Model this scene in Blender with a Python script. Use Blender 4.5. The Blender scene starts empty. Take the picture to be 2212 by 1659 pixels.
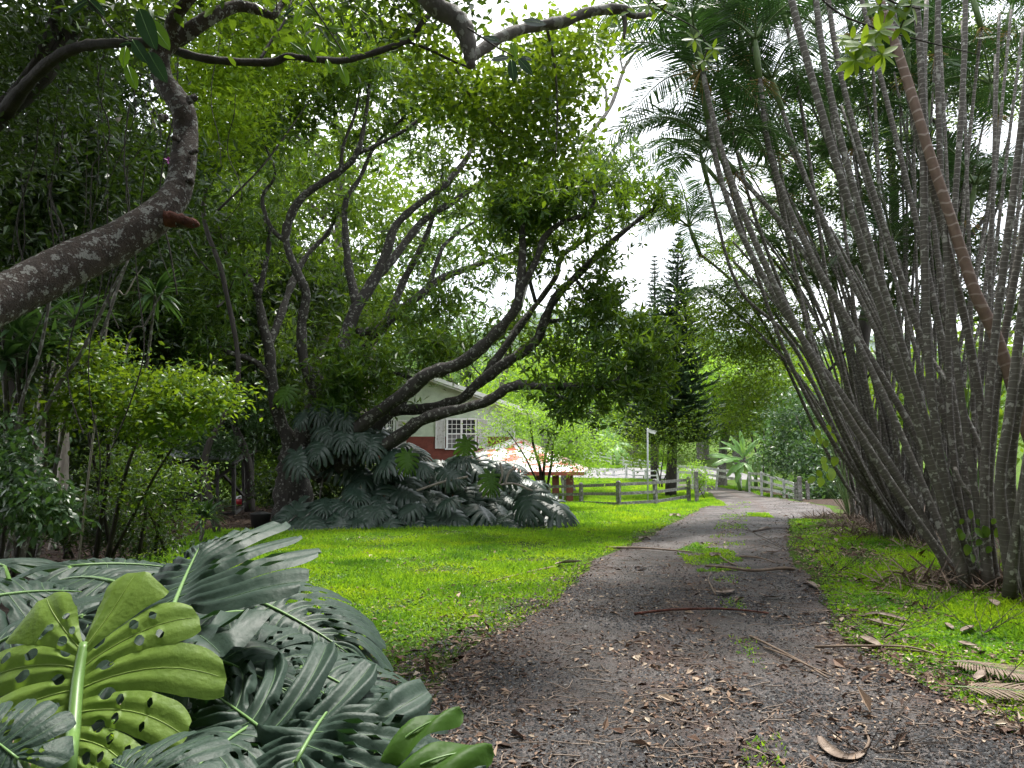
import bpy, bmesh, math, random
import numpy as np
from mathutils import Vector, Matrix
random.seed(7); RNG = np.random.default_rng(7)
C = bpy.context.scene; COL = C.collection
PI = math.pi
# ---------------------------------------------------------------- camera
CAM_H = 1.6; FPX = 1597.0; PITCH = math.atan(193/1597.0)
cd = bpy.data.cameras.new('camera'); cam = bpy.data.objects.new('camera', cd); COL.objects.link(cam)
cam.location = (0, 0, CAM_H); cam.rotation_euler = (PI/2 + PITCH, 0, 0)
cd.sensor_width = 36; cd.lens = 36*FPX/2212; cd.clip_start = .05; cd.clip_end = 3000
C.camera = cam
# ---------------------------------------------------------------- light
SUN_EL, SUN_AZ = 72, 20          # azimuth measured from +Y (ahead) towards +X
w = bpy.data.worlds.new('World'); C.world = w; w.use_nodes = True
nt = w.node_tree; nt.nodes.clear()
out = nt.nodes.new('ShaderNodeOutputWorld'); bg = nt.nodes.new('ShaderNodeBackground')
sky = nt.nodes.new('ShaderNodeTexSky'); sky.sky_type = 'NISHITA'; sky.sun_disc = False
sky.sun_elevation = math.radians(SUN_EL); sky.sun_rotation = math.radians(SUN_AZ)
mix = nt.nodes.new('ShaderNodeMixRGB'); tc = nt.nodes.new('ShaderNodeTexCoord')
nz = nt.nodes.new('ShaderNodeTexNoise'); nz.inputs['Scale'].default_value = 3.0; nz.inputs['Detail'].default_value = 6
cr = nt.nodes.new('ShaderNodeValToRGB')
cr.color_ramp.elements[0].position = .3; cr.color_ramp.elements[0].color = (.62, .66, .72, 1)
cr.color_ramp.elements[1].position = .75; cr.color_ramp.elements[1].color = (1, 1, 1, 1)
mul = nt.nodes.new('ShaderNodeVectorMath'); mul.operation = 'SCALE'; mul.inputs['Scale'].default_value = 11.0
nt.links.new(tc.outputs['Generated'], nz.inputs['Vector']); nt.links.new(nz.outputs['Fac'], cr.inputs['Fac'])
nt.links.new(cr.outputs['Color'], mul.inputs[0])
mix.inputs['Fac'].default_value = .9
nt.links.new(sky.outputs['Color'], mix.inputs['Color1']); nt.links.new(mul.outputs['Vector'], mix.inputs['Color2'])
nt.links.new(mix.outputs['Color'], bg.inputs['Color']); bg.inputs['Strength'].default_value = .12
nt.links.new(bg.outputs['Background'], out.inputs['Surface'])
sd = bpy.data.lights.new('sun', 'SUN'); so = bpy.data.objects.new('sun', sd); COL.objects.link(so)
sd.energy = 3.0; sd.angle = math.radians(10); sd.color = (1, .96, .88)
sv = Vector((math.sin(math.radians(SUN_AZ))*math.cos(math.radians(SUN_EL)), math.cos(math.radians(SUN_AZ))*math.cos(math.radians(SUN_EL)), math.sin(math.radians(SUN_EL))))
so.rotation_euler = sv.to_track_quat('Z', 'Y').to_euler(); so.location = (0, 0, 60)
vs = C.view_settings; vs.view_transform = 'Standard'; vs.look = 'None'; vs.gamma = 1; vs.exposure = 1.3; vs.use_curve_mapping = False
cy = C.cycles; cy.use_denoising = True; cy.max_bounces = 5; cy.diffuse_bounces = 2; cy.glossy_bounces = 2; cy.transmission_bounces = 3
cy.transparent_max_bounces = 4; cy.caustics_reflective = False; cy.caustics_refractive = False
cy.use_adaptive_sampling = True; cy.adaptive_threshold = .02; cy.sample_clamp_indirect = 6
try: cy.use_fast_gi = False
except Exception: pass
# ---------------------------------------------------------------- mapping helpers
ct, st = math.cos(PITCH), math.sin(PITCH)
def at(px, py, Y):
    """point at distance Y ahead seen in the 2212 px wide picture at (px, py)"""
    cx = (px-1106)/FPX; cz = (829.5-py)/FPX
    d = (cx, ct - st*cz, st + ct*cz); k = Y/d[1]
    return Vector((d[0]*k, Y, CAM_H + d[2]*k))
PR = [(-30, 0), (34, 0), (50, -.25), (62, .1), (75, .8), (85, 1.7), (95, 2.8), (120, 6.5), (150, 13), (250, 34), (400, 60), (900, 120)]
PX_ = np.array([p[0] for p in PR], float); PZ_ = np.array([p[1] for p in PR], float)
def H(x, y):
    x = np.asarray(x, float); y = np.asarray(y, float)
    z = np.interp(y, PX_, PZ_)
    z = z + .28*np.clip((x-8)/8, 0, 1)*np.clip((y-28)/12, 0, 1)*np.clip((75-y)/20, 0, 1)
    z = z + .03*np.sin(x*.9+1)*np.cos(y*.7) + .015*np.sin(x*2.3)*np.sin(y*1.9)
    z = z + .10*np.clip((x-3.6)/3, 0, 1)*np.clip((26-y)/8, 0, 1)
    z = z + np.clip((-x-14)/60, 0, 1)*4
    return z
def gnd(px, py):
    """point on the ground seen at (px, py)"""
    Y = 10.
    for _ in range(60):
        z = float(H((px-1106)/FPX*Y, Y)); p = at(px, py, Y)
        Yn = Y + (p.z - z)*Y/max(.2, CAM_H - p.z + .2)*.8
        Y = min(max(Yn, 1.5), 300)
    x = (at(px, py, Y)).x
    return Vector((x, Y, float(H(x, Y))))
# ---------------------------------------------------------------- mesh helpers
def link(name, me, mat=None, parent=None):
    o = bpy.data.objects.new(name, me); COL.objects.link(o)
    if mat is not None:
        for m in (mat if isinstance(mat, (list, tuple)) else [mat]): me.materials.append(m)
    if parent is not None:
        o.parent = parent
        if parent.get('_w') is not None: o['_w'] = parent['_w']
    return o
def mesh_np(name, V, F, mat=None, parent=None, smooth=True, uv=None, mi=None):
    """V (N,3); F list of int arrays (k, n) of n-gons"""
    V = np.ascontiguousarray(V, dtype=np.float32)
    F = [np.asarray(f, dtype=np.int32) for f in (F if isinstance(F, list) else [F]) if len(f)]
    if parent is not None:
        l = parent.get('_w') 
        if l is not None: V = V - np.array(l, dtype=np.float32)
    me = bpy.data.meshes.new(name)
    me.vertices.add(len(V)); me.vertices.foreach_set('co', V.ravel())
    loops = np.concatenate([f.ravel() for f in F]); tot = np.concatenate([np.full(len(f), f.shape[1], np.int32) for f in F])
    me.loops.add(len(loops)); me.loops.foreach_set('vertex_index', loops)
    me.polygons.add(len(tot)); start = np.concatenate([[0], np.cumsum(tot)[:-1]]).astype(np.int32)
    me.polygons.foreach_set('loop_start', start)
    me.polygons.foreach_set('use_smooth', np.full(len(tot), smooth))
    if mi is not None: me.polygons.foreach_set('material_index', np.asarray(mi, np.int32))
    if uv is not None:
        ul = me.uv_layers.new(name='UVMap'); ul.data.foreach_set('uv', np.asarray(uv, np.float32)[loops].ravel())
    me.update(calc_edges=True)
    return link(name, me, mat, parent)
def thing(name, label, cat, loc=(0, 0, 0), group=None):
    o = bpy.data.objects.new(name, None); COL.objects.link(o); o.location = loc; o.empty_display_size = .2
    o['label'] = label; o['category'] = cat
    if group: o['group'] = group
    o['_w'] = [float(v) for v in loc]
    return o
def tag(o, label, cat, group=None, kind=None):
    o['label'] = label; o['category'] = cat
    if group: o['group'] = group
    if kind: o['kind'] = kind
    return o
def center_origin(o):
    """move a one-mesh thing's origin to its base"""
    me = o.data; n = len(me.vertices); a = np.empty(n*3, np.float32); me.vertices.foreach_get('co', a); a = a.reshape(-1, 3)
    c = np.array([(a[:, 0].min()+a[:, 0].max())/2, (a[:, 1].min()+a[:, 1].max())/2, a[:, 2].min()], np.float32)
    me.vertices.foreach_set('co', (a-c).ravel()); me.update(); o.location = [float(v) for v in c]
    return o
def spline(P, n=6):
    """Catmull-Rom through rows of P (any columns)"""
    P = np.asarray(P, float)
    if len(P) < 3: 
        t = np.linspace(0, 1, n+1)[:, None]; return P[0]*(1-t)+P[-1]*t
    Q = np.vstack([2*P[0]-P[1], P, 2*P[-1]-P[-2]]); out = []
    for i in range(len(P)-1):
        p0, p1, p2, p3 = Q[i:i+4]
        for k in range(n):
            t = k/n
            out.append(.5*((2*p1)+(-p0+p2)*t+(2*p0-5*p1+4*p2-p3)*t*t+(-p0+3*p1-3*p2+p3)*t**3))
    out.append(P[-1]); return np.array(out)
class Acc:
    """accumulates geometry into one mesh"""
    def __init__(s): s.V = []; s.F = {3: [], 4: []}; s.UV = []; s.n = 0; s.M = {3: [], 4: []}
    def add(s, V, F, uv=None, mi=0):
        V = np.asarray(V, float)
        for f in (F if isinstance(F, list) else [F]):
            f = np.asarray(f, int)
            if len(f): s.F[f.shape[1]].append(f+s.n); s.M[f.shape[1]].append(np.full(len(f), mi))
        s.V.append(V); s.UV.append(np.zeros((len(V), 2)) if uv is None else uv); s.n += len(V)
    def tube(s, P, R, sides=8, jit=0., cap=True, mi=0, flat=1.):
        P = np.asarray(P, float); R = np.broadcast_to(np.asarray(R, float), (len(P),)).copy(); R = np.maximum(R, 1e-4)
        T = np.gradient(P, axis=0); T /= np.linalg.norm(T, axis=1)[:, None]+1e-9
        a = np.array([0, 0, 1.]) if abs(T[0][2]) < .9 else np.array([1., 0, 0])
        N = np.cross(T[0], a); N /= np.linalg.norm(N); Ns = [N]
        for i in range(1, len(P)):
            N = N - T[i]*np.dot(N, T[i]); N /= np.linalg.norm(N)+1e-9; Ns.append(N)
        Ns = np.array(Ns); B = np.cross(T, Ns)
        th = np.linspace(0, 2*PI, sides, endpoint=False)
        rr = R[:, None]*(1+(jit*RNG.standard_normal((len(P), sides)) if jit else 0))
        V = P[:, None]+rr[..., None]*(np.cos(th)[None, :, None]*Ns[:, None]+flat*np.sin(th)[None, :, None]*B[:, None])
        L = np.concatenate([[0], np.cumsum(np.linalg.norm(np.diff(P, axis=0), axis=1))])
        uv = np.stack([np.broadcast_to(th/(2*PI), (len(P), sides)), np.broadcast_to(L[:, None], (len(P), sides))], -1)
        i = np.arange(len(P)-1)[:, None]*sides; j = np.arange(sides)[None]; j2 = (j+1) % sides
        F = np.stack([i+j, i+j2, i+sides+j2, i+sides+j], -1).reshape(-1, 4)
        V = V.reshape(-1, 3); uv = uv.reshape(-1, 2)
        fs = [F]
        if cap:
            V = np.vstack([V, P[-1:]+T[-1:]*R[-1]*.3, P[:1]]); uv = np.vstack([uv, [[.5, L[-1]], [.5, 0]]])
            k = len(V)-2; e = (len(P)-1)*sides
            fs.append(np.stack([e+np.arange(sides), e+(np.arange(sides)+1) % sides, np.full(sides, k)], -1))
            fs.append(np.stack([(np.arange(sides)+1) % sides, np.arange(sides), np.full(sides, k+1)], -1))
        s.add(V, fs, uv, mi)
    def box(s, c, sz, rot=None, mi=0, taper=1.):
        x, y, z = [v/2 for v in sz]
        V = np.array([(-x, -y, -z), (x, -y, -z), (x, y, -z), (-x, y, -z), (-x*taper, -y*taper, z), (x*taper, -y*taper, z), (x*taper, y*taper, z), (-x*taper, y*taper, z)])
        if rot is not None: V = V @ np.array(rot).T
        s.add(V+np.array(c), np.array([(0, 3, 2, 1), (4, 5, 6, 7), (0, 1, 5, 4), (1, 2, 6, 5), (2, 3, 7, 6), (3, 0, 4, 7)]), mi=mi)
    def bar(s, a, b, w_, h_, mi=0):
        a = Vector(a); b = Vector(b); d = (b-a); L = d.length; d.normalize()
        up = Vector((0, 0, 1)) if abs(d.z) < .95 else Vector((0, 1, 0))
        x = d.cross(up).normalized(); z = x.cross(d)
        s.box(tuple((a+b)/2), (w_, L, h_), rot=[[x[i], d[i], z[i]] for i in range(3)], mi=mi)
    def build(s, name, mat, parent=None, smooth=True):
        F = [np.vstack(s.F[k]) for k in (3, 4) if s.F[k]]; M = np.concatenate([np.concatenate(s.M[k]) for k in (3, 4) if s.M[k]])
        return mesh_np(name, np.vstack(s.V), F, mat, parent, smooth, uv=np.vstack(s.UV), mi=M)
def norm(a): return a/(np.linalg.norm(a, axis=-1, keepdims=True)+1e-9)
# leaf templates: (V, [faces]) with x = width, y = length, z = normal
def leaf4(wd=.32, fold=.12, droop=.15):
    return (np.array([(0, 0, 0), (wd/2, .42, fold-droop*.2), (0, 1, -droop), (-wd/2, .42, fold-droop*.2)]), [np.array([(0, 1, 2), (0, 2, 3)])])
def leaf_fine(wd=.4, fold=.08, droop=.25, n=5, sharp=1.):
    V = []; F = []
    for i in range(n+1):
        t = i/n; ww = wd/2*math.sin(PI*min(1, max(0, t**.85)))**(.7*sharp)+.004; z = -droop*t*t
        V += [(-ww, t, z+fold*ww*2), (0, t, z), (ww, t, z+fold*ww*2)]
    for i in range(n):
        a = i*3; F += [(a, a+1, a+4, a+3), (a+1, a+2, a+5, a+4)]
    return (np.array(V), [np.array(F)])
def scatter(tpl, P, D, S, N=None, rng=RNG, wob=.0):
    """place the template at P pointing along D with size S"""
    P = np.asarray(P, float); D = norm(np.asarray(D, float)); n = len(P)
    if N is None:
        N = np.tile([0, 0, 1.], (n, 1))+rng.standard_normal((n, 3))*.45
    X = norm(np.cross(D, N)); Z = np.cross(X, D)
    V, Fs = tpl; S = np.broadcast_to(np.asarray(S, float), (n,))
    W = P[:, None]+S[:, None, None]*(V[None, :, 0:1]*X[:, None]+V[None, :, 1:2]*D[:, None]+V[None, :, 2:3]*Z[:, None])
    off = (np.arange(n)*len(V))[:, None, None]
    return W.reshape(-1, 3), [(f[None]+off).reshape(-1, f.shape[1]) for f in Fs]
def rand_dir(n, zmean=0., rng=RNG):
    d = rng.standard_normal((n, 3)); d[:, 2] += zmean; return norm(d)
def in_poly(x, y, poly):
    poly = np.asarray(poly, float); r = np.zeros(len(x), bool); j = len(poly)-1
    for i in range(len(poly)):
        xi, yi = poly[i]; xj, yj = poly[j]
        c = ((yi > y) != (yj > y)) & (x < (xj-xi)*(y-yi)/(yj-yi+1e-12)+xi); r ^= c; j = i
    return r
def vnoise(x, y, s=1., seed=0):
    r = np.random.default_rng(seed); o = np.zeros_like(x, dtype=float)
    for k in range(7):
        a = r.uniform(0, 2*PI); f = s*r.uniform(.6, 2.2); ph = r.uniform(0, 6.28)
        o += np.sin((x*math.cos(a)+y*math.sin(a))*f+ph+1.3*np.sin((x*math.sin(a)-y*math.cos(a))*f*.7+ph))
    return o/7
# ---------------------------------------------------------------- materials
def nodes(name):
    m = bpy.data.materials.new(name); m.use_nodes = True; t = m.node_tree; t.nodes.clear()
    o = t.nodes.new('ShaderNodeOutputMaterial'); return m, t, o
def N_(t, k, **kw):
    n = t.nodes.new('ShaderNode'+k)
    for a, b in kw.items():
        if a in n.inputs.keys(): n.inputs[a].default_value = b
        else: setattr(n, a, b)
    return n
def ramp(t, fac, stops):
    r = t.nodes.new('ShaderNodeValToRGB'); e = r.color_ramp.elements
    while len(e) < len(stops): e.new(.5)
    for k, (p, c) in enumerate(stops): e[k].position = p; e[k].color = (*c, 1)
    t.links.new(fac, r.inputs['Fac']); return r.outputs['Color']
def leafmat(name, cols, trans, tmix=.4, rough=.42, spec=.5, patch=None):
    m, t, o = nodes(name); g = N_(t, 'NewGeometry'); oi = N_(t, 'ObjectInfo')
    c = ramp(t, g.outputs['Random Per Island'], [(i/(len(cols)-1), x) for i, x in enumerate(cols)])
    b = N_(t, 'BsdfPrincipled', Roughness=rough); b.inputs['Specular IOR Level'].default_value = spec
    def tint(c):
        if not patch: return c
        tc = N_(t, 'TexCoord'); n = N_(t, 'TexNoise', Scale=patch[0], Detail=4., Roughness=.6); t.links.new(tc.outputs['Object'], n.inputs['Vector'])
        f = ramp(t, n.outputs['Fac'], patch[1]); m_ = N_(t, 'MixRGB', blend_type='MULTIPLY'); m_.inputs['Fac'].default_value = 1; t.links.new(c, m_.inputs['Color1']); t.links.new(f, m_.inputs['Color2']); return m_.outputs[0]
    c = tint(c)
    t.links.new(c, b.inputs['Base Color'])
    tr = N_(t, 'BsdfTranslucent'); mc = ramp(t, g.outputs['Random Per Island'], [(0, tuple(v*.75 for v in trans)), (.7, trans), (1, tuple(min(1, v*1.25) for v in trans))])
    mc = tint(mc); t.links.new(mc, tr.inputs['Color'])
    mx = N_(t, 'MixShader'); mx.inputs[0].default_value = tmix
    t.links.new(b.outputs[0], mx.inputs[1]); t.links.new(tr.outputs[0], mx.inputs[2]); t.links.new(mx.outputs[0], o.inputs['Surface'])
    return m
def barkmat(name, dark, light, lichen=None, lsc=9., lamt=.55, scale=7., bump=.5, stretch=(1, 1, .25)):
    m, t, o = nodes(name); tc = N_(t, 'TexCoord'); mp = N_(t, 'Mapping'); mp.inputs['Scale'].default_value = stretch
    t.links.new(tc.outputs['Object'], mp.inputs['Vector'])
    n1 = N_(t, 'TexNoise', Scale=scale, Detail=8., Roughness=.7); t.links.new(mp.outputs[0], n1.inputs['Vector'])
    col = ramp(t, n1.outputs['Fac'], [(.3, dark), (.7, light)])
    b = N_(t, 'BsdfPrincipled', Roughness=.85)
    if lichen:
        n2 = N_(t, 'TexNoise', Scale=lsc, Detail=4., Roughness=.55); t.links.new(tc.outputs['Object'], n2.inputs['Vector'])
        v = N_(t, 'TexVoronoi', Scale=lsc*1.6); 
        n4 = N_(t, 'TexNoise', Scale=lsc*2.5, Detail=3.); t.links.new(tc.outputs['Object'], n4.inputs['Vector'])
        ad = N_(t, 'VectorMath', operation='MULTIPLY_ADD'); ad.inputs[1].default_value = (.12, .12, .12)
        t.links.new(n4.outputs['Color'], ad.inputs[0]); t.links.new(tc.outputs['Object'], ad.inputs[2]); t.links.new(ad.outputs[0], v.inputs['Vector'])
        mm = N_(t, 'Math', operation='SUBTRACT'); t.links.new(n2.outputs['Fac'], mm.inputs[0])
        ml = N_(t, 'Math', operation='MULTIPLY'); ml.inputs[1].default_value = .45; t.links.new(v.outputs['Distance'], ml.inputs[0]); t.links.new(ml.outputs[0], mm.inputs[1])
        f = ramp(t, mm.outputs[0], [(lamt-.22, (0, 0, 0)), (lamt-.19, (1, 1, 1))])
        mx = N_(t, 'MixRGB'); t.links.new(f, mx.inputs['Fac']); t.links.new(col, mx.inputs['Color1']); mx.inputs['Color2'].default_value = (*lichen, 1)
        col = mx.outputs[0]
    t.links.new(col, b.inputs['Base Color'])
    n3 = N_(t, 'TexNoise', Scale=scale*3, Detail=6., Roughness=.7); t.links.new(mp.outputs[0], n3.inputs['Vector'])
    bp = N_(t, 'Bump', Strength=bump, Distance=.06); t.links.new(n3.outputs['Fac'], bp.inputs['Height']); t.links.new(bp.outputs[0], b.inputs['Normal'])
    t.links.new(b.outputs[0], o.inputs['Surface']); return m
def palmmat(name, base, ring, blotch, freq=11., bl=.6):
    m, t, o = nodes(name); uv = N_(t, 'UVMap'); sp = N_(t, 'SeparateXYZ'); t.links.new(uv.outputs[0], sp.inputs[0])
    tc = N_(t, 'TexCoord'); n0 = N_(t, 'TexNoise', Scale=3., Detail=2.); t.links.new(tc.outputs['Object'], n0.inputs['Vector'])
    w1 = N_(t, 'Math', operation='MULTIPLY_ADD'); w1.inputs[1].default_value = freq; t.links.new(sp.outputs['Y'], w1.inputs[0])
    w0 = N_(t, 'Math', operation='MULTIPLY'); w0.inputs[1].default_value = 1.6; t.links.new(n0.outputs['Fac'], w0.inputs[0]); t.links.new(w0.outputs[0], w1.inputs[2])
    fr = N_(t, 'Math', operation='FRACT'); t.links.new(w1.outputs[0], fr.inputs[0])
    rg0 = ramp(t, fr.outputs[0], [(0, (.9, .9, .9)), (.10, (1, 1, 1)), (.18, (0, 0, 0)), (.97, (0, 0, 0))])
    ht = N_(t, 'MapRange'); ht.inputs['From Min'].default_value = .5; ht.inputs['From Max'].default_value = 6.; ht.inputs['To Min'].default_value = .25; t.links.new(sp.outputs['Y'], ht.inputs['Value'])
    rgm = N_(t, 'MixRGB', blend_type='MULTIPLY'); rgm.inputs['Fac'].default_value = 1; t.links.new(rg0, rgm.inputs['Color1']); t.links.new(ht.outputs[0], rgm.inputs['Color2']); rg = rgm.outputs[0]
    n1 = N_(t, 'TexNoise', Scale=9., Detail=6., Roughness=.65); t.links.new(tc.outputs['Object'], n1.inputs['Vector'])
    c1 = ramp(t, n1.outputs['Fac'], [(.3, tuple(v*.6 for v in base)), (.7, base)])
    mx = N_(t, 'MixRGB'); t.links.new(rg, mx.inputs['Fac']); t.links.new(c1, mx.inputs['Color1']); mx.inputs['Color2'].default_value = (*ring, 1)
    n2 = N_(t, 'TexNoise', Scale=13., Detail=3., Roughness=.5); t.links.new(tc.outputs['Object'], n2.inputs['Vector'])
    f2 = ramp(t, n2.outputs['Fac'], [(bl, (0, 0, 0)), (bl+.04, (1, 1, 1))])
    m2 = N_(t, 'MixRGB'); t.links.new(f2, m2.inputs['Fac']); t.links.new(mx.outputs[0], m2.inputs['Color1']); m2.inputs['Color2'].default_value = (*blotch, 1)
    b = N_(t, 'BsdfPrincipled', Roughness=.75); t.links.new(m2.outputs[0], b.inputs['Base Color'])
    bp = N_(t, 'Bump', Strength=.6, Distance=.01); t.links.new(rg, bp.inputs['Height']); t.links.new(bp.outputs[0], b.inputs['Normal'])
    t.links.new(b.outputs[0], o.inputs['Surface']); return m
def noisemat(name, stops, scale=5., rough=.8, bump=.3, bscale=40., bdist=.01, spec=.4, detail=6., isl=None):
    m, t, o = nodes(name); tc = N_(t, 'TexCoord'); n = N_(t, 'TexNoise', Scale=scale, Detail=detail, Roughness=.65)
    t.links.new(tc.outputs['Object'], n.inputs['Vector']); c = ramp(t, n.outputs['Fac'], stops)
    b = N_(t, 'BsdfPrincipled', Roughness=rough); b.inputs['Specular IOR Level'].default_value = spec
    if isl:
        g = N_(t, 'NewGeometry'); c = ramp(t, g.outputs['Random Per Island'], isl)
    t.links.new(c, b.inputs['Base Color'])
    if bump:
        n3 = N_(t, 'TexNoise', Scale=bscale, Detail=5., Roughness=.7); t.links.new(tc.outputs['Object'], n3.inputs['Vector'])
        bp = N_(t, 'Bump', Strength=bump, Distance=bdist); t.links.new(n3.outputs['Fac'], bp.inputs['Height']); t.links.new(bp.outputs[0], b.inputs['Normal'])
    t.links.new(b.outputs[0], o.inputs['Surface']); return m
M = {}
M['mango'] = leafmat('mango_leaf', [(.022, .06, .010), (.045, .105, .013), (.03, .08, .015), (.085, .17, .018)], (.22, .36, .018), .32, .36, .5)
M['mango_bright'] = leafmat('mango_young_leaf', [(.07, .15, .012), (.13, .25, .02)], (.40, .62, .03), .45, .4)
M['dark'] = leafmat('dark_leaf', [(.008, .022, .006), (.016, .040, .009), (.030, .066, .014)], (.12, .22, .015), .22, .38, .5)  # base colour lowered to carry the deep shade of the woods
M['lime'] = leafmat('lime_leaf', [(.09, .17, .01), (.15, .26, .014)], (.42, .60, .03), .45, .45)
M['shrub'] = leafmat('shrub_leaf', [(.04, .10, .009), (.08, .17, .012), (.05, .12, .013)], (.30, .45, .02), .34, .35)
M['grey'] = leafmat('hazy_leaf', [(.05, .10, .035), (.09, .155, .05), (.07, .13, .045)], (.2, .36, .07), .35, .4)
M['olive'] = leafmat('olive_leaf', [(.04, .085, .010), (.08, .14, .014)], (.28, .44, .02), .45, .45)
M['airy'] = leafmat('airy_leaf', [(.09, .18, .02), (.15, .27, .03)], (.4, .66, .05), .5, .45)
M['conifer'] = leafmat('conifer_needles', [(.022, .05, .022), (.045, .09, .035)], (.05, .10, .03), .2, .6)
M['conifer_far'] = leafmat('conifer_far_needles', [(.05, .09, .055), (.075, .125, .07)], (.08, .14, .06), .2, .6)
M['frond'] = leafmat('palm_leaflet', [(.02, .055, .018), (.04, .10, .03), (.03, .08, .02)], (.07, .16, .03), .2, .36, .5)
M['banana'] = leafmat('banana_leaf', [(.11, .24, .06), (.16, .32, .08)], (.35, .62, .1), .45, .4)
M['strap'] = leafmat('strap_leaf', [(.03, .07, .03), (.06, .11, .05)], (.12, .25, .04), .25, .35)
PT = [(.34, (.42, .55, .8)), (.5, (1, 1, 1)), (.64, (1.5, 1.18, .9))]
M['grass'] = leafmat('grass_blade', [(.08, .19, .014), (.15, .31, .018), (.22, .40, .025), (.10, .24, .018)], (.42, .70, .03), .42, .5, .3, (.55, PT))
M['cover'] = leafmat('ground_cover_leaf', [(.04, .11, .013), (.08, .19, .018), (.14, .27, .022)], (.28, .52, .025), .38, .45, .35, (.8, PT))
M['moss'] = leafmat('verge_leaf', [(.065, .16, .014), (.13, .29, .018), (.20, .38, .022)], (.38, .68, .03), .4, .5, .3, (.9, PT))
M['litter'] = noisemat('leaf_litter', [(0, (0, 0, 0)), (1, (1, 1, 1))], rough=.7, bump=0, isl=[(0, (.05, .028, .02)), (.35, (.14, .08, .055)), (.6, (.26, .17, .12)), (.85, (.40, .30, .22)), (1, (.5, .42, .33))])
M['litter_dark'] = noisemat('old_leaf_litter', [(0, (0, 0, 0)), (1, (1, 1, 1))], rough=.75, bump=0, isl=[(0, (.02, .013, .01)), (.6, (.07, .042, .03)), (1, (.2, .14, .1))])
M['stone'] = noisemat('gravel_stone', [(0, (0, 0, 0)), (1, (1, 1, 1))], rough=.65, bump=0, isl=[(0, (.018, .018, .02)), (.6, (.05, .05, .055)), (.9, (.11, .11, .115)), (1, (.25, .24, .23))])
M['bark_mango'] = barkmat('mango_bark', (.016, .014, .012), (.055, .048, .042), (.19, .19, .17), 7., .60, 6.)
M['bark_near'] = barkmat('lichen_bark', (.035, .024, .02), (.115, .085, .07), (.38, .38, .36), 15., .57, 16., 1., (1, 1, 1))
M['bark_dark'] = barkmat('dark_bark', (.014, .011, .009), (.05, .042, .035), None, 5)
M['bark_pale'] = barkmat('pale_bark', (.16, .13, .11), (.38, .34, .30), None, 5)
M['bark_grey'] = barkmat('grey_bark', (.05, .045, .04), (.15, .135, .12), (.26, .26, .24), 7., .58)
M['palm'] = palmmat('ringed_palm_stem', (.115, .102, .086), (.23, .215, .195), (.30, .295, .265), 13., .59)
M['palm_brown'] = palmmat('ringed_brown_palm_stem', (.24, .16, .125), (.36, .29, .25), (.30, .23, .19), 6., .74)
M['shaft'] = noisemat('palm_crown_shaft', [(.3, (.06, .11, .03)), (.7, (.13, .19, .06))], 3., .5, .1)
M['fruit'] = noisemat('palm_fruit', [(.3, (.16, .11, .03)), (.7, (.32, .20, .04))], 8., .6, 0)
M['spathe'] = noisemat('dry_spathe', [(.3, (.09, .06, .045)), (.55, (.26, .2, .16)), (.75, (.42, .36, .3))], 9., .7, .4, 60, .01)
M['dry'] = noisemat('dry_frond', [(.3, (.09, .058, .038)), (.7, (.27, .2, .15))], 6., .7, .2)
M['twig'] = noisemat('dry_twig', [(.3, (.025, .018, .015)), (.7, (.10, .075, .06))], 6., .8, .2)
M['red_wood'] = noisemat('broken_wood', [(.3, (.05, .015, .01)), (.7, (.22, .075, .05))], 12., .8, .9, 30, .05)
M['fence'] = noisemat('weathered_fence_board', [(.3, (.06, .055, .05)), (.5, (.14, .135, .125)), (.72, (.36, .35, .34))], 7., .85, .4, 40, .01)
M['fence_white'] = noisemat('worn_white_board', [(.3, (.22, .21, .20)), (.5, (.55, .55, .55)), (.7, (.72, .72, .72))], 5., .8, .3, 40, .01)
M['white'] = noisemat('aged_white_paint', [(.28, (.42, .40, .38)), (.42, (.72, .72, .73)), (.7, (.82, .82, .83))], 6., .6, .15, 30, .005)
M['shutter'] = noisemat('peeling_shutter_paint', [(.32, (.30, .26, .21)), (.44, (.66, .64, .64)), (.7, (.76, .76, .78))], 7., .7, .2, 30, .005)
M['siding'] = noisemat('pale_green_siding', [(.3, (.40, .46, .37)), (.7, (.58, .65, .52))], 1.6, .7, .15, 25, .005)
M['siding_red'] = noisemat('dark_red_siding', [(.3, (.13, .035, .025)), (.7, (.22, .055, .04))], 2.5, .65, .15, 25, .005)
M['roof_red'] = noisemat('flaking_red_roof', [(.45, (.50, .09, .06)), (.48, (.62, .25, .2)), (.51, (.78, .77, .76))], 1.1, .6, .15, 20, .01, detail=9.)
M['roof_grey'] = noisemat('pale_metal_roof', [(.3, (.42, .43, .44)), (.7, (.62, .63, .64))], 2., .5, .1)
M['red_post'] = noisemat('dark_red_timber', [(.3, (.07, .02, .015)), (.7, (.15, .045, .03))], 3., .7, .2)
M['fascia'] = noisemat('red_fascia', [(.3, (.22, .05, .035)), (.7, (.36, .09, .06))], 3., .6, .1)
M['pane'] = noisemat('dark_window_glass', [(.3, (.025, .025, .03)), (.7, (.05, .05, .055))], 2., .12, 0, spec=.8)
M['screen'] = noisemat('insect_screen', [(.3, (.13, .125, .13)), (.7, (.19, .18, .19))], 2., .5, 0)
M['metal'] = noisemat('galvanised_metal', [(.3, (.36, .38, .4)), (.7, (.5, .52, .54))], 8., .4, 0)
M['shed'] = noisemat('old_dark_timber', [(.3, (.03, .028, .026)), (.7, (.085, .08, .075))], 6., .85, .3)
M['shed_roof'] = noisemat('dull_metal_sheet', [(.3, (.12, .13, .14)), (.7, (.24, .25, .27))], 4., .5, .1)
M['rock'] = noisemat('brown_rock', [(.3, (.05, .035, .03)), (.7, (.14, .10, .085))], 8., .9, .6, 30, .02)
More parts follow.
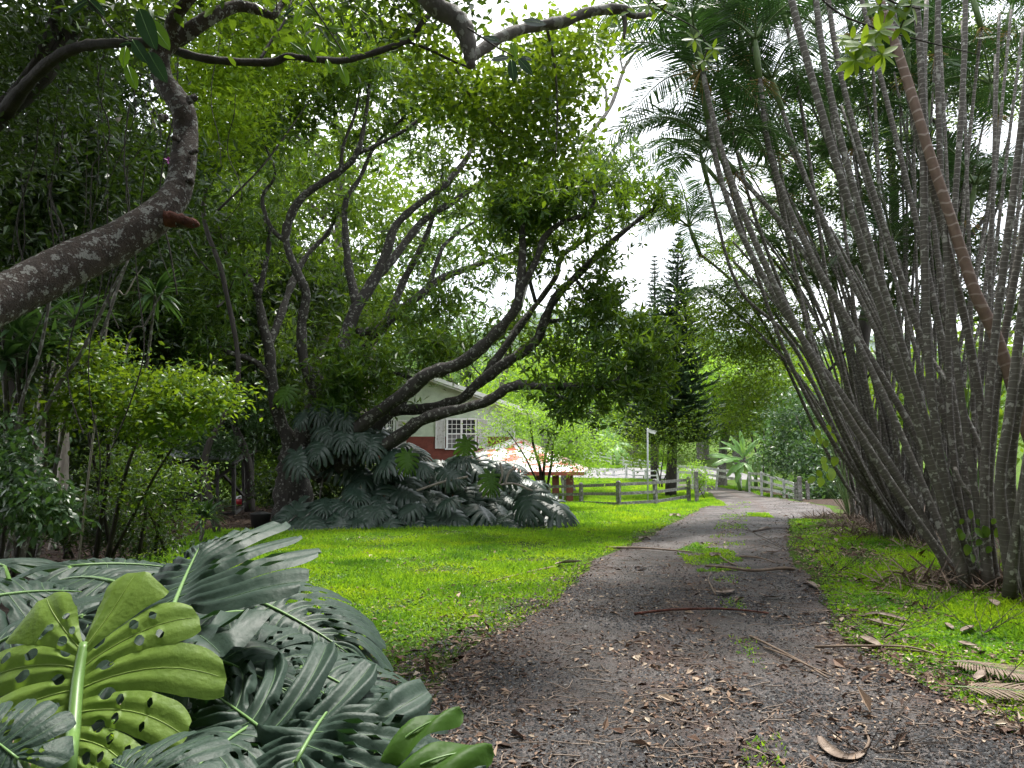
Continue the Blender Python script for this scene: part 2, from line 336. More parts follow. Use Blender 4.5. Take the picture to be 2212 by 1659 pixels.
M['fine_vein'] = noisemat('fine_green_vein', [(.3, (.07, .13, .06)), (.7, (.10, .18, .08))], 5., .5, 0)
M['vein'] = noisemat('pale_green_vein', [(.3, (.15, .27, .09)), (.7, (.2, .34, .12))], 5., .4, 0)
M['lime_vein'] = noisemat('lime_vein', [(.3, (.27, .38, .09)), (.7, (.34, .45, .13))], 5., .4, 0)
M['stalk'] = noisemat('green_leaf_stalk', [(.3, (.10, .20, .05)), (.7, (.16, .28, .07))], 5., .4, 0)
M['purple'] = noisemat('purple_petal', [(.3, (.35, .05, .35)), (.7, (.5, .12, .5))], 5., .6, 0)
M['redleaf'] = leafmat('red_leaf', [(.12, .02, .015), (.22, .04, .03)], (.3, .05, .03), .3)
M['red'] = noisemat('red_plastic', [(.3, (.4, .02, .03)), (.7, (.55, .03, .05))], 5., .4, 0)
M['plain_white'] = noisemat('white_plastic', [(.3, (.7, .7, .7)), (.7, (.8, .8, .8))], 5., .4, 0)
M['pot'] = noisemat('black_plastic_pot', [(.3, (.012, .012, .012)), (.7, (.025, .025, .025))], 5., .5, 0)
def bladeLeafMat(name, top, top2, trans, tmix, rough=.38, spec=.6):
    m, t, o = nodes(name); tc = N_(t, 'TexCoord'); n = N_(t, 'TexNoise', Scale=9., Detail=5., Roughness=.6); t.links.new(tc.outputs['Object'], n.inputs['Vector'])
    c = ramp(t, n.outputs['Fac'], [(.3, top), (.7, top2)])
    b = N_(t, 'BsdfPrincipled', Roughness=rough); b.inputs['Specular IOR Level'].default_value = spec; t.links.new(c, b.inputs['Base Color'])
    n3 = N_(t, 'TexNoise', Scale=28., Detail=4.); t.links.new(tc.outputs['Object'], n3.inputs['Vector'])
    bp = N_(t, 'Bump', Strength=.25, Distance=.01); t.links.new(n3.outputs['Fac'], bp.inputs['Height']); t.links.new(bp.outputs[0], b.inputs['Normal'])
    r2 = N_(t, 'MapRange'); r2.inputs['To Min'].default_value = rough-.06; r2.inputs['To Max'].default_value = rough+.16; t.links.new(n.outputs['Fac'], r2.inputs['Value']); t.links.new(r2.outputs[0], b.inputs['Roughness'])
    tr = N_(t, 'BsdfTranslucent'); tr.inputs['Color'].default_value = (*trans, 1)
    mx = N_(t, 'MixShader'); mx.inputs[0].default_value = tmix
    t.links.new(b.outputs[0], mx.inputs[1]); t.links.new(tr.outputs[0], mx.inputs[2]); t.links.new(mx.outputs[0], o.inputs['Surface']); return m
M['mon_dark'] = bladeLeafMat('monstera_dark_blade', (.024, .047, .035), (.043, .076, .055), (.04, .12, .02), .12, .48, .34)
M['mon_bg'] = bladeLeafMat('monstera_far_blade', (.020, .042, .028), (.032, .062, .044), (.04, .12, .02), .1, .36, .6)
M['mon_lime'] = bladeLeafMat('monstera_lime_blade', (.13, .22, .03), (.20, .31, .05), (.26, .42, .05), .3, .5, .35)
M['mon_green'] = bladeLeafMat('monstera_green_blade', (.04, .10, .012), (.06, .14, .018), (.18, .34, .015), .35, .5, .3)
# ground
def groundmat():
    m, t, o = nodes('soil_and_moss'); tc = N_(t, 'TexCoord'); n = N_(t, 'TexNoise', Scale=1.1, Detail=9., Roughness=.7); t.links.new(tc.outputs['Object'], n.inputs['Vector'])
    n2 = N_(t, 'TexNoise', Scale=14., Detail=7., Roughness=.75); t.links.new(tc.outputs['Object'], n2.inputs['Vector'])
    c1 = ramp(t, n2.outputs['Fac'], [(.3, (.03, .06, .010)), (.55, (.07, .13, .014)), (.75, (.12, .2, .02))])
    c2 = ramp(t, n2.outputs['Fac'], [(.3, (.025, .022, .012)), (.6, (.06, .05, .03))])
    f = ramp(t, n.outputs['Fac'], [(.5, (0, 0, 0)), (.66, (1, 1, 1))])
    mx = N_(t, 'MixRGB'); t.links.new(f, mx.inputs['Fac']); t.links.new(c1, mx.inputs['Color1']); t.links.new(c2, mx.inputs['Color2'])
    b = N_(t, 'BsdfPrincipled', Roughness=.95); b.inputs['Specular IOR Level'].default_value = .1; t.links.new(mx.outputs[0], b.inputs['Base Color'])
    bp = N_(t, 'Bump', Strength=.7, Distance=.05); t.links.new(n2.outputs['Fac'], bp.inputs['Height']); t.links.new(bp.outputs[0], b.inputs['Normal'])
    t.links.new(b.outputs[0], o.inputs['Surface']); return m
def drivemat():
    m, t, o = nodes('old_asphalt'); tc = N_(t, 'TexCoord')
    n = N_(t, 'TexNoise', Scale=.7, Detail=8., Roughness=.65); t.links.new(tc.outputs['Object'], n.inputs['Vector'])
    v = N_(t, 'TexVoronoi', Scale=70.); t.links.new(tc.outputs['Object'], v.inputs['Vector'])
    n2 = N_(t, 'TexNoise', Scale=45., Detail=6., Roughness=.8); t.links.new(tc.outputs['Object'], n2.inputs['Vector'])
    c1 = ramp(t, n.outputs['Fac'], [(.3, (.028, .024, .022)), (.46, (.065, .057, .054)), (.6, (.135, .122, .117)), (.74, (.27, .25, .24))])
    c2 = ramp(t, n2.outputs['Fac'], [(.32, (.22, .2, .2)), (.5, (.8, .78, .78)), (.66, (2.0, 1.9, 1.9))])
    mx = N_(t, 'MixRGB', blend_type='MULTIPLY'); mx.inputs['Fac'].default_value = 1; t.links.new(c1, mx.inputs['Color1']); t.links.new(c2, mx.inputs['Color2'])
    n4 = N_(t, 'TexNoise', Scale=1.6, Detail=8., Roughness=.7); mp = N_(t, 'Mapping'); mp.inputs['Location'].default_value = (7, 3, 0)
    t.links.new(tc.outputs['Object'], mp.inputs['Vector']); t.links.new(mp.outputs[0], n4.inputs['Vector'])
    uv = N_(t, 'UVMap'); sp = N_(t, 'SeparateXYZ'); t.links.new(uv.outputs[0], sp.inputs[0])
    tr = ramp(t, sp.outputs['X'], [(0, (.10, .10, .10)), (.16, (-.02, -.02, -.02)), (.28, (-.06, -.06, -.06)), (.40, (0, 0, 0)), (.5, (.12, .12, .12)), (.60, (0, 0, 0)), (.74, (-.06, -.06, -.06)), (.88, (0, 0, 0)), (1, (.10, .10, .10))])
    ad4 = N_(t, 'Math', operation='ADD'); t.links.new(n4.outputs['Fac'], ad4.inputs[0]); t.links.new(tr, ad4.inputs[1])
    f = ramp(t, ad4.outputs[0], [(.5, (0, 0, 0)), (.68, (.85, .85, .85))])
    m2 = N_(t, 'MixRGB'); t.links.new(f, m2.inputs['Fac']); t.links.new(mx.outputs[0], m2.inputs['Color1']); m2.inputs['Color2'].default_value = (.075, .045, .037, 1)
    b = N_(t, 'BsdfPrincipled', Roughness=.72); b.inputs['Specular IOR Level'].default_value = .45; t.links.new(m2.outputs[0], b.inputs['Base Color'])
    bp = N_(t, 'Bump', Strength=.9, Distance=.012); t.links.new(v.outputs['Distance'], bp.inputs['Height'])
    b2 = N_(t, 'Bump', Strength=.6, Distance=.02); t.links.new(n2.outputs['Fac'], b2.inputs['Height']); t.links.new(bp.outputs[0], b2.inputs['Normal']); t.links.new(b2.outputs[0], b.inputs['Normal'])
    t.links.new(b.outputs[0], o.inputs['Surface']); return m
M['ground'] = groundmat(); M['drive'] = drivemat()
M['floor'] = noisemat('forest_floor_soil', [(.3, (.018, .012, .009)), (.5, (.045, .03, .022)), (.72, (.12, .08, .06))], 14., .9, .8, 30, .03, .15, 9.)
M['road'] = noisemat('pale_old_road', [(.3, (.16, .15, .155)), (.7, (.26, .25, .26))], 3., .8, .2)
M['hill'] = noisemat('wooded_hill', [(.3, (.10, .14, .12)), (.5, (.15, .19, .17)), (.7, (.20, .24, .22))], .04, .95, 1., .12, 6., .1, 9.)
# ---------------------------------------------------------------- setting
def sheet(name, xs, ys, mat, dz=0., edge=None):
    X, Y = np.meshgrid(xs, ys); Z = H(X, Y)+dz
    if edge: X, Y, Z = edge(X, Y, Z)
    n, m = X.shape; V = np.stack([X, Y, Z], -1).reshape(-1, 3)
    i = np.arange(n-1)[:, None]*m+np.arange(m-1)[None]; F = np.stack([i, i+1, i+m+1, i+m], -1).reshape(-1, 4)
    o = mesh_np(name, V, F, mat); o['kind'] = 'structure'; return o
ys = np.concatenate([np.arange(-12, 60, .5), np.arange(60, 160, 2), np.arange(160, 420, 8)])
xs = np.concatenate([np.arange(-260, -20, 8), np.arange(-20, 30, .5), np.arange(30, 300, 8)])
sheet('ground', xs, ys, M['ground'])
# far hill behind the trees
xs = np.linspace(-700, 900, 120); ys = np.linspace(400, 900, 40)
X, Y = np.meshgrid(xs, ys)
Z = 60+np.clip((Y-400)/260, 0, 1)*(58+22*np.sin(X*.006+1.2)+9*np.sin(X*.021)+4*np.sin(X*.06+Y*.02))+3*np.sin(X*.15)*np.sin(Y*.11)
n_, m_ = X.shape; i = np.arange(n_-1)[:, None]*m_+np.arange(m_-1)[None]
o = mesh_np('hills', np.stack([X, Y, Z], -1).reshape(-1, 3), np.stack([i, i+1, i+m_+1, i+m_], -1).reshape(-1, 4), M['hill']); o['kind'] = 'structure'
# driveway: left and right edges as (y, x)
DL = np.array([(-6, -.9), (2, -.7), (3.8, -.55), (5.4, -.6), (6.8, -.42), (7.8, 0), (9.2, .5), (14.4, 1.65), (18, 3.1), (24, 5.2), (33, 8.2), (40, 10.9), (50, 13.6), (56, 14.9), (62, 15.2), (70, 13.6)])
DR = np.array([(-6, 3.4), (2, 3.2), (3.8, 3.05), (4.8, 3.1), (5.7, 3.15), (6.8, 3.15), (7.8, 3.3), (10, 4.1), (14.4, 5.25), (20, 7.4), (26.3, 9.7), (29, 12.5), (33, 14.0), (40, 15.1), (50, 16.9), (56, 18.0), (62, 18.4), (70, 17.2)])
def dl(y): return np.interp(y, DL[:, 0], DL[:, 1])
def dr(y): return np.interp(y, DR[:, 0], DR[:, 1])
ys = np.concatenate([np.arange(-6, 14, .12), np.arange(14, 70, .4)]); ts = np.linspace(0, 1, 40)
T, Yg = np.meshgrid(ts, ys)
eL = dl(ys)+.16*vnoise(ys, ys*0, 3.1, 3)+.07*vnoise(ys, ys*0, 9, 4); eR = dr(ys)+.18*vnoise(ys, ys*0, 2.9, 5)+.07*vnoise(ys, ys*0, 9, 6)
Xg = eL[:, None]*(1-T)+eR[:, None]*T; Zg = H(Xg, Yg)+.012+.01*vnoise(Xg, Yg, 2.2, 8)*np.sin(PI*T)
n_, m_ = Xg.shape; i = np.arange(n_-1)[:, None]*m_+np.arange(m_-1)[None]
o = mesh_np('driveway', np.stack([Xg, Yg, Zg], -1).reshape(-1, 3), np.stack([i, i+1, i+m_+1, i+m_], -1).reshape(-1, 4), M['drive'], uv=np.stack([T, Yg], -1).reshape(-1, 2)); o['kind'] = 'structure'
# pale road crossing far behind the lawn
xs = np.linspace(4, 26, 40); ys = np.linspace(78, 90, 8)
def rd(X, Y, Z): Y = Y+(X-12)*-.12; return X, Y, H(X, Y)+.02
sheet('road', xs, ys, M['road'], edge=rd)
# soil zones
FLOOR_L = [(-5.3, 9.5), (-6.9, 13), (-8.4, 21.2), (-6.4, 21.4), (-2.8, 22.2), (1.2, 24.4), (1.6, 30), (-3, 36), (-40, 44), (-40, -6), (-4.6, -6)]
FLOOR_R = [(7.6, -6), (5.7, 9.3), (5.4, 11.2), (7.2, 14.4), (8.8, 19), (10.4, 26), (13.2, 29.5), (14.4, 33), (15.4, 40), (17.2, 48), (18.4, 60), (60, 60), (60, -6)]
def zone(name, poly, mat, dz):
    p = np.array(poly); xs = np.arange(p[:, 0].min(), p[:, 0].max(), .4); ys = np.arange(p[:, 1].min(), p[:, 1].max(), .4)
    X, Y = np.meshgrid(xs, ys); Xj = X+.25*vnoise(X, Y, 1.7, 11); Yj = Y+.25*vnoise(X, Y, 1.7, 12)
    ok = in_poly(Xj.ravel()+.2, Yj.ravel()+.2, poly).reshape(X.shape)
    n, m = X.shape; V = np.stack([X, Y, H(X, Y)+dz], -1).reshape(-1, 3)
    i = np.arange(n-1)[:, None]*m+np.arange(m-1)[None]; F = np.stack([i, i+1, i+m+1, i+m], -1)[ok[:-1, :-1]]
    o = mesh_np(name, V, F, mat); o['kind'] = 'structure'
zone('forest_floor', FLOOR_L, M['floor'], .006); zone('path_side_soil', FLOOR_R, M['floor'], .006)
# ---------------------------------------------------------------- ground cover, grass, litter, stones
def drop(x, y, dz=0): return np.stack([x, y, H(x, y)+dz], -1)
def grow(name, label, cat, polys, n, size, tpl, mat, up, seed, keep=None, ymax=200, power=1.6, grow_far=.05):
    r = np.random.default_rng(seed); P = []
    for poly in polys:
        p = np.array(poly, float); y0, y1 = max(2., p[:, 1].min()), min(p[:, 1].max(), ymax); k = n*4//len(polys)
        u = r.random(k); a = 1-power; y = ((y0**a)*(1-u)+(y1**a)*u)**(1/a); x = r.uniform(p[:, 0].min(), p[:, 0].max(), k)
        # even density on screen: keep x with probability falling off with nearness
        ok = in_poly(x, y, poly) & (np.abs(x) < y*.75+.6)
        if keep is not None: ok &= keep(x, y, r)
        P.append(np.stack([x, y], -1)[ok])
    P = np.vstack(P)
    if len(P) > n: P = P[r.permutation(len(P))[:n]]
    x, y = P[:, 0], P[:, 1]; S = size*(1+grow_far*y)*r.uniform(.6, 1.35, len(x))
    D = r.standard_normal((len(x), 3)); D[:, 2] = np.abs(D[:, 2])*up+up*.35; N = np.tile([0, 0, 1.], (len(x), 1))+r.standard_normal((len(x), 3))*.35
    V, F = scatter(tpl, drop(x, y, .004), D, S, N)
    o = mesh_np(name, V, F, mat, smooth=False); tag(o, label, cat, kind='stuff'); print(name, len(x)); return o
def off_drive(x, y, m=0.): return (x < dl(y)-m) | (x > dr(y)+m)
LAWN = [(-.5, 3.0), (-3.6, 3.0), (-5.6, 9.5), (-7.0, 13), (-8.5, 21), (-6.4, 21.2), (-2.8, 22), (1.3, 24.2), (2.2, 30), (-2, 37), (10.4, 37), (8.2, 33), (5.2, 24), (3.1, 18), (1.6, 14.4), (.5, 9.2), (0, 7.8), (-.5, 6.8), (-.7, 5.4)]
def keep_l(x, y, r):
    e = dl(y)-x                                     # distance from the drive edge
    nz = vnoise(x, y, 1.1, 21)
    return (x < dl(y)+.1*nz) & (r.random(len(x)) < np.clip(e*(.55+.03*y)+.25+.9*nz, .03, 1)) & (r.random(len(x)) < np.clip(.7+1.3*vnoise(x, y, 1.6, 22), .06, 1))
grow('lawn_cover', 'low bright green broad leaved ground cover spreading over the lawn left of the driveway', 'ground cover', [LAWN], 230000, .028, leaf4(.75, .05, .05), M['cover'], .45, 31, keep_l, ymax=26, power=1.9)
grow('lawn_grass', 'bright green short grass of the lawn left of the driveway', 'grass', [LAWN], 200000, .055, leaf4(.16, .03, .3), M['grass'], 1.1, 32, lambda x, y, r: keep_l(x, y, r) & (r.random(len(x)) < np.clip((y-5)/6+.5*vnoise(x, y, .8, 23), .0, 1)), ymax=37, power=1.7)
FARL = [(-3, 37), (10.6, 37), (13.4, 50), (14.7, 58), (14.5, 77), (4, 79), (-6, 79)]
grow('far_lawn_grass', 'yellow green grass on the lawn behind the front fence', 'grass', [FARL], 90000, .10, leaf4(.2, .03, .3), M['grass'], 1.2, 33, ymax=79, power=1.3, grow_far=.01)
FARR = [(17.5, 48), (19, 62), (22, 110), (-20, 112), (-20, 93), (2, 93), (15.6, 88), (16, 62)]
grow('hillside_grass', 'mid green grass sloping up behind the far fences', 'grass', [FARR], 60000, .2, leaf4(.25, .03, .3), M['moss'], 1.2, 34, lambda x, y, r: off_drive(x, y), ymax=150, power=1.2, grow_far=.0)
VERGE = [(3.0, 3.6), (3.15, 6.5), (3.3, 7.8), (4.1, 10), (5.3, 14.4), (7.4, 20), (9.7, 26.3), (11.9, 26.8), (9.3, 19.4), (8.0, 14.6), (9.5, 11.4), (9.5, 3.6)]
def keep_r(x, y, r):
    e = x-dr(y); nz = vnoise(x, y, 1.2, 24)
    bare = np.clip(1-np.hypot((x-5.6-(y-11)*.28)/1.2, (y-14)/3.5), 0, 1)
    return (x > dr(y)-.1*nz) & (r.random(len(x)) < np.clip(e*1.6+.2+.9*nz, .03, 1)) & (r.random(len(x)) > bare*1.3)
grow('verge_cover', 'bright lime green clover like ground cover on the verge right of the driveway', 'ground cover', [VERGE], 170000, .026, leaf4(.8, .05, .05), M['moss'], .5, 35, keep_r, ymax=27, power=1.9)
grow('verge_grass', 'short bluish green grass tufts at the foot of the palm clumps', 'grass', [[(4.6, 6), (5.2, 13), (7.9, 18), (9, 17), (9.3, 11), (9, 6)]], 22000, .07, leaf4(.14, .03, .35), M['grass'], 1.2, 36, keep_r, ymax=19, power=1.8)
grow('driveway_weeds', 'thin line of green weeds along the crown of the driveway', 'grass', [[(1.2, 4.2), (1.8, 6), (3.3, 12.6), (3.6, 16), (4.4, 17), (3.7, 12.6), (2.0, 6), (1.5, 4.2)], [(3.9, 15.5), (7.2, 26), (12.4, 42), (13.4, 42), (8.2, 26), (4.8, 15.5)]], 9000, .03, leaf4(.4, .04, .2), M['moss'], .9, 37, lambda x, y, r: vnoise(x, y, 1.5, 25) > .05, ymax=40, power=1.5)
# leaf litter
def litter(name, label, poly, n, size, mat, seed, keep, tpl=None, ymax=50, power=1.8, dz=.02):
    r = np.random.default_rng(seed); p = np.array(poly, float); y0, y1 = max(2., p[:, 1].min()), min(p[:, 1].max(), ymax); k = n*5
    u = r.random(k); a = 1-power; y = ((y0**a)*(1-u)+(y1**a)*u)**(1/a); x = r.uniform(p[:, 0].min(), p[:, 0].max(), k)
    ok = in_poly(x, y, poly) & (np.abs(x) < y*.75+.6) & keep(x, y, r); x, y = x[ok][:n], y[ok][:n]
    D = r.standard_normal((len(x), 3)); D[:, 2] = D[:, 2]*.22+.05; N = np.tile([0, 0, 1.], (len(x), 1))+r.standard_normal((len(x), 3))*.35
    V, F = scatter(tpl or leaf4(.42, .12, .12), drop(x, y, dz), D, size*.16*np.exp(r.normal(1.35, .5, len(x)))*(1+.02*y), N)
    o = mesh_np(name, V, F, mat, smooth=False); tag(o, label, 'leaf litter', kind='stuff'); print(name, len(x))
DRV = [(-1.6, 2.6), (-1.6, 6), (-.6, 9), (1.5, 14.4), (5, 24), (8, 33), (10.6, 40), (15.5, 40), (12.5, 29), (10, 26), (7.8, 20), (5.6, 14.4), (4.6, 10), (3.9, 7), (3.9, 2.6)]
def k_drv(x, y, r):
    e = np.minimum(x-dl(y), dr(y)-x); mid = np.abs((x-dl(y))/(dr(y)-dl(y))-.5)
    return r.random(len(x)) < np.clip(.17+.8*np.exp(-np.abs(e)/.45)+.35*(mid < .13)+.75*vnoise(x, y, 2.3, 41)-.022*y, .02, 1)
grow('driveway_moss_patch', 'bright green weed patch in the middle of the driveway beyond the fallen stalks', 'grass', [[(3.0, 12.2), (3.3, 15.5), (4.3, 17.5), (4.4, 15), (3.9, 12.4)], [(8.6, 27), (9.4, 30), (10.2, 30), (9.4, 27)]], 5000, .035, leaf4(.5, .04, .2), M['moss'], .7, 38, lambda x, y, r: vnoise(x, y, 2.2, 26) > -.12, ymax=32, power=1.5)
litter('driveway_leaf_litter', 'tan and brown fallen leaves scattered over the driveway and its edges', DRV, 34000, .058, M['litter'], 51, k_drv)
litter('driveway_leaf_crumbs', 'small dark brown leaf crumbs covering the driveway edges', DRV, 60000, .026, M['litter_dark'], 52, lambda x, y, r: r.random(len(x)) < np.clip(.3+.7*np.exp(-np.abs(np.minimum(x-dl(y), dr(y)-x))/.5)+.7*vnoise(x, y, 1.9, 43), .05, 1))
litter('lawn_leaf_litter', 'brown leaves fallen among the lawn cover', LAWN, 7000, .055, M['litter'], 53, lambda x, y, r: r.random(len(x)) < np.clip(.45+1.5*vnoise(x, y, 1.3, 44)+.7*np.exp(-(dl(y)-x)/1.2), .04, 1), dz=.03)
litter('verge_leaf_litter', 'brown leaves fallen on the verge below the palms', VERGE, 9000, .05, M['litter'], 54, lambda x, y, r: r.random(len(x)) < np.clip(.4+1.5*vnoise(x, y, 1.2, 45), .03, 1), dz=.03)
litter('shade_leaf_litter', 'dark leaf litter under the trees on the left', FLOOR_L, 26000, .10, M['litter_dark'], 55, lambda x, y, r: (y > 9), dz=.02, power=1.4)
litter('palm_leaf_litter', 'brown litter on the bare soil around the palm clumps', [(4.6, 9), (5.4, 14.5), (8.5, 22), (12.5, 30), (16, 30), (13, 20), (9.5, 8)], 12000, .07, M['litter'], 56, lambda x, y, r: r.random(len(x)) < .7, dz=.02, power=1.4)
foots = np.array([(6.3, 10.2), (5.9, 10.4), (6.6, 9.9), (7.0, 10.2), (8.2, 17.5), (9.6, 21.5), (11.3, 26.5), (8.6, 15.3)])
r = np.random.default_rng(60); q = foots[r.integers(0, len(foots), 5200)]+r.normal(0, .42, (5200, 2)); D = r.standard_normal((5200, 3)); D[:, 2] = np.abs(D[:, 2])*.5
V, F = scatter(leaf_fine(.06, .2, .25, 3), drop(q[:, 0], q[:, 1], .02), D, r.uniform(.12, .5, 5200), None, r)
tag(mesh_np('palm_foot_debris', V, F, M['dry'], smooth=False), 'dry brown frond strips heaped around the feet of the palm clumps', 'debris', kind='stuff')
# loose stones
r = np.random.default_rng(61); k = 200000; u = r.random(k); y = 1/((1/2.6)*(1-u)+(1/13)*u); x = r.uniform(-1.4, 4.2, k)
ok = (x > dl(y)-.5) & (x < dr(y)+.4) & (np.abs(x) < y*.75+.4) & (r.random(k) < np.clip(.35+1.0*vnoise(x, y, 1.7, 46), .04, 1)); x, y = x[ok][:52000], y[ok][:52000]
V0 = np.array([(1, 0, 0), (0, 1, 0), (-1, 0, 0), (0, -1, 0), (0, 0, .7)]); F0 = np.array([(0, 1, 4), (1, 2, 4), (2, 3, 4), (3, 0, 4)])
S = r.uniform(.004, .013, (len(x), 1, 1))*(1+.04*y)[:, None, None]; a = r.uniform(0, 6.28, len(x)); W = V0[None]*S*r.uniform(.6, 1.4, (len(x), 1, 3))
R_ = np.stack([W[..., 0]*np.cos(a)[:, None]-W[..., 1]*np.sin(a)[:, None], W[..., 0]*np.sin(a)[:, None]+W[..., 1]*np.cos(a)[:, None], W[..., 2]], -1)
V = (R_+drop(x, y, .014)[:, None]).reshape(-1, 3); F = (F0[None]+(np.arange(len(x))*5)[:, None, None]).reshape(-1, 3)
o = mesh_np('driveway_gravel', V, F, M['stone'], smooth=False); tag(o, 'small loose dark stones on the broken driveway surface', 'gravel', kind='stuff')
# fine twigs lying on the driveway (too many to count)
A = Acc(); r = np.random.default_rng(62)
for k in range(1500):
    y = 1/((1/3.)*(1-r.random())+(1/22.)*r.random()); x = r.uniform(dl(y)-.4, dr(y)+.4)
    if abs(x) > y*.75: continue
    a = r.uniform(0, 6.28); L = r.uniform(.05, .28); P = [(x, y)]
    for q in range(3): a += r.normal(0, .45); P.append((P[-1][0]+math.cos(a)*L/3, P[-1][1]+math.sin(a)*L/3))
    P = np.array(P); Z = H(P[:, 0], P[:, 1])+.02+r.uniform(0, .01)
    A.tube(np.column_stack([P, Z]), r.uniform(.0018, .0045), 4, cap=False)
o = A.build('driveway_twigs', M['spathe']); tag(o, 'thin pale twigs littered across the driveway', 'twigs', kind='stuff')
# ---------------------------------------------------------------- house
def quad(A, pts, mi=0):
    n = len(pts); A.add(np.array([tuple(p) for p in pts], float), np.array([range(n)]) if n in (3, 4) else np.array([(0, i, i+1) for i in range(1, n-1)]), mi=mi)
def slab(name, pts, th, mat, parent):
    """polygon thickened along its normal, origin kept in parent's frame"""
    P = [Vector(p) for p in pts]; nn = (P[1]-P[0]).cross(P[2]-P[0]).normalized(); Q = [p-nn*th for p in P]; n = len(P)
    V = np.array([tuple(p) for p in P+Q]); F3 = [(0, i, i+1) for i in range(1, n-1)]+[(n, n+i+1, n+i) for i in range(1, n-1)]
    F4 = [((i+1) % n, i, n+i, n+(i+1) % n) for i in range(n)]
    return mesh_np(name, V, [np.array(F3), np.array(F4)], mat, parent, smooth=False)
HY = 51.0
def hx(px): return at(px, 1000, HY).x
def hz(py): return at(1000, py, HY).z
base = at(1000, 1080, HY)
house = thing('timber_house', 'pale green and dark red timber house with white shuttered windows behind the big dark leaves', 'house', (hx(980), HY, 0))
xl, xr = hx(740), hx(1112); zb, zt = -.6, hz(943)
zr = lambda x: hz(812)+(x-hx(915))*(hz(893)-hz(812))/(hx(1150)-hx(915))   # rake line
def boards(name, x0, x1, z0, z1, mat, hgt=.2, top=None):
    A = Acc(); z = z0
    while z < z1-.02:
        h = min(hgt, z1-z); xe = x1
        if top is not None:
            zz = z+h; xe = min(x1, hx(915)+(zz-hz(812))*(hx(1150)-hx(915))/(hz(893)-hz(812)))
        if xe > x0+.1: quad(A, [(x0, HY-.05, z), (xe, HY-.05, z), (xe, HY-.015, z+h), (x0, HY-.015, z+h)]); quad(A, [(x0, HY, z), (xe, HY, z), (xe, HY-.05, z), (x0, HY-.05, z)])
        z += h
    return A.build(name, mat, house, False)
boards('lower_siding', xl, xr, zb, zt, M['siding_red'])
boards('upper_siding', xl, xr, zt, hz(815), M['siding'], .26, top=1)
A = Acc(); quad(A, [(xr, HY-.05, zb), (xr, HY+8, zb), (xr, HY+8, hz(893)), (xr, HY-.05, hz(893))]); quad(A, [(xl, HY-.01, zb), (xr, HY-.01, zb), (xr, HY-.01, hz(893)), (xl, HY-.01, hz(893))])
A.build('side_wall', M['siding'], house, False)
A = Acc(); A.box((xr-.03, HY-.08, (zb+hz(905))/2), (.14, .1, hz(905)-zb)); A.build('corner_board', M['white'], house, False)
# main roof: rake descending to the right
p0 = Vector((hx(720), HY-.7, hz(762))); p1 = Vector((hx(1165), HY-.7, hz(900)))
p0.z = zr(p0.x)+.12; p1.z = zr(p1.x)+.12
roof = slab('roof', [p0, p1, p1+Vector((0, 9, 0)), p0+Vector((0, 9, 0))], .08, M['roof_grey'], house)
A = Acc(); A.bar(p0+Vector((0, -.03, -.12)), p1+Vector((0, -.03, -.12)), .06, .26); A.build('fascia_board', M['white'], house, False)
A = Acc(); A.bar(p0+Vector((0, .25, -.36)), p1+Vector((0, .25, -.36)), .5, .04); A.build('soffit', M['white'], house, False)
def window(x0, x1, y0, y1, ncol=2, top=True):
    X0, X1, Z0, Z1 = hx(x0), hx(x1), hz(y1), hz(y0)
    A = Acc(); f = .09; yy = HY-.11
    zc = [ (X0, X1, Z1-f, Z1), (X0, X1, Z0, Z0+f) ]
    A.box(((X0+X1)/2, yy, Z1+f*.2), (X1-X0+.2, .12, f*1.4)); A.box(((X0+X1)/2, yy-.03, Z0-f*.4), (X1-X0+.24, .18, f))
    for k in range(ncol+1): A.box((X0+(X1-X0)*k/ncol, yy, (Z0+Z1)/2), (f*1.1, .1, Z1-Z0))
    A.box(((X0+X1)/2, yy+.004, (Z0+Z1)/2), (X1-X0, .085, f))
    win = A.build('window', M['white'], house, False); win['_w'] = house['_w']
    B = Acc()
    for c in range(ncol):
        cx0 = X0+(X1-X0)*c/ncol+f*.5; cx1 = X0+(X1-X0)*(c+1)/ncol-f*.5
        for (za, zb2) in ((Z0+f*.5, (Z0+Z1)/2-f*.5), ((Z0+Z1)/2+f*.5, Z1-f*.5)):
            for q in (1, 2): B.box((cx0+(cx1-cx0)*q/3, yy+.01, (za+zb2)/2), (.035, .05, zb2-za)); B.box(((cx0+cx1)/2, yy+.012, za+(zb2-za)*q/3), (cx1-cx0, .044, .035))
            for e in (cx0+.015, cx1-.015): B.box((e, yy+.014, (za+zb2)/2), (.03, .04, zb2-za))
    B.build('glazing_bars', M['white'], win, False)
    for nm, za, zb2, mt, dy in (('pane', (Z0+Z1)/2, Z1, 'pane', .045), ('insect_screen', Z0, (Z0+Z1)/2, 'screen', .03)):
        G = Acc(); G.box(((X0+X1)/2, yy+dy, (za+zb2)/2), (X1-X0-.05, .012, zb2-za-.03)); G.build(nm, M[mt], win, False)
def shutter(x0, x1, y0, y1):
    X0, X1, Z0, Z1 = hx(x0), hx(x1), hz(y1), hz(y0); A = Acc(); yy = HY-.1
    for e in (X0+.03, X1-.03): A.box((e, yy, (Z0+Z1)/2), (.06, .07, Z1-Z0))
    for e in (Z0+.04, Z1-.04, (Z0+Z1)/2): A.box(((X0+X1)/2, yy+.002, e), (X1-X0-.1, .06, .08))
    z = Z0+.1
    while z < Z1-.08: A.bar((X0+.05, yy+.01, z), (X1-.05, yy+.01, z), .05, .03); z += .075
    A.box(((X0+X1)/2, yy+.035, (Z0+Z1)/2), (X1-X0-.06, .01, Z1-Z0-.06))
    A.build('shutter', M['shutter'], house, False)
window(965, 1028, 906, 969); window(818, 850, 907, 969, 2)
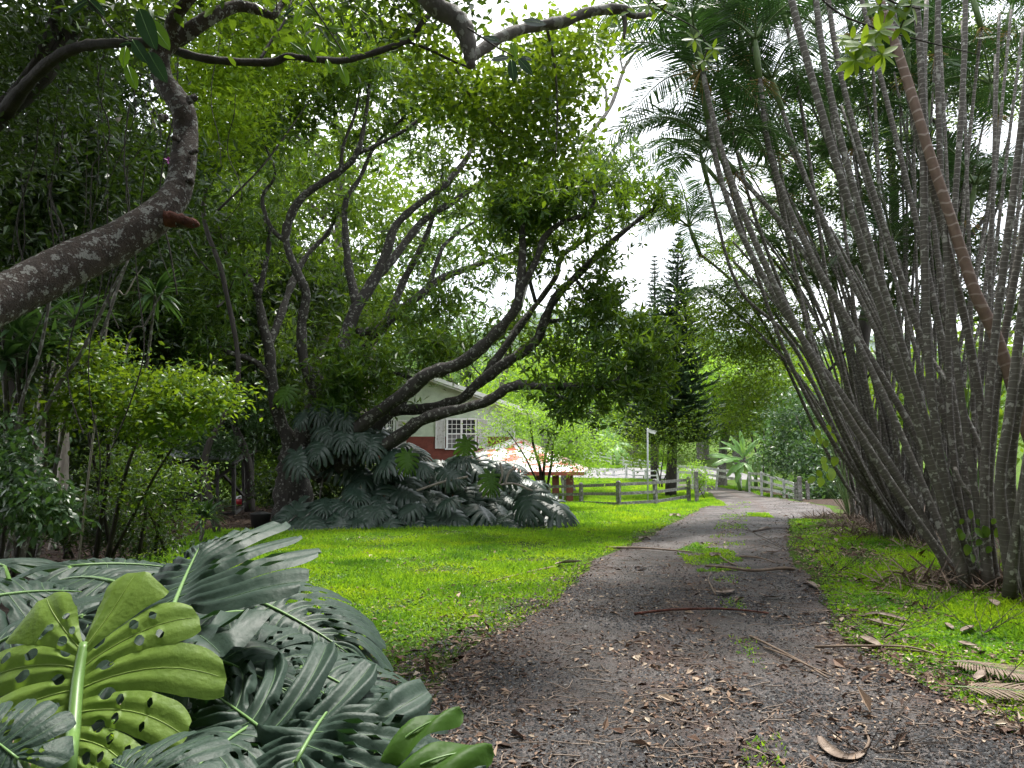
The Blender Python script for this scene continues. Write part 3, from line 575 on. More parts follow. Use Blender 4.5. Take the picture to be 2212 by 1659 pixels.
shutter(940, 961, 906, 969); shutter(1032, 1053, 905, 968); shutter(855, 877, 908, 969)
# porch
Pa = at(1110, 945, 51.2); Pb = at(1262, 1019, 46.2); Pc = at(960, 1019, 46.2); Pd = at(1000, 985, 50.8)
porch = slab('porch_roof', [Pc, Pb, Pa, Pd], .06, M['roof_red'], house); 
Pe = at(1250, 1012, 54); slab('porch_roof', [Pb, at(1275, 1012, 58), at(1135, 950, 56), Pa], .06, M['roof_red'], house)
A = Acc(); q0 = Pc+Vector((0, -.06, -.12)); q1 = Pb+Vector((0, -.06, -.12)); A.bar(q0, q1, .06, .22); A.build('porch_fascia', M['fascia'], house, False)
for px, Y in ((1200, 46.8), (1230, 46.6), (1165, 46.9)):
    a = at(px, 1024, Y); A = Acc(); zz = float(H(a.x, Y)); A.box((a.x, Y, (a.z+zz)/2-.1), (.42, .34, a.z-zz+.2)); A.build('porch_post', M['red_post'], house, False)
for px in (1140, 1178, 1216):
    a = at(px, 1035, 50.3); A = Acc(); A.box((a.x, 50.3, .3), (.12, .1, 1.7)); A.build('porch_rail_post', M['white'], house, False)
# ---------------------------------------------------------------- fences
def fence(name, label, posts, rails, mat, pw=.13, rw=.13, group=None, lean=None, hgt=None, double=False):
    """posts: (px, py_top, py_base, depth)"""
    W = []
    for k, (px, y0, y1, Y) in enumerate(posts):
        b = at(px, y1, Y); t = at(px, y0, Y); W.append((b, t))
    c = W[len(W)//2][0]; f = thing(name, label, 'fence', tuple(c), group); r = random.Random(len(posts))
    for k, (b, t) in enumerate(W):
        A = Acc(); zb = min(b.z, float(H(b.x, b.y)))-.15; hh = t.z-zb; dx = (lean[k] if lean else r.uniform(-.02, .02))
        d = (W[min(k+1, len(W)-1)][0]-W[max(k-1, 0)][0]); an = math.atan2(d.y, d.x); R = [[math.cos(an), -math.sin(an), dx], [math.sin(an), math.cos(an), 0], [0, 0, 1]]
        A.box((b.x, b.y, zb+hh/2-.03), (pw, pw*.8, hh-.06), R); A.box((b.x+dx*hh/2, b.y, t.z-.03), (pw*.98, pw*.78, .06), R, taper=.45)
        A.build('post', mat, f, False)
    for (ra) in rails:
        for k in range(len(W)-1):
            A = Acc(); pts = []
            for q in (k, k+1):
                b, t = W[q]; p = b.lerp(t, ra); p = Vector(p); p.y -= pw*.45; p.z += r.uniform(-.02, .02); pts.append(p)
            d = (pts[1]-pts[0]).normalized()*.05; A.bar(pts[0]-d, pts[1]+d, .045, rw); A.build('rail', mat, f, False)
    return f
fence('rail_fence', 'weathered grey three rail fence across the front lawn, left of the driveway gate', [(1120, 1043, 1094, 46), (1185, 1044, 1091, 45), (1255.5, 1042, 1089, 43), (1336.5, 1038, 1093, 38), (1416, 1034, 1087, 40), (1488, 1029, 1076, 43)], (.84, .47, .08), M['fence'], .2, .16)
fence('rail_fence', 'pale three rail fence along the right side of the driveway under the banana plants', [(1619, 1019, 1056, 55), (1645.5, 1018, 1060, 51), (1667, 1026, 1063, 48.5), (1694, 1035, 1068, 46.5), (1716, 1042, 1074, 44)], (.88, .5, .12), M['fence_white'], .16, .16)
fence('rail_fence', 'pale two rail fence crossing the lawn beyond the bend of the driveway', [(1462, 1002, 1034, 64), (1496, 1005, 1036, 62), (1524, 1006, 1040, 60), (1549, 1010, 1043, 60), (1600, 1017, 1052, 58)], (.85, .45), M['fence_white'], .14, .2, lean=[0, 0, .02, .12, 0])
fence('rail_fence', 'white two rail fence beside the pale road in the distance', [(1290, 1014, 1035, 82), (1306, 1012, 1034, 82), (1326, 1012, 1034, 81), (1353, 1004, 1034, 79), (1369, 1014, 1034, 78), (1395, 1013, 1035, 77), (1421, 1012, 1036, 75), (1443, 1012, 1036, 73), (1465, 1011, 1038, 70)], (.8, .35), M['fence_white'], .2, .14)
fence('rail_fence', 'white three rail fence on the rise below the distant banana plants', [(1262, 970, 990, 98), (1281, 975, 995, 96), (1296, 976, 996, 96), (1320, 980, 1001, 94), (1333, 982, 1003, 94), (1347, 984, 1005, 93), (1363, 987, 1007, 92), (1380, 991, 1010, 92), (1400, 994, 1013, 91), (1430, 998, 1017, 90)], (.85, .5, .15), M['fence_white'], .16, .14)
# gate
def gate(label, post, end, n=5):
    b = at(post[0], post[2], post[3]); t = at(post[0], post[1], post[3]); g = thing('driveway_gate', label, 'gate', tuple(b), 'gates at the driveway')
    A = Acc(); A.box((b.x, b.y, (b.z-.2+t.z)/2), (.19, .18, t.z-b.z+.2)); A.box((b.x, b.y, t.z+.03), (.21, .2, .06), taper=.3); A.build('gate_post', M['fence'], g, False)
    e0 = at(end[0], end[2], end[3]); e1 = at(end[0], end[1], end[3])
    for k in range(n):
        f = .12+.78*k/(n-1); A = Acc(); A.bar(b.lerp(t, f), e0.lerp(e1, f), .05, .14); A.build('gate_rail', M['fence'], g, False)
    A = Acc(); A.bar(e0, e1, .1, .1); A.build('gate_stile', M['fence'], g, False)
    return g
gate('grey wooden gate swung back beside the left end of the front lawn fence', (1505, 1019, 1078, 42), (1520, 1022, 1068, 45))
gate('short weathered wooden gate by the right gate post at the palm clumps', (1729, 1031, 1089, 40), (1718, 1042, 1083, 41.5))
o = Acc(); b = at(1746, 1089, 41); t = at(1746, 1041, 41); o.box((b.x, b.y, (b.z+t.z)/2-.1), (.17, .16, t.z-b.z+.2)); o.box((b.x, b.y, t.z+.03), (.17, .16, .06), taper=.5)
tag(center_origin(o.build('fence_post', M['fence'], None, False)), 'lone grey fence post right of the right hand gate', 'post')
# pole with camera
b = at(1399, 1084, 41.5); t = at(1399, 925, 41.5)
pole = thing('camera_pole', 'slim galvanised pole with a small white camera on top behind the lawn fence', 'pole', tuple(b))
A = Acc(); A.tube([tuple(b-Vector((0, 0, .2))), tuple(t)], .045, 10); A.build('pole', M['metal'], pole)
A = Acc(); p = at(1407, 933, 41.3); A.bar(tuple(t+Vector((0, 0, -.25))), tuple(p+Vector((-.1, 0, 0))), .05, .05); A.build('bracket', M['metal'], pole)
A = Acc(); A.bar(p+Vector((-.2, .02, .07)), p+Vector((.2, -.1, -.07)), .16, .15); A.bar(p+Vector((-.22, .02, .165)), p+Vector((.26, -.12, .02)), .2, .03); A.build('camera_body', M['white'], pole, False)
# ---------------------------------------------------------------- shed (old open timber pen)
sb = at(440, 1110, 29)
shed = thing('timber_pen', 'dark old open timber pen with a sheet metal roof under the left trees', 'shed', (sb.x, 29, 0))
def beam(a, b, w_=.1, mat='shed', name='post'):
    A = Acc(); A.bar(a, b, w_, w_); return A.build(name, M[mat], shed, False)
def P_(px, py, Y): return at(px, py, Y)
for px, y0, y1, Y in ((374, 990, 1115, 29), (432, 990, 1112, 29), (505, 1000, 1112, 29), (400, 990, 1090, 34), (470, 990, 1090, 34), (526, 985, 1094, 32), (546, 980, 1082, 35)):
    beam(P_(px, y0, Y), P_(px, y1+4, Y), .13 if Y < 30 else .11)
for a, b, nm in (((426, 1068, 29.1), (512, 1000, 29.1), 'brace'), ((480, 1024, 29.3), (528, 1072, 31.8), 'brace'), ((530, 987, 32.1), (546, 1080, 34.8), 'brace'), ((507, 1109, 29.1), (547, 1081, 35), 'bottom_rail'), ((432, 1110, 29.1), (507, 1110, 29.1), 'bottom_rail'), ((526, 1040, 32.3), (546, 1036, 35), 'side_rail'), ((526, 1062, 32.3), (546, 1058, 35), 'side_rail')):
    beam(P_(*a), P_(*b), .1, 'shed', nm)
for k in range(6):
    x0 = 374+k*9.5; A = Acc(); a = P_(x0+4.5, 988, 29.15); c = P_(x0+4.5, 1113, 29.15); A.box(((a.x), 29.15, (a.z+c.z)/2), (.155, .03, a.z-c.z)); A.build('board', M['shed'], shed, False)
slab('roof_sheet', [P_(362, 985, 28.4), P_(496, 992, 28.4), P_(500, 975, 34.5), P_(372, 972, 34.5)], .04, M['shed_roof'], shed)
slab('roof_sheet', [P_(496, 1004, 28.6), P_(506, 1000, 28.6), P_(556, 972, 35), P_(530, 972, 35)], .05, M['shed'], shed)
p = P_(527, 1082, 33); A = Acc(); 
bk = thing('plastic_tub', 'small red and white plastic tub inside the timber pen', 'tub', (p.x, p.y, p.z-.15))
A.tube([(p.x, p.y, p.z-.15), (p.x, p.y, p.z+.1)], [.3, .36], 14); A.build('tub', M['red'], bk)
A = Acc(); A.tube([(p.x, p.y, p.z+.1), (p.x, p.y, p.z+.2)], [.4, .33], 14); A.build('lid', M['plain_white'], bk)
p = gnd(562, 1142); pt = thing('plant_pot', 'large black plastic plant pot standing on leaf litter left of the big dark tree', 'plant pot', tuple(p))
A = Acc(); A.tube([(p.x, p.y, p.z), (p.x, p.y, p.z+.42), (p.x, p.y, p.z+.44)], [.24, .30, .32], 18); A.build('pot', M['pot'], pt)
A = Acc(); A.tube([(p.x, p.y, p.z+.442), (p.x, p.y, p.z+.45)], .28, 18); A.build('soil', M['floor'], pt)
p = P_(662, 1026, 23.2); A = Acc(); A.tube([(p.x, p.y+.01, p.z), (p.x, p.y-.01, p.z)], .09, 5)  # white disc at a pale spot on the trunk, object not known
tag(center_origin(A.build('white_disc', M['plain_white'])), 'small white disc on the dark trunk base of the spreading tree', 'plate')
def rock(px, py, s, label):
    p = gnd(px, py); bm = bmesh.new(); bmesh.ops.create_icosphere(bm, subdivisions=3, radius=1)
    r = np.random.default_rng(int(px))
    for v in bm.verts:
        n = vnoise(np.array([v.co.x*2]), np.array([v.co.y*2+v.co.z*3]), 1., int(px))[0]; v.co = Vector((v.co.x*s*1.5, v.co.y*s, max(v.co.z, -.3)*s*.55))*(1+.35*n)
    me = bpy.data.meshes.new('rock'); bm.to_mesh(me); bm.free()
    o = link('rock', me, M['rock']); o.location = p; tag(o, label, 'rock')
rock(533, 1222, .13, 'brown rock half sunk in the lawn above the foreground leaves')
# ---------------------------------------------------------------- tree machinery
def limb_world(L, n=5):
    """L: (px, py, depth, radius in picture px)"""
    W = []
    for (px, py, Y, rp) in L:
        p = at(px, py, Y); W.append((p.x, p.y, p.z, rp*Y/FPX))
    return spline(W, n)
def blobs(B, rng, flat=1.):
    out = []
    for (px, py, rx, ry, Y, dY, n) in B:
        d = norm(rng.standard_normal((n, 3)))*(rng.random((n, 1))**.45)
        for q in d:
            y = Y+q[1]*dY; out.append(tuple(at(px+q[0]*rx, py+q[2]*ry, max(y, 1.))))
    return np.array(out)
def connect(A, P, R, T, rng, rmin=.006, up=.12, sides=4, rscale=.011, crook=.12, maxlen=1e9, step=.45):
    """grow crooked twigs from existing nodes (P, R) to every target T"""
    P = np.asarray(P, float); R = np.asarray(R, float); cap = len(P)+len(T)*14+50
    PP = np.zeros((cap, 3)); RR = np.zeros(cap); n = len(P); PP[:n] = P; RR[:n] = R
    d0 = np.array([np.min(((P-t)**2).sum(1)) for t in T]); tips = []
    for k in np.argsort(d0):
        t = T[k]; d2 = ((PP[:n]-t)**2).sum(1)+np.clip(PP[:n, 2]-t[2], 0, 9)**2*.6; i = int(np.argmin(d2)); a = PP[i]; L = np.linalg.norm(t-a)
        if L < .05 or L > maxlen: tips.append((t, norm(t-a))); continue
        m = max(2, min(10, int(L/step)+1)); mid = (a+t)/2+rng.standard_normal(3)*L*crook+np.array([0, 0, -up*L*.5 if t[2] > a[2] else up*L])
        s = np.linspace(0, 1, m+1)[:, None]; path = a*(1-s)**2+2*mid*s*(1-s)+t*s**2
        path[1:-1] += rng.standard_normal((m-1, 3))*L*crook*.18
        r0 = min(RR[i]*.75, rmin+rscale*L); rad = np.linspace(r0, rmin, m+1)
        A.tube(path, rad, sides, cap=False); e = min(m, cap-n); PP[n:n+e] = path[1:1+e]; RR[n:n+e] = rad[1:1+e]; n += e
        tips.append((t, norm(path[-1]-path[-2])))
    return tips
def rosettes(tips, per, spread, nl, size, tpl, rng, axis_up=.35, open_=1.1):
    P = []; D = []; S = []; Nn = []
    for t, d in tips:
        for _ in range(per):
            c = t+rng.standard_normal(3)*spread; ax = norm(d*.5+rng.standard_normal(3)*.5+np.array([0, 0, axis_up])); s = size*rng.uniform(.75, 1.2)
            b = norm(rng.standard_normal((nl, 3))); dd = norm(b*open_+ax*.55-np.array([0, 0, .12]))
            P.append(np.repeat(c[None], nl, 0)+dd*s*.06); D.append(dd); S.append(np.full(nl, s)*rng.uniform(.6, 1.1, nl)); Nn.append(ax[None]+rng.standard_normal((nl, 3))*.25+np.array([0, 0, .3]))
    return scatter(tpl, np.vstack(P), np.vstack(D), np.concatenate(S), np.vstack(Nn), rng)
def sprays(tips, nl, spread, size, tpl, rng, flat=.6, droop=-.25, tilt=.5):
    n = len(tips)*nl; T = np.repeat(np.array([t for t, d in tips]), nl, 0)
    o = rng.standard_normal((n, 3))*spread; o[:, 2] *= flat
    D = rng.standard_normal((n, 3)); D[:, 2] = D[:, 2]*.6+droop; N = np.tile([0, 0, 1.], (n, 1))+rng.standard_normal((n, 3))*tilt
    return scatter(tpl, T+o, D, size*rng.uniform(.6, 1.3, n), N, rng)
def make_tree(name, label, cat, limbs, B, mat, bark, seed, style='spray', size=.12, nl=60, spread=.5, per=3, tpl=None, group=None, extra=None, trunk_sides=9, flat=.6, droop=-.25, rscale=.011, rmin=.006, base=None, jit=.05, crown_name='crown', maxlen=1e9, tilt=.5, lres=5):
    rng = np.random.default_rng(seed); Wl = [limb_world(l, lres) for l in limbs]
    b = base if base is not None else Wl[0][0][:3]
    t = thing(name, label, cat, tuple(float(v) for v in b), group)
    A = Acc(); 
    for k, Wk in enumerate(Wl):
        R = Wk[:, 3]*(1+(.07 if lres < 8 else .006)*rng.standard_normal(len(Wk))); 
        q = Wk[:, :3]; R = R*(1+.09*vnoise(q[:, 0]+q[:, 2], q[:, 1]+q[:, 2]*.5, 2.0, seed+k))
        A.tube(q, R, trunk_sides if k < 3 else max(6, trunk_sides-2), jit)
    P = np.vstack([w_[:, :3] for w_ in Wl]); R = np.concatenate([w_[:, 3] for w_ in Wl])
    T = blobs(B, rng); tips = connect(A, P, R, T, rng, rmin=rmin, rscale=rscale, maxlen=maxlen)
    A.build('trunk', bark, t)
    tpl = tpl or leaf4(.36, .08, .15)
    V, F = rosettes(tips, per, spread, nl, size, tpl, rng) if style == 'rosette' else sprays(tips, nl, spread, size, tpl, rng, flat, droop, tilt)
    mesh_np(crown_name, V, F, mat, t, smooth=False); print(name, label[:30], len(F[0]))
    return t
# ---------------------------------------------------------------- spreading tree in the middle
def c5(*pts): return [(438.9+.8646*x, 219.5+.8646*y, Y, r) for (x, y, Y, r) in pts]
L_mango = [
 c5((222, 1066, 24, 48), (225, 1000, 24, 40), (222, 930, 24, 34), (226, 870, 24, 30)),
 c5((222, 890, 24, 28), (215, 845, 23.8, 17), (188, 785, 23.6, 13), (172, 690, 23.4, 12), (165, 620, 23.3, 11), (150, 560, 23.2, 10), (135, 485, 23, 8), (100, 420, 22.8, 6), (60, 385, 22.6, 4), (38, 310, 22.5, 2)),
 c5((136, 490, 23, 7), (155, 410, 23, 6), (165, 335, 23, 5), (150, 285, 23, 3)),
 c5((164, 610, 23.4, 9), (195, 530, 24, 9), (224, 450, 24.8, 8), (262, 380, 25.5, 6), (310, 330, 26, 5), (340, 270, 26, 3)),
 c5((172, 700, 23.4, 7), (130, 650, 23, 6), (60, 625, 22.5, 5), (0, 590, 22, 3)),
 c5((228, 900, 24, 26), (285, 765, 23.6, 13), (270, 700, 23.3, 12), (250, 640, 23.1, 11), (246, 560, 23, 11), (258, 482, 22.8, 10), (236, 430, 22.6, 10), (207, 350, 22.4, 9), (218, 288, 22.2, 9), (255, 232, 22, 9), (345, 172, 21.8, 8), (384, 128, 21.5, 6), (402, 60, 21.3, 5), (412, -10, 21, 4), (420, -90, 21, 3)),
 c5((208, 352, 22.4, 6), (168, 312, 22.2, 5), (148, 240, 22, 4), (180, 180, 21.8, 3), (150, 100, 21.5, 2)),
 c5((345, 172, 21.8, 5), (350, 110, 21.5, 4), (380, 30, 21.2, 3), (395, -60, 21, 2)),
 c5((386, 130, 21.6, 5), (450, 100, 21.5, 4), (520, 60, 21.2, 4), (600, -10, 21, 3)),
 c5((228, 900, 24, 28), (290, 745, 24.2, 19), (340, 622, 24.5, 16), (384, 515, 24.8, 14), (430, 440, 25, 12), (460, 370, 25, 10), (480, 312, 25, 9), (530, 262, 25, 8), (600, 210, 25, 8), (658, 142, 25, 6), (675, 92, 25, 4)),
 c5((384, 515, 24.8, 11), (365, 420, 25, 9), (356, 340, 25.2, 8), (356, 250, 25.4, 6), (392, 190, 25.5, 5), (430, 110, 25.6, 4), (500, 40, 25.6, 3)),
 c5((425, 445, 25, 9), (470, 398, 25.4, 9), (520, 332, 25.8, 8), (562, 288, 26, 8), (640, 240, 26.2, 7), (722, 178, 26.4, 5), (760, 120, 26.5, 3)),
 c5((385, 578, 24.6, 10), (440, 566, 25, 10), (490, 522, 25.4, 9), (560, 470, 25.8, 9), (600, 440, 26, 8), (680, 410, 26.3, 6), (770, 380, 26.5, 4), (800, 360, 26.5, 2)),
 c5((560, 470, 25.8, 6), (590, 385, 26, 5), (610, 350, 26.2, 4), (680, 300, 26.5, 3), (740, 285, 26.6, 2)),
 c5((232, 870, 24, 22), (300, 722, 24.6, 14), (370, 650, 25.2, 13), (450, 562, 25.8, 11), (500, 450, 26.4, 8), (560, 330, 27, 6), (600, 180, 27.4, 4)),
 c5((285, 930, 23.6, 24), (310, 896, 23.3, 18), (400, 805, 22.6, 16), (500, 732, 22, 16), (560, 682, 21.7, 15), (640, 655, 21.4, 14), (700, 610, 21, 13), (760, 545, 20.6, 12), (786, 500, 20.4, 11), (797, 400, 20.2, 9), (797, 320, 20, 7), (800, 240, 20, 3)),
 c5((786, 480, 20.4, 8), (830, 402, 20.1, 7), (852, 340, 20, 7), (900, 300, 19.8, 6), (962, 280, 19.6, 6), (977, 240, 19.5, 4), (963, 205, 19.5, 2)),
 c5((300, 905, 23.6, 14), (400, 850, 23.6, 12), (470, 778, 23.5, 12), (560, 767, 23.3, 12), (640, 745, 23.1, 12), (690, 702, 23, 12), (760, 650, 22.8, 12), (830, 600, 22.7, 11), (852, 550, 22.6, 10), (880, 490, 22.5, 9), (950, 420, 22.3, 8), (1010, 360, 22.2, 7), (1080, 302, 22, 5), (1150, 250, 22, 3)),
 c5((700, 690, 23, 9), (790, 562, 23.4, 8), (822, 520, 23.6, 7), (880, 440, 23.8, 6), (900, 382, 24, 6), (1000, 320, 24.2, 4), (1062, 290, 24.2, 2)),
 c5((335, 915, 23.2, 14), (430, 872, 22.8, 13), (500, 830, 22.4, 13), (560, 790, 22, 13), (700, 752, 21.5, 11), (770, 712, 21.2, 10), (840, 712, 21, 9), (930, 711, 20.8, 8), (1000, 712, 20.6, 7), (1060, 680, 20.4, 5), (1105, 640, 20.2, 3)),
 c5((765, 712, 21.2, 8), (800, 702, 21.4, 7), (862, 722, 21.3, 5), (900, 742, 21.3, 2)),
 c5((856, 548, 22.6, 5), (900, 546, 22.4, 4), (960, 535, 22.2, 3), (992, 546, 22.2, 1.5)),
 c5((935, 450, 22.4, 4), (965, 480, 22.2, 3), (1012, 488, 22, 1.5)),
 c5((830, 500, 22.6, 5), (815, 430, 22.8, 4), (835, 380, 23, 3), (880, 330, 23, 2)),
 c5((490, 775, 23.4, 8), (520, 700, 24, 7), (480, 680, 24, 5), (420, 690, 24.4, 4)),
]
# (px, py, rx, ry, depth, +-depth, clusters)
B_mango = [(520, 330, 90, 90, 23, 2, 22), (600, 250, 90, 80, 23.5, 2, 24), (700, 190, 90, 70, 23.5, 2, 28), (800, 130, 90, 70, 23.5, 2, 30), (640, 380, 70, 60, 25, 1.5, 9), (560, 460, 70, 60, 25, 1.5, 9),
 (560, 560, 70, 50, 26, 1.5, 8), (470, 620, 60, 60, 22.5, 2, 18), (430, 700, 70, 40, 22, 1.5, 20), (740, 300, 70, 60, 25, 1.5, 10), (820, 250, 80, 50, 26, 1.5, 12), (900, 180, 80, 60, 25, 2, 24), (930, 330, 70, 50, 27, 1.6, 8), (1010, 250, 80, 60, 26.5, 1.6, 14),
 (1150, 430, 95, 50, 20.4, 1.6, 44), (1080, 480, 60, 40, 21, 1.5, 12), (1240, 400, 90, 50, 21, 1.6, 18), (1330, 340, 60, 40, 22, 1.6, 8), (1350, 430, 60, 40, 22, 1.6, 9), (1250, 480, 70, 40, 23, 1.5, 8), (1290, 560, 60, 30, 22.6, 1.5, 6),
 (980, 430, 60, 50, 26, 1.6, 12), (1040, 590, 70, 40, 25, 1.5, 7), (900, 540, 70, 50, 27, 1.5, 8), (800, 520, 70, 60, 27, 1.5, 7), (700, 560, 60, 60, 26.5, 1.5, 7), (960, 660, 90, 35, 25, 1.5, 10), (850, 700, 90, 40, 25.5, 1.5, 12), (1060, 700, 100, 40, 24, 1.5, 10), (950, 755, 110, 30, 23.5, 1.6, 18),
 (770, 790, 70, 45, 23, 1.6, 26), (860, 835, 40, 16, 22.6, 1.4, 5), (1180, 765, 100, 30, 23, 1.6, 12), (1240, 690, 80, 40, 24, 1.6, 7), (1320, 720, 80, 55, 21.5, 1.6, 12), (1390, 760, 60, 50, 20.5, 1.4, 12), (1330, 800, 80, 25, 20.6, 1.4, 9), (1250, 860, 60, 14, 21, 1, 10), (1380, 840, 40, 20, 20.5, 1, 10), (1270, 640, 50, 25, 22.4, 1.4, 10), (1170, 560, 60, 40, 22.4, 1.5, 10), (740, 860, 50, 30, 23, 1.4, 16), (620, 740, 50, 50, 26, 1.5, 7)]
B_mango += [(l[-1][0], l[-1][1], 42, 34, l[-1][2], 1., 6) for l in L_mango[1:]]
mango = make_tree('spreading_tree', 'large spreading tree with many long dark lichened limbs reaching over the lawn towards the driveway', 'tree', L_mango, B_mango, M['mango'], M['bark_mango'], 101, 'rosette', .33, 8, .38, per=9, tpl=leaf4(.27, .05, .22), jit=.06, trunk_sides=12, rscale=.016, rmin=.009)
# ---------------------------------------------------------------- near lichened tree on the left
L_near = [
 [(-330, 880, 3.6, 60), (-200, 770, 3.9, 56), (-60, 680, 4.3, 52), (60, 618, 4.6, 49), (150, 572, 4.8, 46), (240, 530, 5, 43), (300, 495, 5.1, 40), (348, 458, 5.2, 36), (382, 415, 5.3, 31), (396, 350, 5.4, 28), (401, 290, 5.5, 26), (396, 240, 5.5, 25), (375, 205, 5.55, 24), (352, 170, 5.6, 22), (346, 120, 5.6, 21), (376, 82, 5.6, 20)],
 [(376, 84, 5.6, 18), (372, 50, 5.5, 15), (392, 18, 5.4, 13), (430, -25, 5.3, 11), (470, -80, 5.2, 8)],
 [(380, 84, 5.6, 20), (405, 70, 5.6, 18), (450, 40, 5.6, 16), (510, 14, 5.7, 13), (560, 22, 5.8, 11), (590, 34, 5.8, 8), (612, 5, 5.9, 7), (650, -20, 6, 5)],
 [(350, 468, 5.2, 17), (385, 480, 5.15, 15), (424, 484, 5.1, 9)]]
near = make_tree('lichened_tree', 'nearest crooked tree trunk with white lichen patches leaning in from the left edge', 'tree', L_near, [(520, -60, 200, 60, 5.6, .8, 16), (250, -70, 150, 50, 5.4, .6, 10), (610, 60, 40, 30, 5.9, .3, 3)], M['mango'], M['bark_near'], 102, 'spray', .11, 16, .25, tpl=leaf_fine(.4, .08, .2, 4), trunk_sides=28, jit=.008, lres=10, rscale=.006, rmin=.003)
A = Acc(); a = at(352, 470, 5.15); b = at(430, 486, 5.1); A.tube(spline([(*a, .06), (*(a.lerp(b, .5)+Vector((0, 0, .01))), .05), (*b, .018)], 5)[:, :3], [.055, .056, .05, .05, .052, .047, .04, .043, .035, .03, .012], 9, .18); A.build('broken_stub', M['red_wood'], near)
for k, (px, py, rr) in enumerate(((415, 395, .04), (424, 215, .035), (345, 255, .03), (372, 300, .025), (428, 330, .02))):
    a = at(px-14 if px > 400 else px+12, py, 5.35); b = at(px, py-4, 5.25); A = Acc(); A.tube([tuple(a), tuple(a.lerp(b, .6)), tuple(b)], [rr, rr*.9, rr*.4], 8, .12); A.build('knot', M['bark_near'], near)
# two dark leaning trunks and the long shiny limb crossing the top left
L2 = [[(-420, 620, 8, 28), (-200, 400, 8, 28), (0, 245, 8, 26), (90, 160, 8, 22), (140, 90, 8, 18), (195, -10, 8, 15), (240, -90, 8, 12)],
      [(30, 215, 8, 18), (85, 130, 7.9, 14), (120, 40, 7.9, 12), (130, -40, 7.9, 10)],
      [(10, 245, 7.8, 17), (60, 180, 7.4, 14), (120, 125, 7, 12.5), (180, 100, 6.8, 11.5), (250, 93, 6.6, 10.5), (330, 93, 6.5, 10), (390, 113, 6.5, 9.5), (450, 128, 6.5, 9), (520, 134, 6.6, 9), (590, 134, 6.7, 9), (622, 122, 6.7, 8.5), (680, 128, 6.8, 8), (745, 130, 7, 7.5), (820, 110, 7.2, 7), (887, 83, 7.4, 6.5), (910, 50, 7.4, 5.5), (940, 22, 7.5, 5)],
      [(560, 133, 6.7, 4), (585, 90, 6.8, 3.5), (612, 50, 6.9, 2.5), (630, 0, 7, 1.5)], [(880, 90, 7.4, 4), (930, 108, 7.4, 3.5), (975, 130, 7.4, 3), (1020, 148, 7.3, 2)]]
make_tree('leaning_tree', 'dark double trunk at the top left with a long smooth limb crossing behind lichened bark', 'tree', L2,
 [(90, 60, 110, 70, 8.4, 1, 46), (60, 200, 80, 90, 8.6, 1, 40), (220, 10, 90, 50, 8, 1, 24), (300, 40, 80, 40, 8, 1, 16), (700, 20, 120, 40, 7.6, .8, 20), (900, 0, 90, 50, 7.6, .8, 24), (30, 330, 50, 60, 8.4, .8, 14)], M['dark'], M['bark_dark'], 103, 'spray', .12, 34, .3, tpl=leaf4(.42, .08, .15), trunk_sides=12, rscale=.006, rmin=.003, base=(-7.6, 8, 0), tilt=.9)
# hooked dark limb at the top with hanging leafy curtain
L3 = [[(800, -260, 6.6, 28), (880, -80, 6.5, 26), (935, 5, 6.5, 24), (985, 40, 6.5, 22), (1005, 70, 6.5, 21), (1014, 110, 6.5, 16), (1018, 146, 6.5, 8)],
      [(1010, 128, 6.5, 13), (1045, 105, 6.6, 14), (1090, 76, 6.7, 14), (1154, 57, 6.9, 13), (1220, 46, 7, 12), (1277, 25, 7.1, 11), (1345, 20, 7.2, 11), (1372, 34, 7.2, 8), (1405, 30, 7.3, 5)],
      [(1345, 24, 7.2, 7), (1350, 50, 7.2, 5), (1348, 84, 7.2, 2.5)], [(1180, 55, 7, 4), (1198, 140, 7.2, 3), (1204, 240, 7.4, 2.5), (1200, 340, 7.5, 1.5)], [(985, 150, 7.4, 3), (1030, 230, 7.8, 3), (1090, 290, 8, 2.5), (1140, 330, 8.2, 1.5)]]
make_tree('overhanging_tree', 'thick dark hooked limb at the top centre with small leaves hanging below it', 'tree', L3,
 [(1060, 210, 120, 50, 8.2, 1.1, 60), (1180, 200, 100, 80, 8.2, 1.1, 70), (1120, 290, 100, 60, 8.3, 1, 56), (960, 200, 70, 50, 8.2, 1, 26), (1210, 320, 50, 50, 8.2, .8, 24), (1080, 360, 70, 30, 8.3, .7, 16), (1230, 120, 50, 70, 8, .8, 24), (1130, 100, 70, 60, 7.6, .8, 26), (940, 130, 80, 40, 8, .8, 16), (1290, 50, 70, 50, 7.6, .6, 16), (900, 60, 60, 50, 8, .8, 16)],
 M['shrub'], M['bark_grey'], 104, 'spray', .09, 25, .2, tpl=leaf_fine(.48, .08, .2, 3), trunk_sides=14, jit=.05, rscale=.005, rmin=.0025, base=(-1.4, 6.6, 0), tilt=.9)
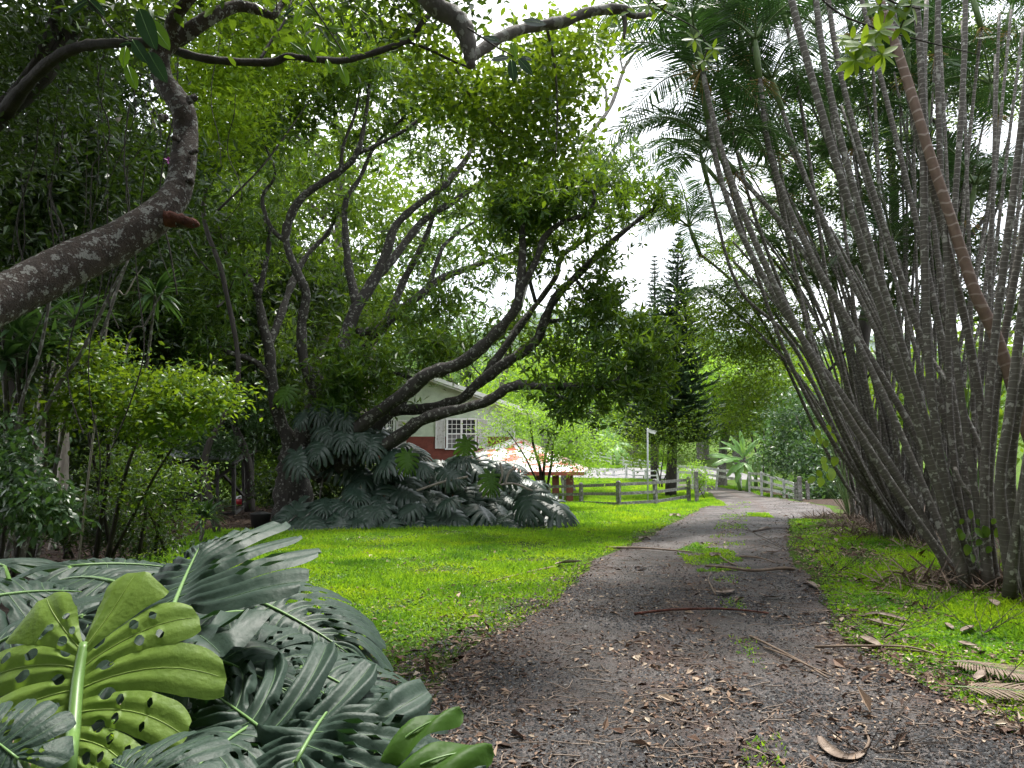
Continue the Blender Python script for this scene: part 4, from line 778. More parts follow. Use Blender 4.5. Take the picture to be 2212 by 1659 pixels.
# slender bare tree against the sky
L4 = [[(1060, 1040, 62, 9), (1090, 800, 62, 8), (1150, 560, 62, 7), (1205, 430, 62, 6), (1240, 360, 62, 5.5), (1267, 300, 62, 5), (1317, 233, 62, 4.5), (1344, 160, 62, 4), (1357, 133, 62, 3.4), (1390, 90, 62, 2.6), (1416, 55, 62, 1.6)], [(1310, 240, 62, 3.4), (1308, 190, 62, 2.6), (1290, 150, 62, 1.8), (1282, 100, 62, 1.2)], [(1346, 155, 62, 2.6), (1340, 120, 62, 1.8), (1345, 70, 62, 1.2)]]
make_tree('slender_tree', 'slender almost bare branch rising into the white sky between the trees and the palms', 'tree', L4, [(1290, 150, 20, 50, 62, .6, 5), (1350, 60, 30, 30, 62, .6, 5)], M['mango'], M['bark_grey'], 105, 'rosette', .16, 6, .25, per=2, tpl=leaf4(.3, .05, .2), rscale=.006, rmin=.005, base=tuple(at(1060, 1040, 62.)))
# ---------------------------------------------------------------- woods on the left
def simple(name, label, px, pyb, Y, top, r, B, mat, bark, seed, lean=0, **k):
    """tree with its trunk foot at (px, pyb)"""
    b = gnd(px, pyb) if Y is None else Vector((at(px, 1000, Y).x, Y, 0)); Y = b.y; b.z = float(H(b.x, b.y))
    pyb = 1023-(b.z-CAM_H)/Y*FPX; q = random.Random(seed); hh = pyb-top; j = lambda a: q.uniform(-a, a)*hh
    L = [[(px, pyb+6, Y, r*1.4), (px+lean*.1+j(.03), pyb-hh*.15, Y, r*1.05), (px+lean*.2+j(.06), pyb-hh*.3, Y, r), (px+lean*.4+j(.06), pyb-hh*.5, Y, r*.85), (px+lean*.6+j(.05), pyb-hh*.65, Y, r*.72), (px+lean*.8+j(.05), pyb-hh*.82, Y, r*.5), (px+lean, top, Y, r*.3)]]
    for e in range(4):
        f = q.uniform(.4, .8); x0 = px+lean*f; y0 = pyb-(pyb-top)*f; dx = q.uniform(-1, 1)*(pyb-top)*.28
        L.append([(x0, y0, Y, r*.45), (x0+dx*.5, y0-abs(dx)*.5, Y+q.uniform(-.8, .8), r*.33), (x0+dx, y0-abs(dx)*1.1-20, Y+q.uniform(-1.5, 1.5), r*.15)])
    return make_tree(name, label, 'tree', L, B, mat, bark, seed, base=tuple(b), **k)
W = dict(style='spray', size=.15, nl=60, spread=.5)
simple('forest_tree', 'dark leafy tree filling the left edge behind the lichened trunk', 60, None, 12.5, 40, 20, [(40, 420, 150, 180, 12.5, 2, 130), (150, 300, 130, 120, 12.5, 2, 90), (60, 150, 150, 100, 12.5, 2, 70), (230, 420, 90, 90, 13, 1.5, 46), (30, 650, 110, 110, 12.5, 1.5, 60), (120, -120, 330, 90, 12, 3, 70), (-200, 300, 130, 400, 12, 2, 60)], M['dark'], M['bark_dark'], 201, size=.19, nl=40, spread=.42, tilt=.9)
simple('forest_tree', 'tall tree with pale mottled trunk behind the lichened trunk on the left', 120, None, 16, 240, 10, [(180, 180, 140, 110, 17, 2, 70), (330, 380, 90, 110, 17, 2, 70), (280, 560, 110, 100, 17.5, 2, 60), (100, 560, 90, 90, 17, 2, 36)], M['dark'], M['bark_pale'], 202, size=.24, nl=50, spread=.5, tilt=.8)
simple('feather_leaved_tree', 'lime green fine leaved tree glowing in the light behind the lichened trunk', 470, None, 20, 60, 6, [(480, 160, 120, 60, 20, 2, 80), (440, 250, 110, 60, 19, 1.5, 60), (600, 100, 120, 60, 20.5, 2, 60), (330, 90, 80, 60, 20, 2, 40), (500, 40, 160, 60, 20.5, 2, 60), (700, 60, 110, 60, 21, 2, 40), (430, 330, 60, 50, 19, 1, 22)], M['lime'], M['bark_dark'], 203, size=.20, nl=46, spread=.55, flat=.35, droop=-.1, tpl=leaf4(.42, .05, .1))
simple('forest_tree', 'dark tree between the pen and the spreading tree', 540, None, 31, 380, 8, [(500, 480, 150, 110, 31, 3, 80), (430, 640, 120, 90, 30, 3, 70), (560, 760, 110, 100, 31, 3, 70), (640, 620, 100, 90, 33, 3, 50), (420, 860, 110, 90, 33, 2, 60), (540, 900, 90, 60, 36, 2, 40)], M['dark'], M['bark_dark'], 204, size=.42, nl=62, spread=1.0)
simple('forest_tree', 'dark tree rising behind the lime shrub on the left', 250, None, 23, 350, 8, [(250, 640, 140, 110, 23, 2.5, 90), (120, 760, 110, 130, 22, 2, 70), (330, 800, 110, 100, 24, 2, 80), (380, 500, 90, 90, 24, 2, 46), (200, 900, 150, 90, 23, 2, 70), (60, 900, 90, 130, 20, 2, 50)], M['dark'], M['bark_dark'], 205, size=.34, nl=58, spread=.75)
simple('forest_tree', 'tall tree behind the left half of the spreading tree crown', 700, None, 38, 150, 14, [(650, 350, 140, 110, 38, 4, 60), (800, 420, 120, 100, 39, 4, 40), (560, 150, 150, 90, 38, 4, 50), (740, 120, 120, 90, 38, 4, 30), (720, 640, 130, 110, 38, 4, 60), (640, 830, 110, 90, 40, 4, 50)], M['shrub'], M['bark_grey'], 206, size=.46, nl=55, spread=1.3)
simple('forest_tree', 'pale grey stemmed tree seen between the limbs of the spreading tree', 770, None, 42, 300, 12, [(900, 560, 110, 90, 44, 4, 26), (800, 690, 100, 80, 44, 4, 34), (930, 700, 100, 60, 46, 4, 40), (1000, 470, 90, 60, 44, 4, 12), (830, 300, 70, 80, 44, 4, 10)], M['grey'], M['bark_pale'], 207, size=.46, nl=55, spread=1.3)
simple('round_crowned_tree', 'bright green round topped tree beyond the spreading tree and above the porch', 1230, None, 62, 730, 12, [(1230, 780, 110, 70, 62, 5, 60), (1150, 830, 90, 60, 62, 5, 50), (1320, 800, 80, 60, 62, 4, 40), (1060, 850, 80, 50, 64, 4, 30)], M['mango_bright'], M['bark_grey'], 208, size=.42, nl=50, spread=1.6)
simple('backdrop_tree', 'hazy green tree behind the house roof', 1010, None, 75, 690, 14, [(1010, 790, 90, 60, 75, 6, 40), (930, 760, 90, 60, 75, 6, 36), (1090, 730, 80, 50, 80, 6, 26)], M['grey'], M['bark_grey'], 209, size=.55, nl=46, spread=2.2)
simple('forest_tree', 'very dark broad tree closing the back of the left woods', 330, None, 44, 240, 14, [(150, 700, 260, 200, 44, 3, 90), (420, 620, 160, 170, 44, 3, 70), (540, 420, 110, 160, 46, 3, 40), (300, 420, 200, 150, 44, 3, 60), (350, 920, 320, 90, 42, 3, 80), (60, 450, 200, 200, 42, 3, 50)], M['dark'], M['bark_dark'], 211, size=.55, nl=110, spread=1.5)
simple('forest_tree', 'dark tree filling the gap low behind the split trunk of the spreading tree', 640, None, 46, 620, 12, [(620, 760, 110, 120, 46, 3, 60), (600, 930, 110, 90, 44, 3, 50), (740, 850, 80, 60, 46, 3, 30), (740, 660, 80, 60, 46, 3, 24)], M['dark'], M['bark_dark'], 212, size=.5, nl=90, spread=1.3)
# unseen trees added around the viewer, outside the picture, to block sky light
def unseen_canopy(label, x, y, h, cx, cy, R, n, seed):
    r = np.random.default_rng(seed); b = (x, y, float(H(x, y))); t = thing('unseen_shade_tree', label, 'tree', b, 'trees around the viewer'); A = Acc(); c = np.array([cx, cy, h])
    A.tube(spline([(x, y, b[2]-.2), (x+.2, y, 2.5), ((x+cx)/2, (y+cy)/2, h*.7), tuple(c)], 5), np.linspace(.32, .09, 16), 10, .05)
    T = c+norm(r.standard_normal((60, 3)))*(r.random((60, 1))**.4)*np.array(R); P = spline([(x, y, 3), ((x+cx)/2, (y+cy)/2, h*.7), tuple(c)], 6)
    tips = connect(A, P, np.full(len(P), .1), T, r, rscale=.012); A.build('trunk', M['bark_dark'], t)
    V, F = sprays(tips, n//60, 1.1, .42, leaf4(.5, .08, .15), r); mesh_np('crown', V, F, M['dark'], t, smooth=False)
def unseen_wall_tree(label, x, y, R, h, seed):  # unseen ring tree, added to block low sky light from behind the viewer
    r = np.random.default_rng(seed); b = (x, y, float(H(x, y))); t = thing('unseen_shade_tree', label, 'tree', b, 'trees around the viewer'); A = Acc()
    A.tube(spline([(x, y, b[2]-.2), (x+.3, y, h*.4), (x, y+.2, h)], 5), np.linspace(.3, .08, 11), 10, .05); c = np.array([x, y, h*.55])
    T = c+norm(r.standard_normal((50, 3)))*(r.random((50, 1))**.4)*np.array([R, R*.7, h*.55]); T[:, 2] = np.maximum(T[:, 2], .5); P = spline([(x, y, .5), (x+.3, y, h*.4), (x, y+.2, h)], 6)
    tips = connect(A, P, np.full(len(P), .1), T, r, rscale=.012); A.build('trunk', M['bark_dark'], t)
    V, F = sprays(tips, 90, 1.3, .75, leaf4(.55, .08, .15), r); mesh_np('crown', V, F, M['dark'], t, smooth=False)
for k, (x, y, R, h, lb) in enumerate([(-15, -2, 5, 11, 'dense tree to the left of the viewer, beyond the split leaf plant'), (-12, -10, 5.5, 12, 'dense tree behind the viewer, far left'), (-5, -14, 5.5, 12, 'dense tree behind the viewer, left of the driveway'), (3, -17, 5, 12, 'dense tree closing the driveway behind the viewer'), (10, -13, 5.5, 12, 'dense tree behind the viewer, right of the driveway'), (15, -6, 5.5, 12, 'dense tree behind the viewer, far right'), (18, 3, 5, 12, 'dense tree to the right of the viewer')]): unseen_wall_tree(lb, x, y, R, h, 280+k)
unseen_canopy('broad shade tree behind the viewer on the left', -7, -5, 9, -4, -3, (6, 5, 2.5), 9000, 271)
unseen_canopy('broad shade tree behind the viewer on the right', 7, -6, 10, 5, -4, (6, 5, 2.5), 7500, 272)
unseen_canopy('tall shade tree over the left woods, nearer of the two', -16, 9, 13.5, -10, 10, (6, 5, 2), 9000, 275)
unseen_canopy('tall shade tree over the left woods, farther of the two', -18, 18, 18.5, -11, 18, (7, 5, 2), 9000, 276)
unseen_canopy('shade tree left of the viewer, its crown above the split leaf plant', -8, 2, 9.5, -6.5, 2.5, (4.5, 4, 2.2), 8000, 273)
unseen_canopy('shade tree behind the palm clumps to the right of the viewer', 11, 2, 10, 9, 3, (4, 4, 2.2), 7000, 274)
# hazy far wood
def far_tree(name, label, px, Y, top, w_, h_, n, mat, seed, size=.8, nl=40, group=None):
    simple(name, label, px, None, Y, top+30, 12, [(px, top+h_, w_, h_, Y, w_*Y/FPX*.7, n), (px, top+h_*2, w_*.9, h_*.7, Y, w_*Y/FPX*.6, n//2)], mat, M['bark_grey'], seed, size=size, nl=nl, spread=size*3.4, group=group)
G = 'trees on the far slope'
for k, (px, Y, top, w_, h_, n, mt, lb) in enumerate([
 (1180, 105, 760, 70, 60, 40, 'grey', 'hazy tree on the far slope left of the banana plants'), (1290, 110, 800, 60, 55, 36, 'grey', 'hazy tree on the far slope behind the banana plants'),
 (1370, 105, 830, 55, 50, 30, 'olive', 'olive tree on the far slope left of the camera pole'), (1520, 100, 700, 60, 80, 46, 'grey', 'hazy tree on the far slope just right of the tall conifers'),
 (1600, 95, 760, 80, 70, 50, 'grey', 'hazy tree on the far slope above the bend of the driveway'), (1700, 90, 720, 80, 90, 46, 'shrub', 'green tree on the far slope behind the first palm clump'),
 (1830, 80, 760, 90, 80, 46, 'shrub', 'green tree seen low through the middle of the palm stems'), (1960, 70, 740, 90, 90, 46, 'shrub', 'green tree seen low through the nearest palm clump'), (2120, 60, 700, 110, 110, 46, 'shrub', 'green tree seen low behind the stems at the right edge'),
 (870, 95, 740, 80, 60, 30, 'grey', 'hazy tree on the far slope left of the house roof')]):
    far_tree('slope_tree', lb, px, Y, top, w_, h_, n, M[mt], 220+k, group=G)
r = np.random.default_rng(240); n = 26000
x = r.uniform(-260, 330, n); y = r.uniform(125, 420, n); P = np.stack([x, y, H(x, y)+r.uniform(0, 1, n)**.7*(5+4*vnoise(x, y, .05, 9))], -1)
V, F = scatter(leaf4(.8, .1, .2), P, rand_dir(n, .2, r), r.uniform(1.2, 2.6, n), None, r)
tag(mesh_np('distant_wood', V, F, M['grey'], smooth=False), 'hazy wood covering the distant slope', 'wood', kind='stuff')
# ---------------------------------------------------------------- shrubs
def bush(name, label, cat, foot, stems, B, mat, seed, size, nl, spread, tpl=None, bark='bark_dark', **k):
    b = foot; rng = np.random.default_rng(seed); t = thing(name, label, cat, tuple(b)); A = Acc(); P = []; R = []
    for (px, py, Y, r0) in stems:
        e = at(px, py, Y); m = (b+e)/2+Vector((rng.normal(0, .1), 0, .25)); w_ = spline([tuple(b+Vector((rng.normal(0, .12), rng.normal(0, .12), -.05))), tuple(m), tuple(e)], 6)
        rr = np.linspace(r0, r0*.35, len(w_)); A.tube(w_, rr, 6); P.append(w_); R.append(rr)
    T = blobs(B, rng); tips = connect(A, np.vstack(P), np.concatenate(R), T, rng, rmin=.003, rscale=.006)
    A.build('stem', M[bark], t)
    V, F = sprays(tips, nl, spread, size, tpl or leaf4(.42, .06, .15), rng, k.get('flat', .6), k.get('droop', -.2), k.get('tilt', .5)); mesh_np('foliage', V, F, M[mat], t, smooth=False); print(name, len(F[0])); return t
bush('lime_shrub', 'bright lime green leafy shrub catching the light on the left below the leaning trunk', 'shrub', at(250, 1195, 12), [(200, 800, 10.5, .04), (330, 880, 10, .04), (420, 900, 10, .03), (150, 760, 10.5, .03)],
 [(200, 770, 90, 40, 10.3, .8, 36), (270, 850, 130, 50, 10, .9, 80), (410, 850, 80, 60, 9.8, .8, 70), (330, 910, 110, 50, 9.8, .9, 60), (140, 880, 90, 60, 10.2, .8, 36), (470, 850, 25, 40, 9.8, .4, 14)], 'shrub', 301, .085, 34, .2, leaf_fine(.45, .06, .2, 3), tilt=.6, flat=.5)
bush('understorey_shrub', 'low green shrub below the lime shrub beside the pen', 'shrub', at(330, 1185, 12.5), [(300, 1040, 11.5, .03), (380, 1030, 12, .03), (250, 1060, 11.5, .03)],
 [(300, 1060, 80, 40, 11.5, .7, 50), (385, 1035, 40, 30, 11.8, .5, 24), (270, 1000, 90, 40, 11.8, .7, 36), (350, 1110, 70, 30, 12, .6, 24)], 'mango', 302, .085, 30, .2)
bush('drooping_shrub', 'dull grey green shrub with drooping leaves at the left edge above the foreground leaves', 'shrub', at(20, 1240, 9), [(40, 1010, 8.6, .03), (80, 1080, 8.4, .03), (0, 960, 8.8, .03)],
 [(40, 1060, 60, 50, 8.4, .6, 50), (90, 1100, 50, 40, 8.4, .5, 30), (10, 960, 60, 60, 8.8, .6, 36)], 'strap', 303, .11, 22, .18, leaf_fine(.42, .06, .3, 3), droop=-.5)
bush('understorey_shrub', 'dark shrub in the shade at the foot of the left woods', 'shrub', at(150, 1200, 13), [(120, 1060, 13, .03), (200, 1080, 13, .03), (60, 1090, 12, .03)],
 [(150, 1110, 130, 50, 12.4, .8, 90), (60, 1130, 90, 50, 11.6, .7, 50), (240, 1150, 90, 30, 12.6, .6, 50), (330, 1170, 70, 22, 13, .6, 34)], 'dark', 304, .09, 30, .22)
bush('understorey_shrub', 'dark shrub with grey glossy leaves hanging over the pen roof', 'shrub', at(400, 1100, 33), [(420, 930, 28.5, .06), (460, 950, 28.5, .05), (500, 900, 31, .05)],
 [(430, 950, 50, 30, 28.5, 1, 44), (480, 970, 40, 14, 29, 1, 24), (540, 880, 50, 60, 31, 1.5, 40), (400, 1030, 20, 50, 33, 1, 14)], 'strap', 305, .19, 26, .42)
bush('understorey_shrub', 'yellow green bush seen through the open pen', 'shrub', at(515, 1085, 38), [(500, 1050, 38, .04), (540, 1040, 38, .04)], [(510, 1050, 60, 35, 38, 1.5, 30), (575, 1050, 30, 50, 36, 1, 22), (560, 1010, 40, 30, 38, 1, 18)], 'shrub', 306, .22, 24, .5)
bush('hibiscus_shrub', 'large hanging leaved shrub behind the right hand fence and gate', 'shrub', at(1790, 1085, 46), [(1720, 900, 48, .08), (1790, 950, 46, .08), (1830, 1000, 44, .06)],
 [(1730, 900, 70, 60, 50, 3, 90), (1780, 1000, 80, 60, 46, 2, 110), (1700, 980, 50, 50, 51, 2, 60), (1830, 1050, 60, 40, 43, 2, 60), (1780, 1070, 50, 16, 43, 1.2, 30)], 'strap', 307, .34, 28, .7)
bush('dense_shrub', 'green mass of shrubs behind the fence between the banana plants and the palms', 'shrub', at(1650, 1050, 60), [(1600, 880, 62, .1), (1650, 920, 60, .1), (1690, 850, 62, .1)],
 [(1590, 860, 70, 50, 64, 3, 60), (1660, 880, 70, 70, 62, 3, 90), (1560, 920, 60, 40, 66, 3, 40), (1650, 820, 80, 40, 62, 3, 50)], 'mango', 308, .42, 30, 1.)
bush('flowering_bush', 'small pale bush on the left gate post', 'shrub', at(1516, 1074, 42.6), [(1505, 1030, 42.4, .03), (1530, 1035, 42.6, .03)], [(1515, 1035, 22, 22, 42.5, .4, 34), (1500, 1010, 14, 14, 42.5, .3, 12)], 'airy', 309, .16, 16, .25)
bush('dark_shrub', 'dark dense shrub in the shade right behind the trunk of the spreading tree', 'shrub', at(690, 1100, 27), [(660, 1040, 27, .05), (720, 1040, 27, .05)], [(690, 1050, 70, 55, 27.5, 1.2, 90), (620, 1060, 50, 45, 28, 1.2, 50), (760, 1000, 60, 50, 27.5, 1.2, 50)], 'dark', 311, .22, 30, .4)
bush('dark_shrub', 'dark low shrub behind the old pen', 'shrub', at(470, 1090, 41), [(440, 1050, 41, .05), (520, 1050, 41, .05)], [(420, 1050, 70, 36, 41, 1.5, 60), (540, 1030, 70, 40, 41, 1.5, 44), (590, 1070, 40, 30, 40, 1.2, 30)], 'dark', 312, .34, 30, .6)
bush('dark_shrub', 'dark shrubs low between the pen and the left edge', 'shrub', at(220, 1110, 27), [(150, 1040, 27, .05), (280, 1040, 27, .05)], [(130, 1030, 120, 60, 27, 1.5, 90), (280, 1040, 90, 50, 27, 1.5, 70), (20, 1040, 80, 60, 24, 1.5, 60)], 'dark', 313, .25, 30, .5)
# young light tree beside the porch
light = make_tree('young_tree', 'airy young tree with thin stems and tiny yellow green leaves before the porch roof', 'tree',
 [[(1172, 1100, 34, 4), (1168, 1020, 34, 3.4), (1152, 960, 34, 2.8), (1142, 900, 34, 2.2), (1120, 870, 34, 1.2)], [(1172, 1090, 34, 4), (1176, 1000, 34, 3), (1190, 940, 34, 2.4), (1215, 890, 34, 1.4)], [(1174, 1090, 34, 3.6), (1190, 1010, 33.6, 2.8), (1198, 950, 33.6, 2), (1230, 900, 33.5, 1.2)], [(1170, 1060, 34, 2.6), (1130, 980, 34, 1.8), (1095, 930, 34, 1)], [(1180, 1000, 34, 2.2), (1230, 960, 34, 1.5), (1262, 930, 34, 1)]],
 [(1160, 900, 90, 40, 34, 2, 80), (1090, 920, 50, 60, 34, 1.6, 50), (1230, 930, 60, 60, 34, 2, 90), (1260, 990, 50, 45, 34, 1.8, 60), (1200, 990, 60, 24, 33.6, 1, 30), (1180, 970, 70, 40, 33.4, 1.4, 34), (1075, 975, 30, 30, 34, 1.2, 12), (1300, 960, 40, 50, 35, 1.5, 24)], M['airy'], M['bark_dark'], 310, 'spray', .13, 26, .45, tpl=leaf4(.5, .05, .1), rscale=.004, rmin=.006, flat=.35, base=tuple(at(1172, 1100, 34)))
# ---------------------------------------------------------------- strap leaved plants
def strap_head(c, ax, n, L, wd, rng, droop=.5):
    tp = leaf_fine(wd, .12, droop, 5); P = np.repeat(np.array([c]), n, 0); a = rng.uniform(0, 2*PI, n); el = rng.uniform(-.35, 1.25, n)
    D = np.stack([np.cos(a)*np.cos(el), np.sin(a)*np.cos(el), np.sin(el)], -1)+np.array(ax)*.3
    return scatter(tp, P+D*.02, D, L*rng.uniform(.7, 1.1, n), np.tile([0, 0, 1.], (n, 1))+rng.standard_normal((n, 3))*.1, rng)
def strap_plant(label, foot, heads, n, L, wd, seed, mat='strap', name='dragon_tree'):
    rng = np.random.default_rng(seed); t = thing(name, label, 'plant', tuple(foot)); 
    for (px, py, Y) in heads:
        e = at(px, py, Y); A = Acc(); w_ = spline([tuple(foot), tuple((foot+e)/2+Vector((rng.normal(0, .15), 0, 0))), tuple(e)], 5); A.tube(w_, np.linspace(.035, .022, len(w_)), 6); A.build('stem', M['bark_grey'], t)
        V, F = strap_head(tuple(e), (0, 0, .5), n, L, wd, rng); mesh_np('leaf_head', V, F, M[mat], t, smooth=True)
    return t
strap_plant('slender dragon tree with one star shaped head of long leaves in the dark woods', at(300, 1190, 14), [(335, 640, 12.5)], 46, .62, .10, 321)
strap_plant('cluster of stems with hanging dark strap leaves at the left edge below the lichened trunk', at(40, 1240, 10.5), [(30, 720, 9.5), (60, 760, 9.6), (90, 700, 10), (10, 780, 9.5), (110, 770, 10), (45, 830, 9.8), (5, 690, 9.6), (160, 690, 10.5)], 34, .62, .11, 322)
yf = gnd(432, 1172)
strap_plant('spiky yucca like plant at the lawn edge in front of the pen', yf, [(428, 1112, yf.y-.1), (446, 1120, yf.y)], 40, .62, .085, 323, name='yucca')
# leaning thin stems in the left woods
for k, (a, b, Y, r0, lb) in enumerate([((95, 900), (235, 640), 9.5, .028, 'thin grey sapling leaning right under the lichened trunk'), ((150, 880), (262, 600), 10, .024, 'second thin grey sapling leaning right under the lichened trunk'), ((40, 900), (110, 640), 9, .022, 'thin upright sapling close to the left edge'), ((272, 760), (340, 650), 12, .02, 'short leaning sapling under the star shaped leaf head'), ((235, 680), (292, 600), 11, .014, 'pale dry stick below the lichened trunk'), ((150, 480), (235, 300), 15, .10, 'broad pale trunk fork in the left woods')]):
    p0 = at(a[0], a[1], Y); p1 = at(b[0], b[1], Y); g = p0+(p0-p1)*(p0.z/max(.3, (p1.z-p0.z))); g.z = 0
    g = Vector((p0.x-(p1.x-p0.x)*.6, Y, 0)); A = Acc(); w_ = spline([(*g, r0*1.3), (*p0, r0), (*((p0+p1)/2+Vector((.05, 0, .02))), r0*.9), (*p1, r0*.7), (*(p1+(p1-p0)*.3), r0*.4)], 5); A.tube(w_[:, :3], w_[:, 3], 8, .04)
    o = A.build('sapling' if r0 < .05 else 'forked_trunk', M['bark_pale'] if k in (4, 5) else M['bark_grey']); tag(o, lb, 'tree')
    center_origin(o)
# vines hanging in front of the left woods
A = Acc(); r = np.random.default_rng(331)
for k in range(34):
    px = r.uniform(-20, 520); Y = r.uniform(8, 14); t = at(px, r.uniform(-60, 420), Y); L = r.uniform(1.2, 4); P = [(t.x+.12*math.sin(q*1.3+k)*q/4, t.y, t.z-L*q/6) for q in range(7)]
    A.tube(spline(P, 3), r.uniform(.004, .011), 4, cap=False)
o = A.build('hanging_vines', M['bark_dark']); tag(o, 'thin dark vines hanging through the left woods', 'vines', kind='stuff')
# small purple flowers
for k, (px, py, lb) in enumerate([(363, 350, 'purple flower left of the lichened trunk, highest of its kind'), (185, 672/1.0, 'x'), ]):
    if lb == 'x': continue
    p = at(px, py-3, 8); A = Acc()
    for q in range(5):
        a = q*2*PI/5; V, F = scatter(leaf_fine(.7, .05, .2, 3), [tuple(p)], [(math.cos(a), -.35, math.sin(a))], .05); A.add(V, F)
    tag(center_origin(A.build('flower', M['purple'])), lb, 'flower')
# ---------------------------------------------------------------- banana plants
def banana(label, foot, leaves, seed, nst=2, hs=2.6):
    rng = np.random.default_rng(seed); t = thing('banana_plant', label, 'banana plant', tuple(foot)); A = Acc()
    for q in range(nst):
        b = foot+Vector((rng.normal(0, .35), rng.normal(0, .3), -.05)); e = b+Vector((rng.normal(0, .2), 0, hs*rng.uniform(.7, 1.1))); A.tube(spline([tuple(b), tuple((b+e)/2), tuple(e)], 3), np.linspace(.16, .09, 7), 10)
    A.build('stem', M['stalk'], t)
    for (x0, y0, x1, y1, Y, dy, w_) in leaves:
        a = at(x0, y0, Y); b = at(x1, y1, Y+dy); d = b-a; L = d.length; dn = d.normalized(); up = Vector((0, -.55, .8)); X = dn.cross(up).normalized(); Z = X.cross(dn); V = []; n = 16; sp = []
        for i in range(n+1):
            s = i/n; wd = w_*L*.5*(math.sin(PI*min(1, s*.93+.05))**.6); z = .10*L*math.sin(PI*s)-.08*L*s*s; c = a+d*s+Z*z
            j = 1-.35*(rng.random() < .25); V += [tuple(c-X*wd*j-Z*wd*.35), tuple(c), tuple(c+X*wd*(1-.3*(rng.random() < .25))-Z*wd*.35)]; sp.append(tuple(c))
        F = []
        for i in range(n): q = i*3; F += [(q, q+1, q+4, q+3), (q+1, q+2, q+5, q+4)]
        o = mesh_np('leaf', np.array(V), np.array(F), M['banana'], t); A = Acc(); A.tube(sp, np.linspace(.035, .01, n+1), 5); A.build('midrib', M['vein'], o)
    return t
f = at(1605, 1062, 57)
banana('pale green banana plant at the start of the right hand fence', f, [(1600, 1000, 1530, 978, 56, -1, .26), (1602, 990, 1540, 1000, 56, -1.5, .24), (1604, 985, 1560, 950, 56.5, 0, .26), (1606, 990, 1580, 940, 57, .5, .26), (1606, 1000, 1570, 1025, 56, -1, .28), (1608, 985, 1640, 945, 57, 0, .26), (1610, 995, 1645, 985, 57, -.5, .26), (1604, 1005, 1590, 1040, 56, -1, .28), (1608, 1000, 1632, 1030, 56, -1, .26), (1605, 980, 1600, 930, 57, 0, .24), (1600, 975, 1550, 965, 57, 1, .24)], 341, 4, 2.2)
f = at(1655, 1050, 59)
banana('banana plant with brown stems behind the right hand fence', f, [(1655, 960, 1620, 925, 59, 0, .24), (1655, 965, 1690, 930, 59, 0, .24), (1650, 975, 1622, 990, 58.5, -1, .24), (1660, 975, 1700, 990, 58.5, -1, .24), (1658, 960, 1660, 905, 59, 0, .2), (1662, 985, 1690, 1015, 58, -1, .24)], 342, 6, 3.4)
f = at(1330, 1004, 90)
banana('distant clump of banana plants behind the white fence on the rise', f, [(1330, 965, 1312, 985, 90, -2, .3), (1328, 958, 1298, 960, 90, -1, .28), (1330, 955, 1310, 930, 90, 0, .26), (1334, 958, 1352, 990, 90, -1, .28), (1336, 955, 1372, 968, 90, -1, .28), (1332, 950, 1345, 915, 91, 0, .24), (1326, 950, 1290, 935, 90, 0, .24), (1334, 960, 1335, 992, 89, -2, .3), (1340, 965, 1362, 990, 89, -1, .28)], 343, 4, 2.6)
f = at(1312, 1000, 96)
banana('pale distant banana plant with torn leaves higher on the slope', f, [(1310, 940, 1285, 925, 96, 0, .26), (1310, 935, 1330, 905, 96, 0, .26), (1312, 938, 1300, 900, 96, 0, .22), (1312, 942, 1345, 935, 96, 0, .24), (1308, 945, 1280, 955, 95, -1, .26)], 344, 2, 4.5)
# big heart leaves among the palm stems
def heart_plant(label, foot, spots, size, seed, mat='shrub', stemr=.012):
    rng = np.random.default_rng(seed); t = thing('climbing_plant', label, 'plant', tuple(foot)); A = Acc(); P = []; D = []
    for (px, py, Y) in spots:
        e = at(px, py, Y); m = (foot+e)/2+Vector((rng.normal(0, .1), .1, .2)); A.tube(spline([tuple(foot), tuple(m), tuple(e)], 5), stemr, 4, cap=False); P.append(tuple(e)); D.append((rng.normal(0, .6), -.3, -.8))
    A.build('stem', M['stalk'], t); V, F = scatter(leaf_fine(.68, .05, .2, 6), P, D, size*rng.uniform(.6, 1.1, len(P)), np.array([(rng.normal(0, .3), -1, .5) for _ in P])); mesh_np('leaves', V, F, M[mat], t); return t
heart_plant('bright green heart leaved climber between the stems of the far palm clumps', gnd(1835, 1118), [(1765, 925, 23), (1785, 918, 23), (1812, 918, 23), (1755, 940, 23), (1795, 935, 23), (1785, 950, 22.5), (1835, 940, 23), (1838, 955, 23), (1778, 1000, 22), (1765, 1015, 22), (1805, 985, 22.5), (1830, 900, 23), (1800, 905, 23), (1775, 1030, 22), (1795, 1010, 22), (1770, 945, 22.6), (1825, 930, 23), (1790, 1020, 22), (1780, 985, 22.4), (1760, 1030, 22)], .36, 351, 'lime')
heart_plant('large leaved green plant growing behind the nearest palm clump', Vector((9.5, 15.5, 0)), [(2120, 760, 15), (2150, 740, 15), (2100, 790, 15), (2060, 830, 15.5), (2135, 800, 15), (2160, 770, 15), (2090, 740, 15), (2140, 860, 15), (2050, 880, 16), (1990, 860, 16), (2170, 830, 15), (2110, 830, 15)], .55, 352, 'shrub')
heart_plant('small green sapling growing out of the nearest palm clump', gnd(2100, 1262), [(2080, 1150, 9.7), (2105, 1140, 9.6), (2120, 1165, 9.6), (2090, 1175, 9.6), (2070, 1140, 9.8), (2110, 1120, 9.7), (2130, 1150, 9.6), (2150, 1120, 9.6), (2098, 1195, 9.6), (2140, 1180, 9.6), (2080, 1120, 9.8), (2160, 1140, 9.6), (2095, 1100, 9.7), (2125, 1135, 9.6)], .15, 353, 'shrub', .004)
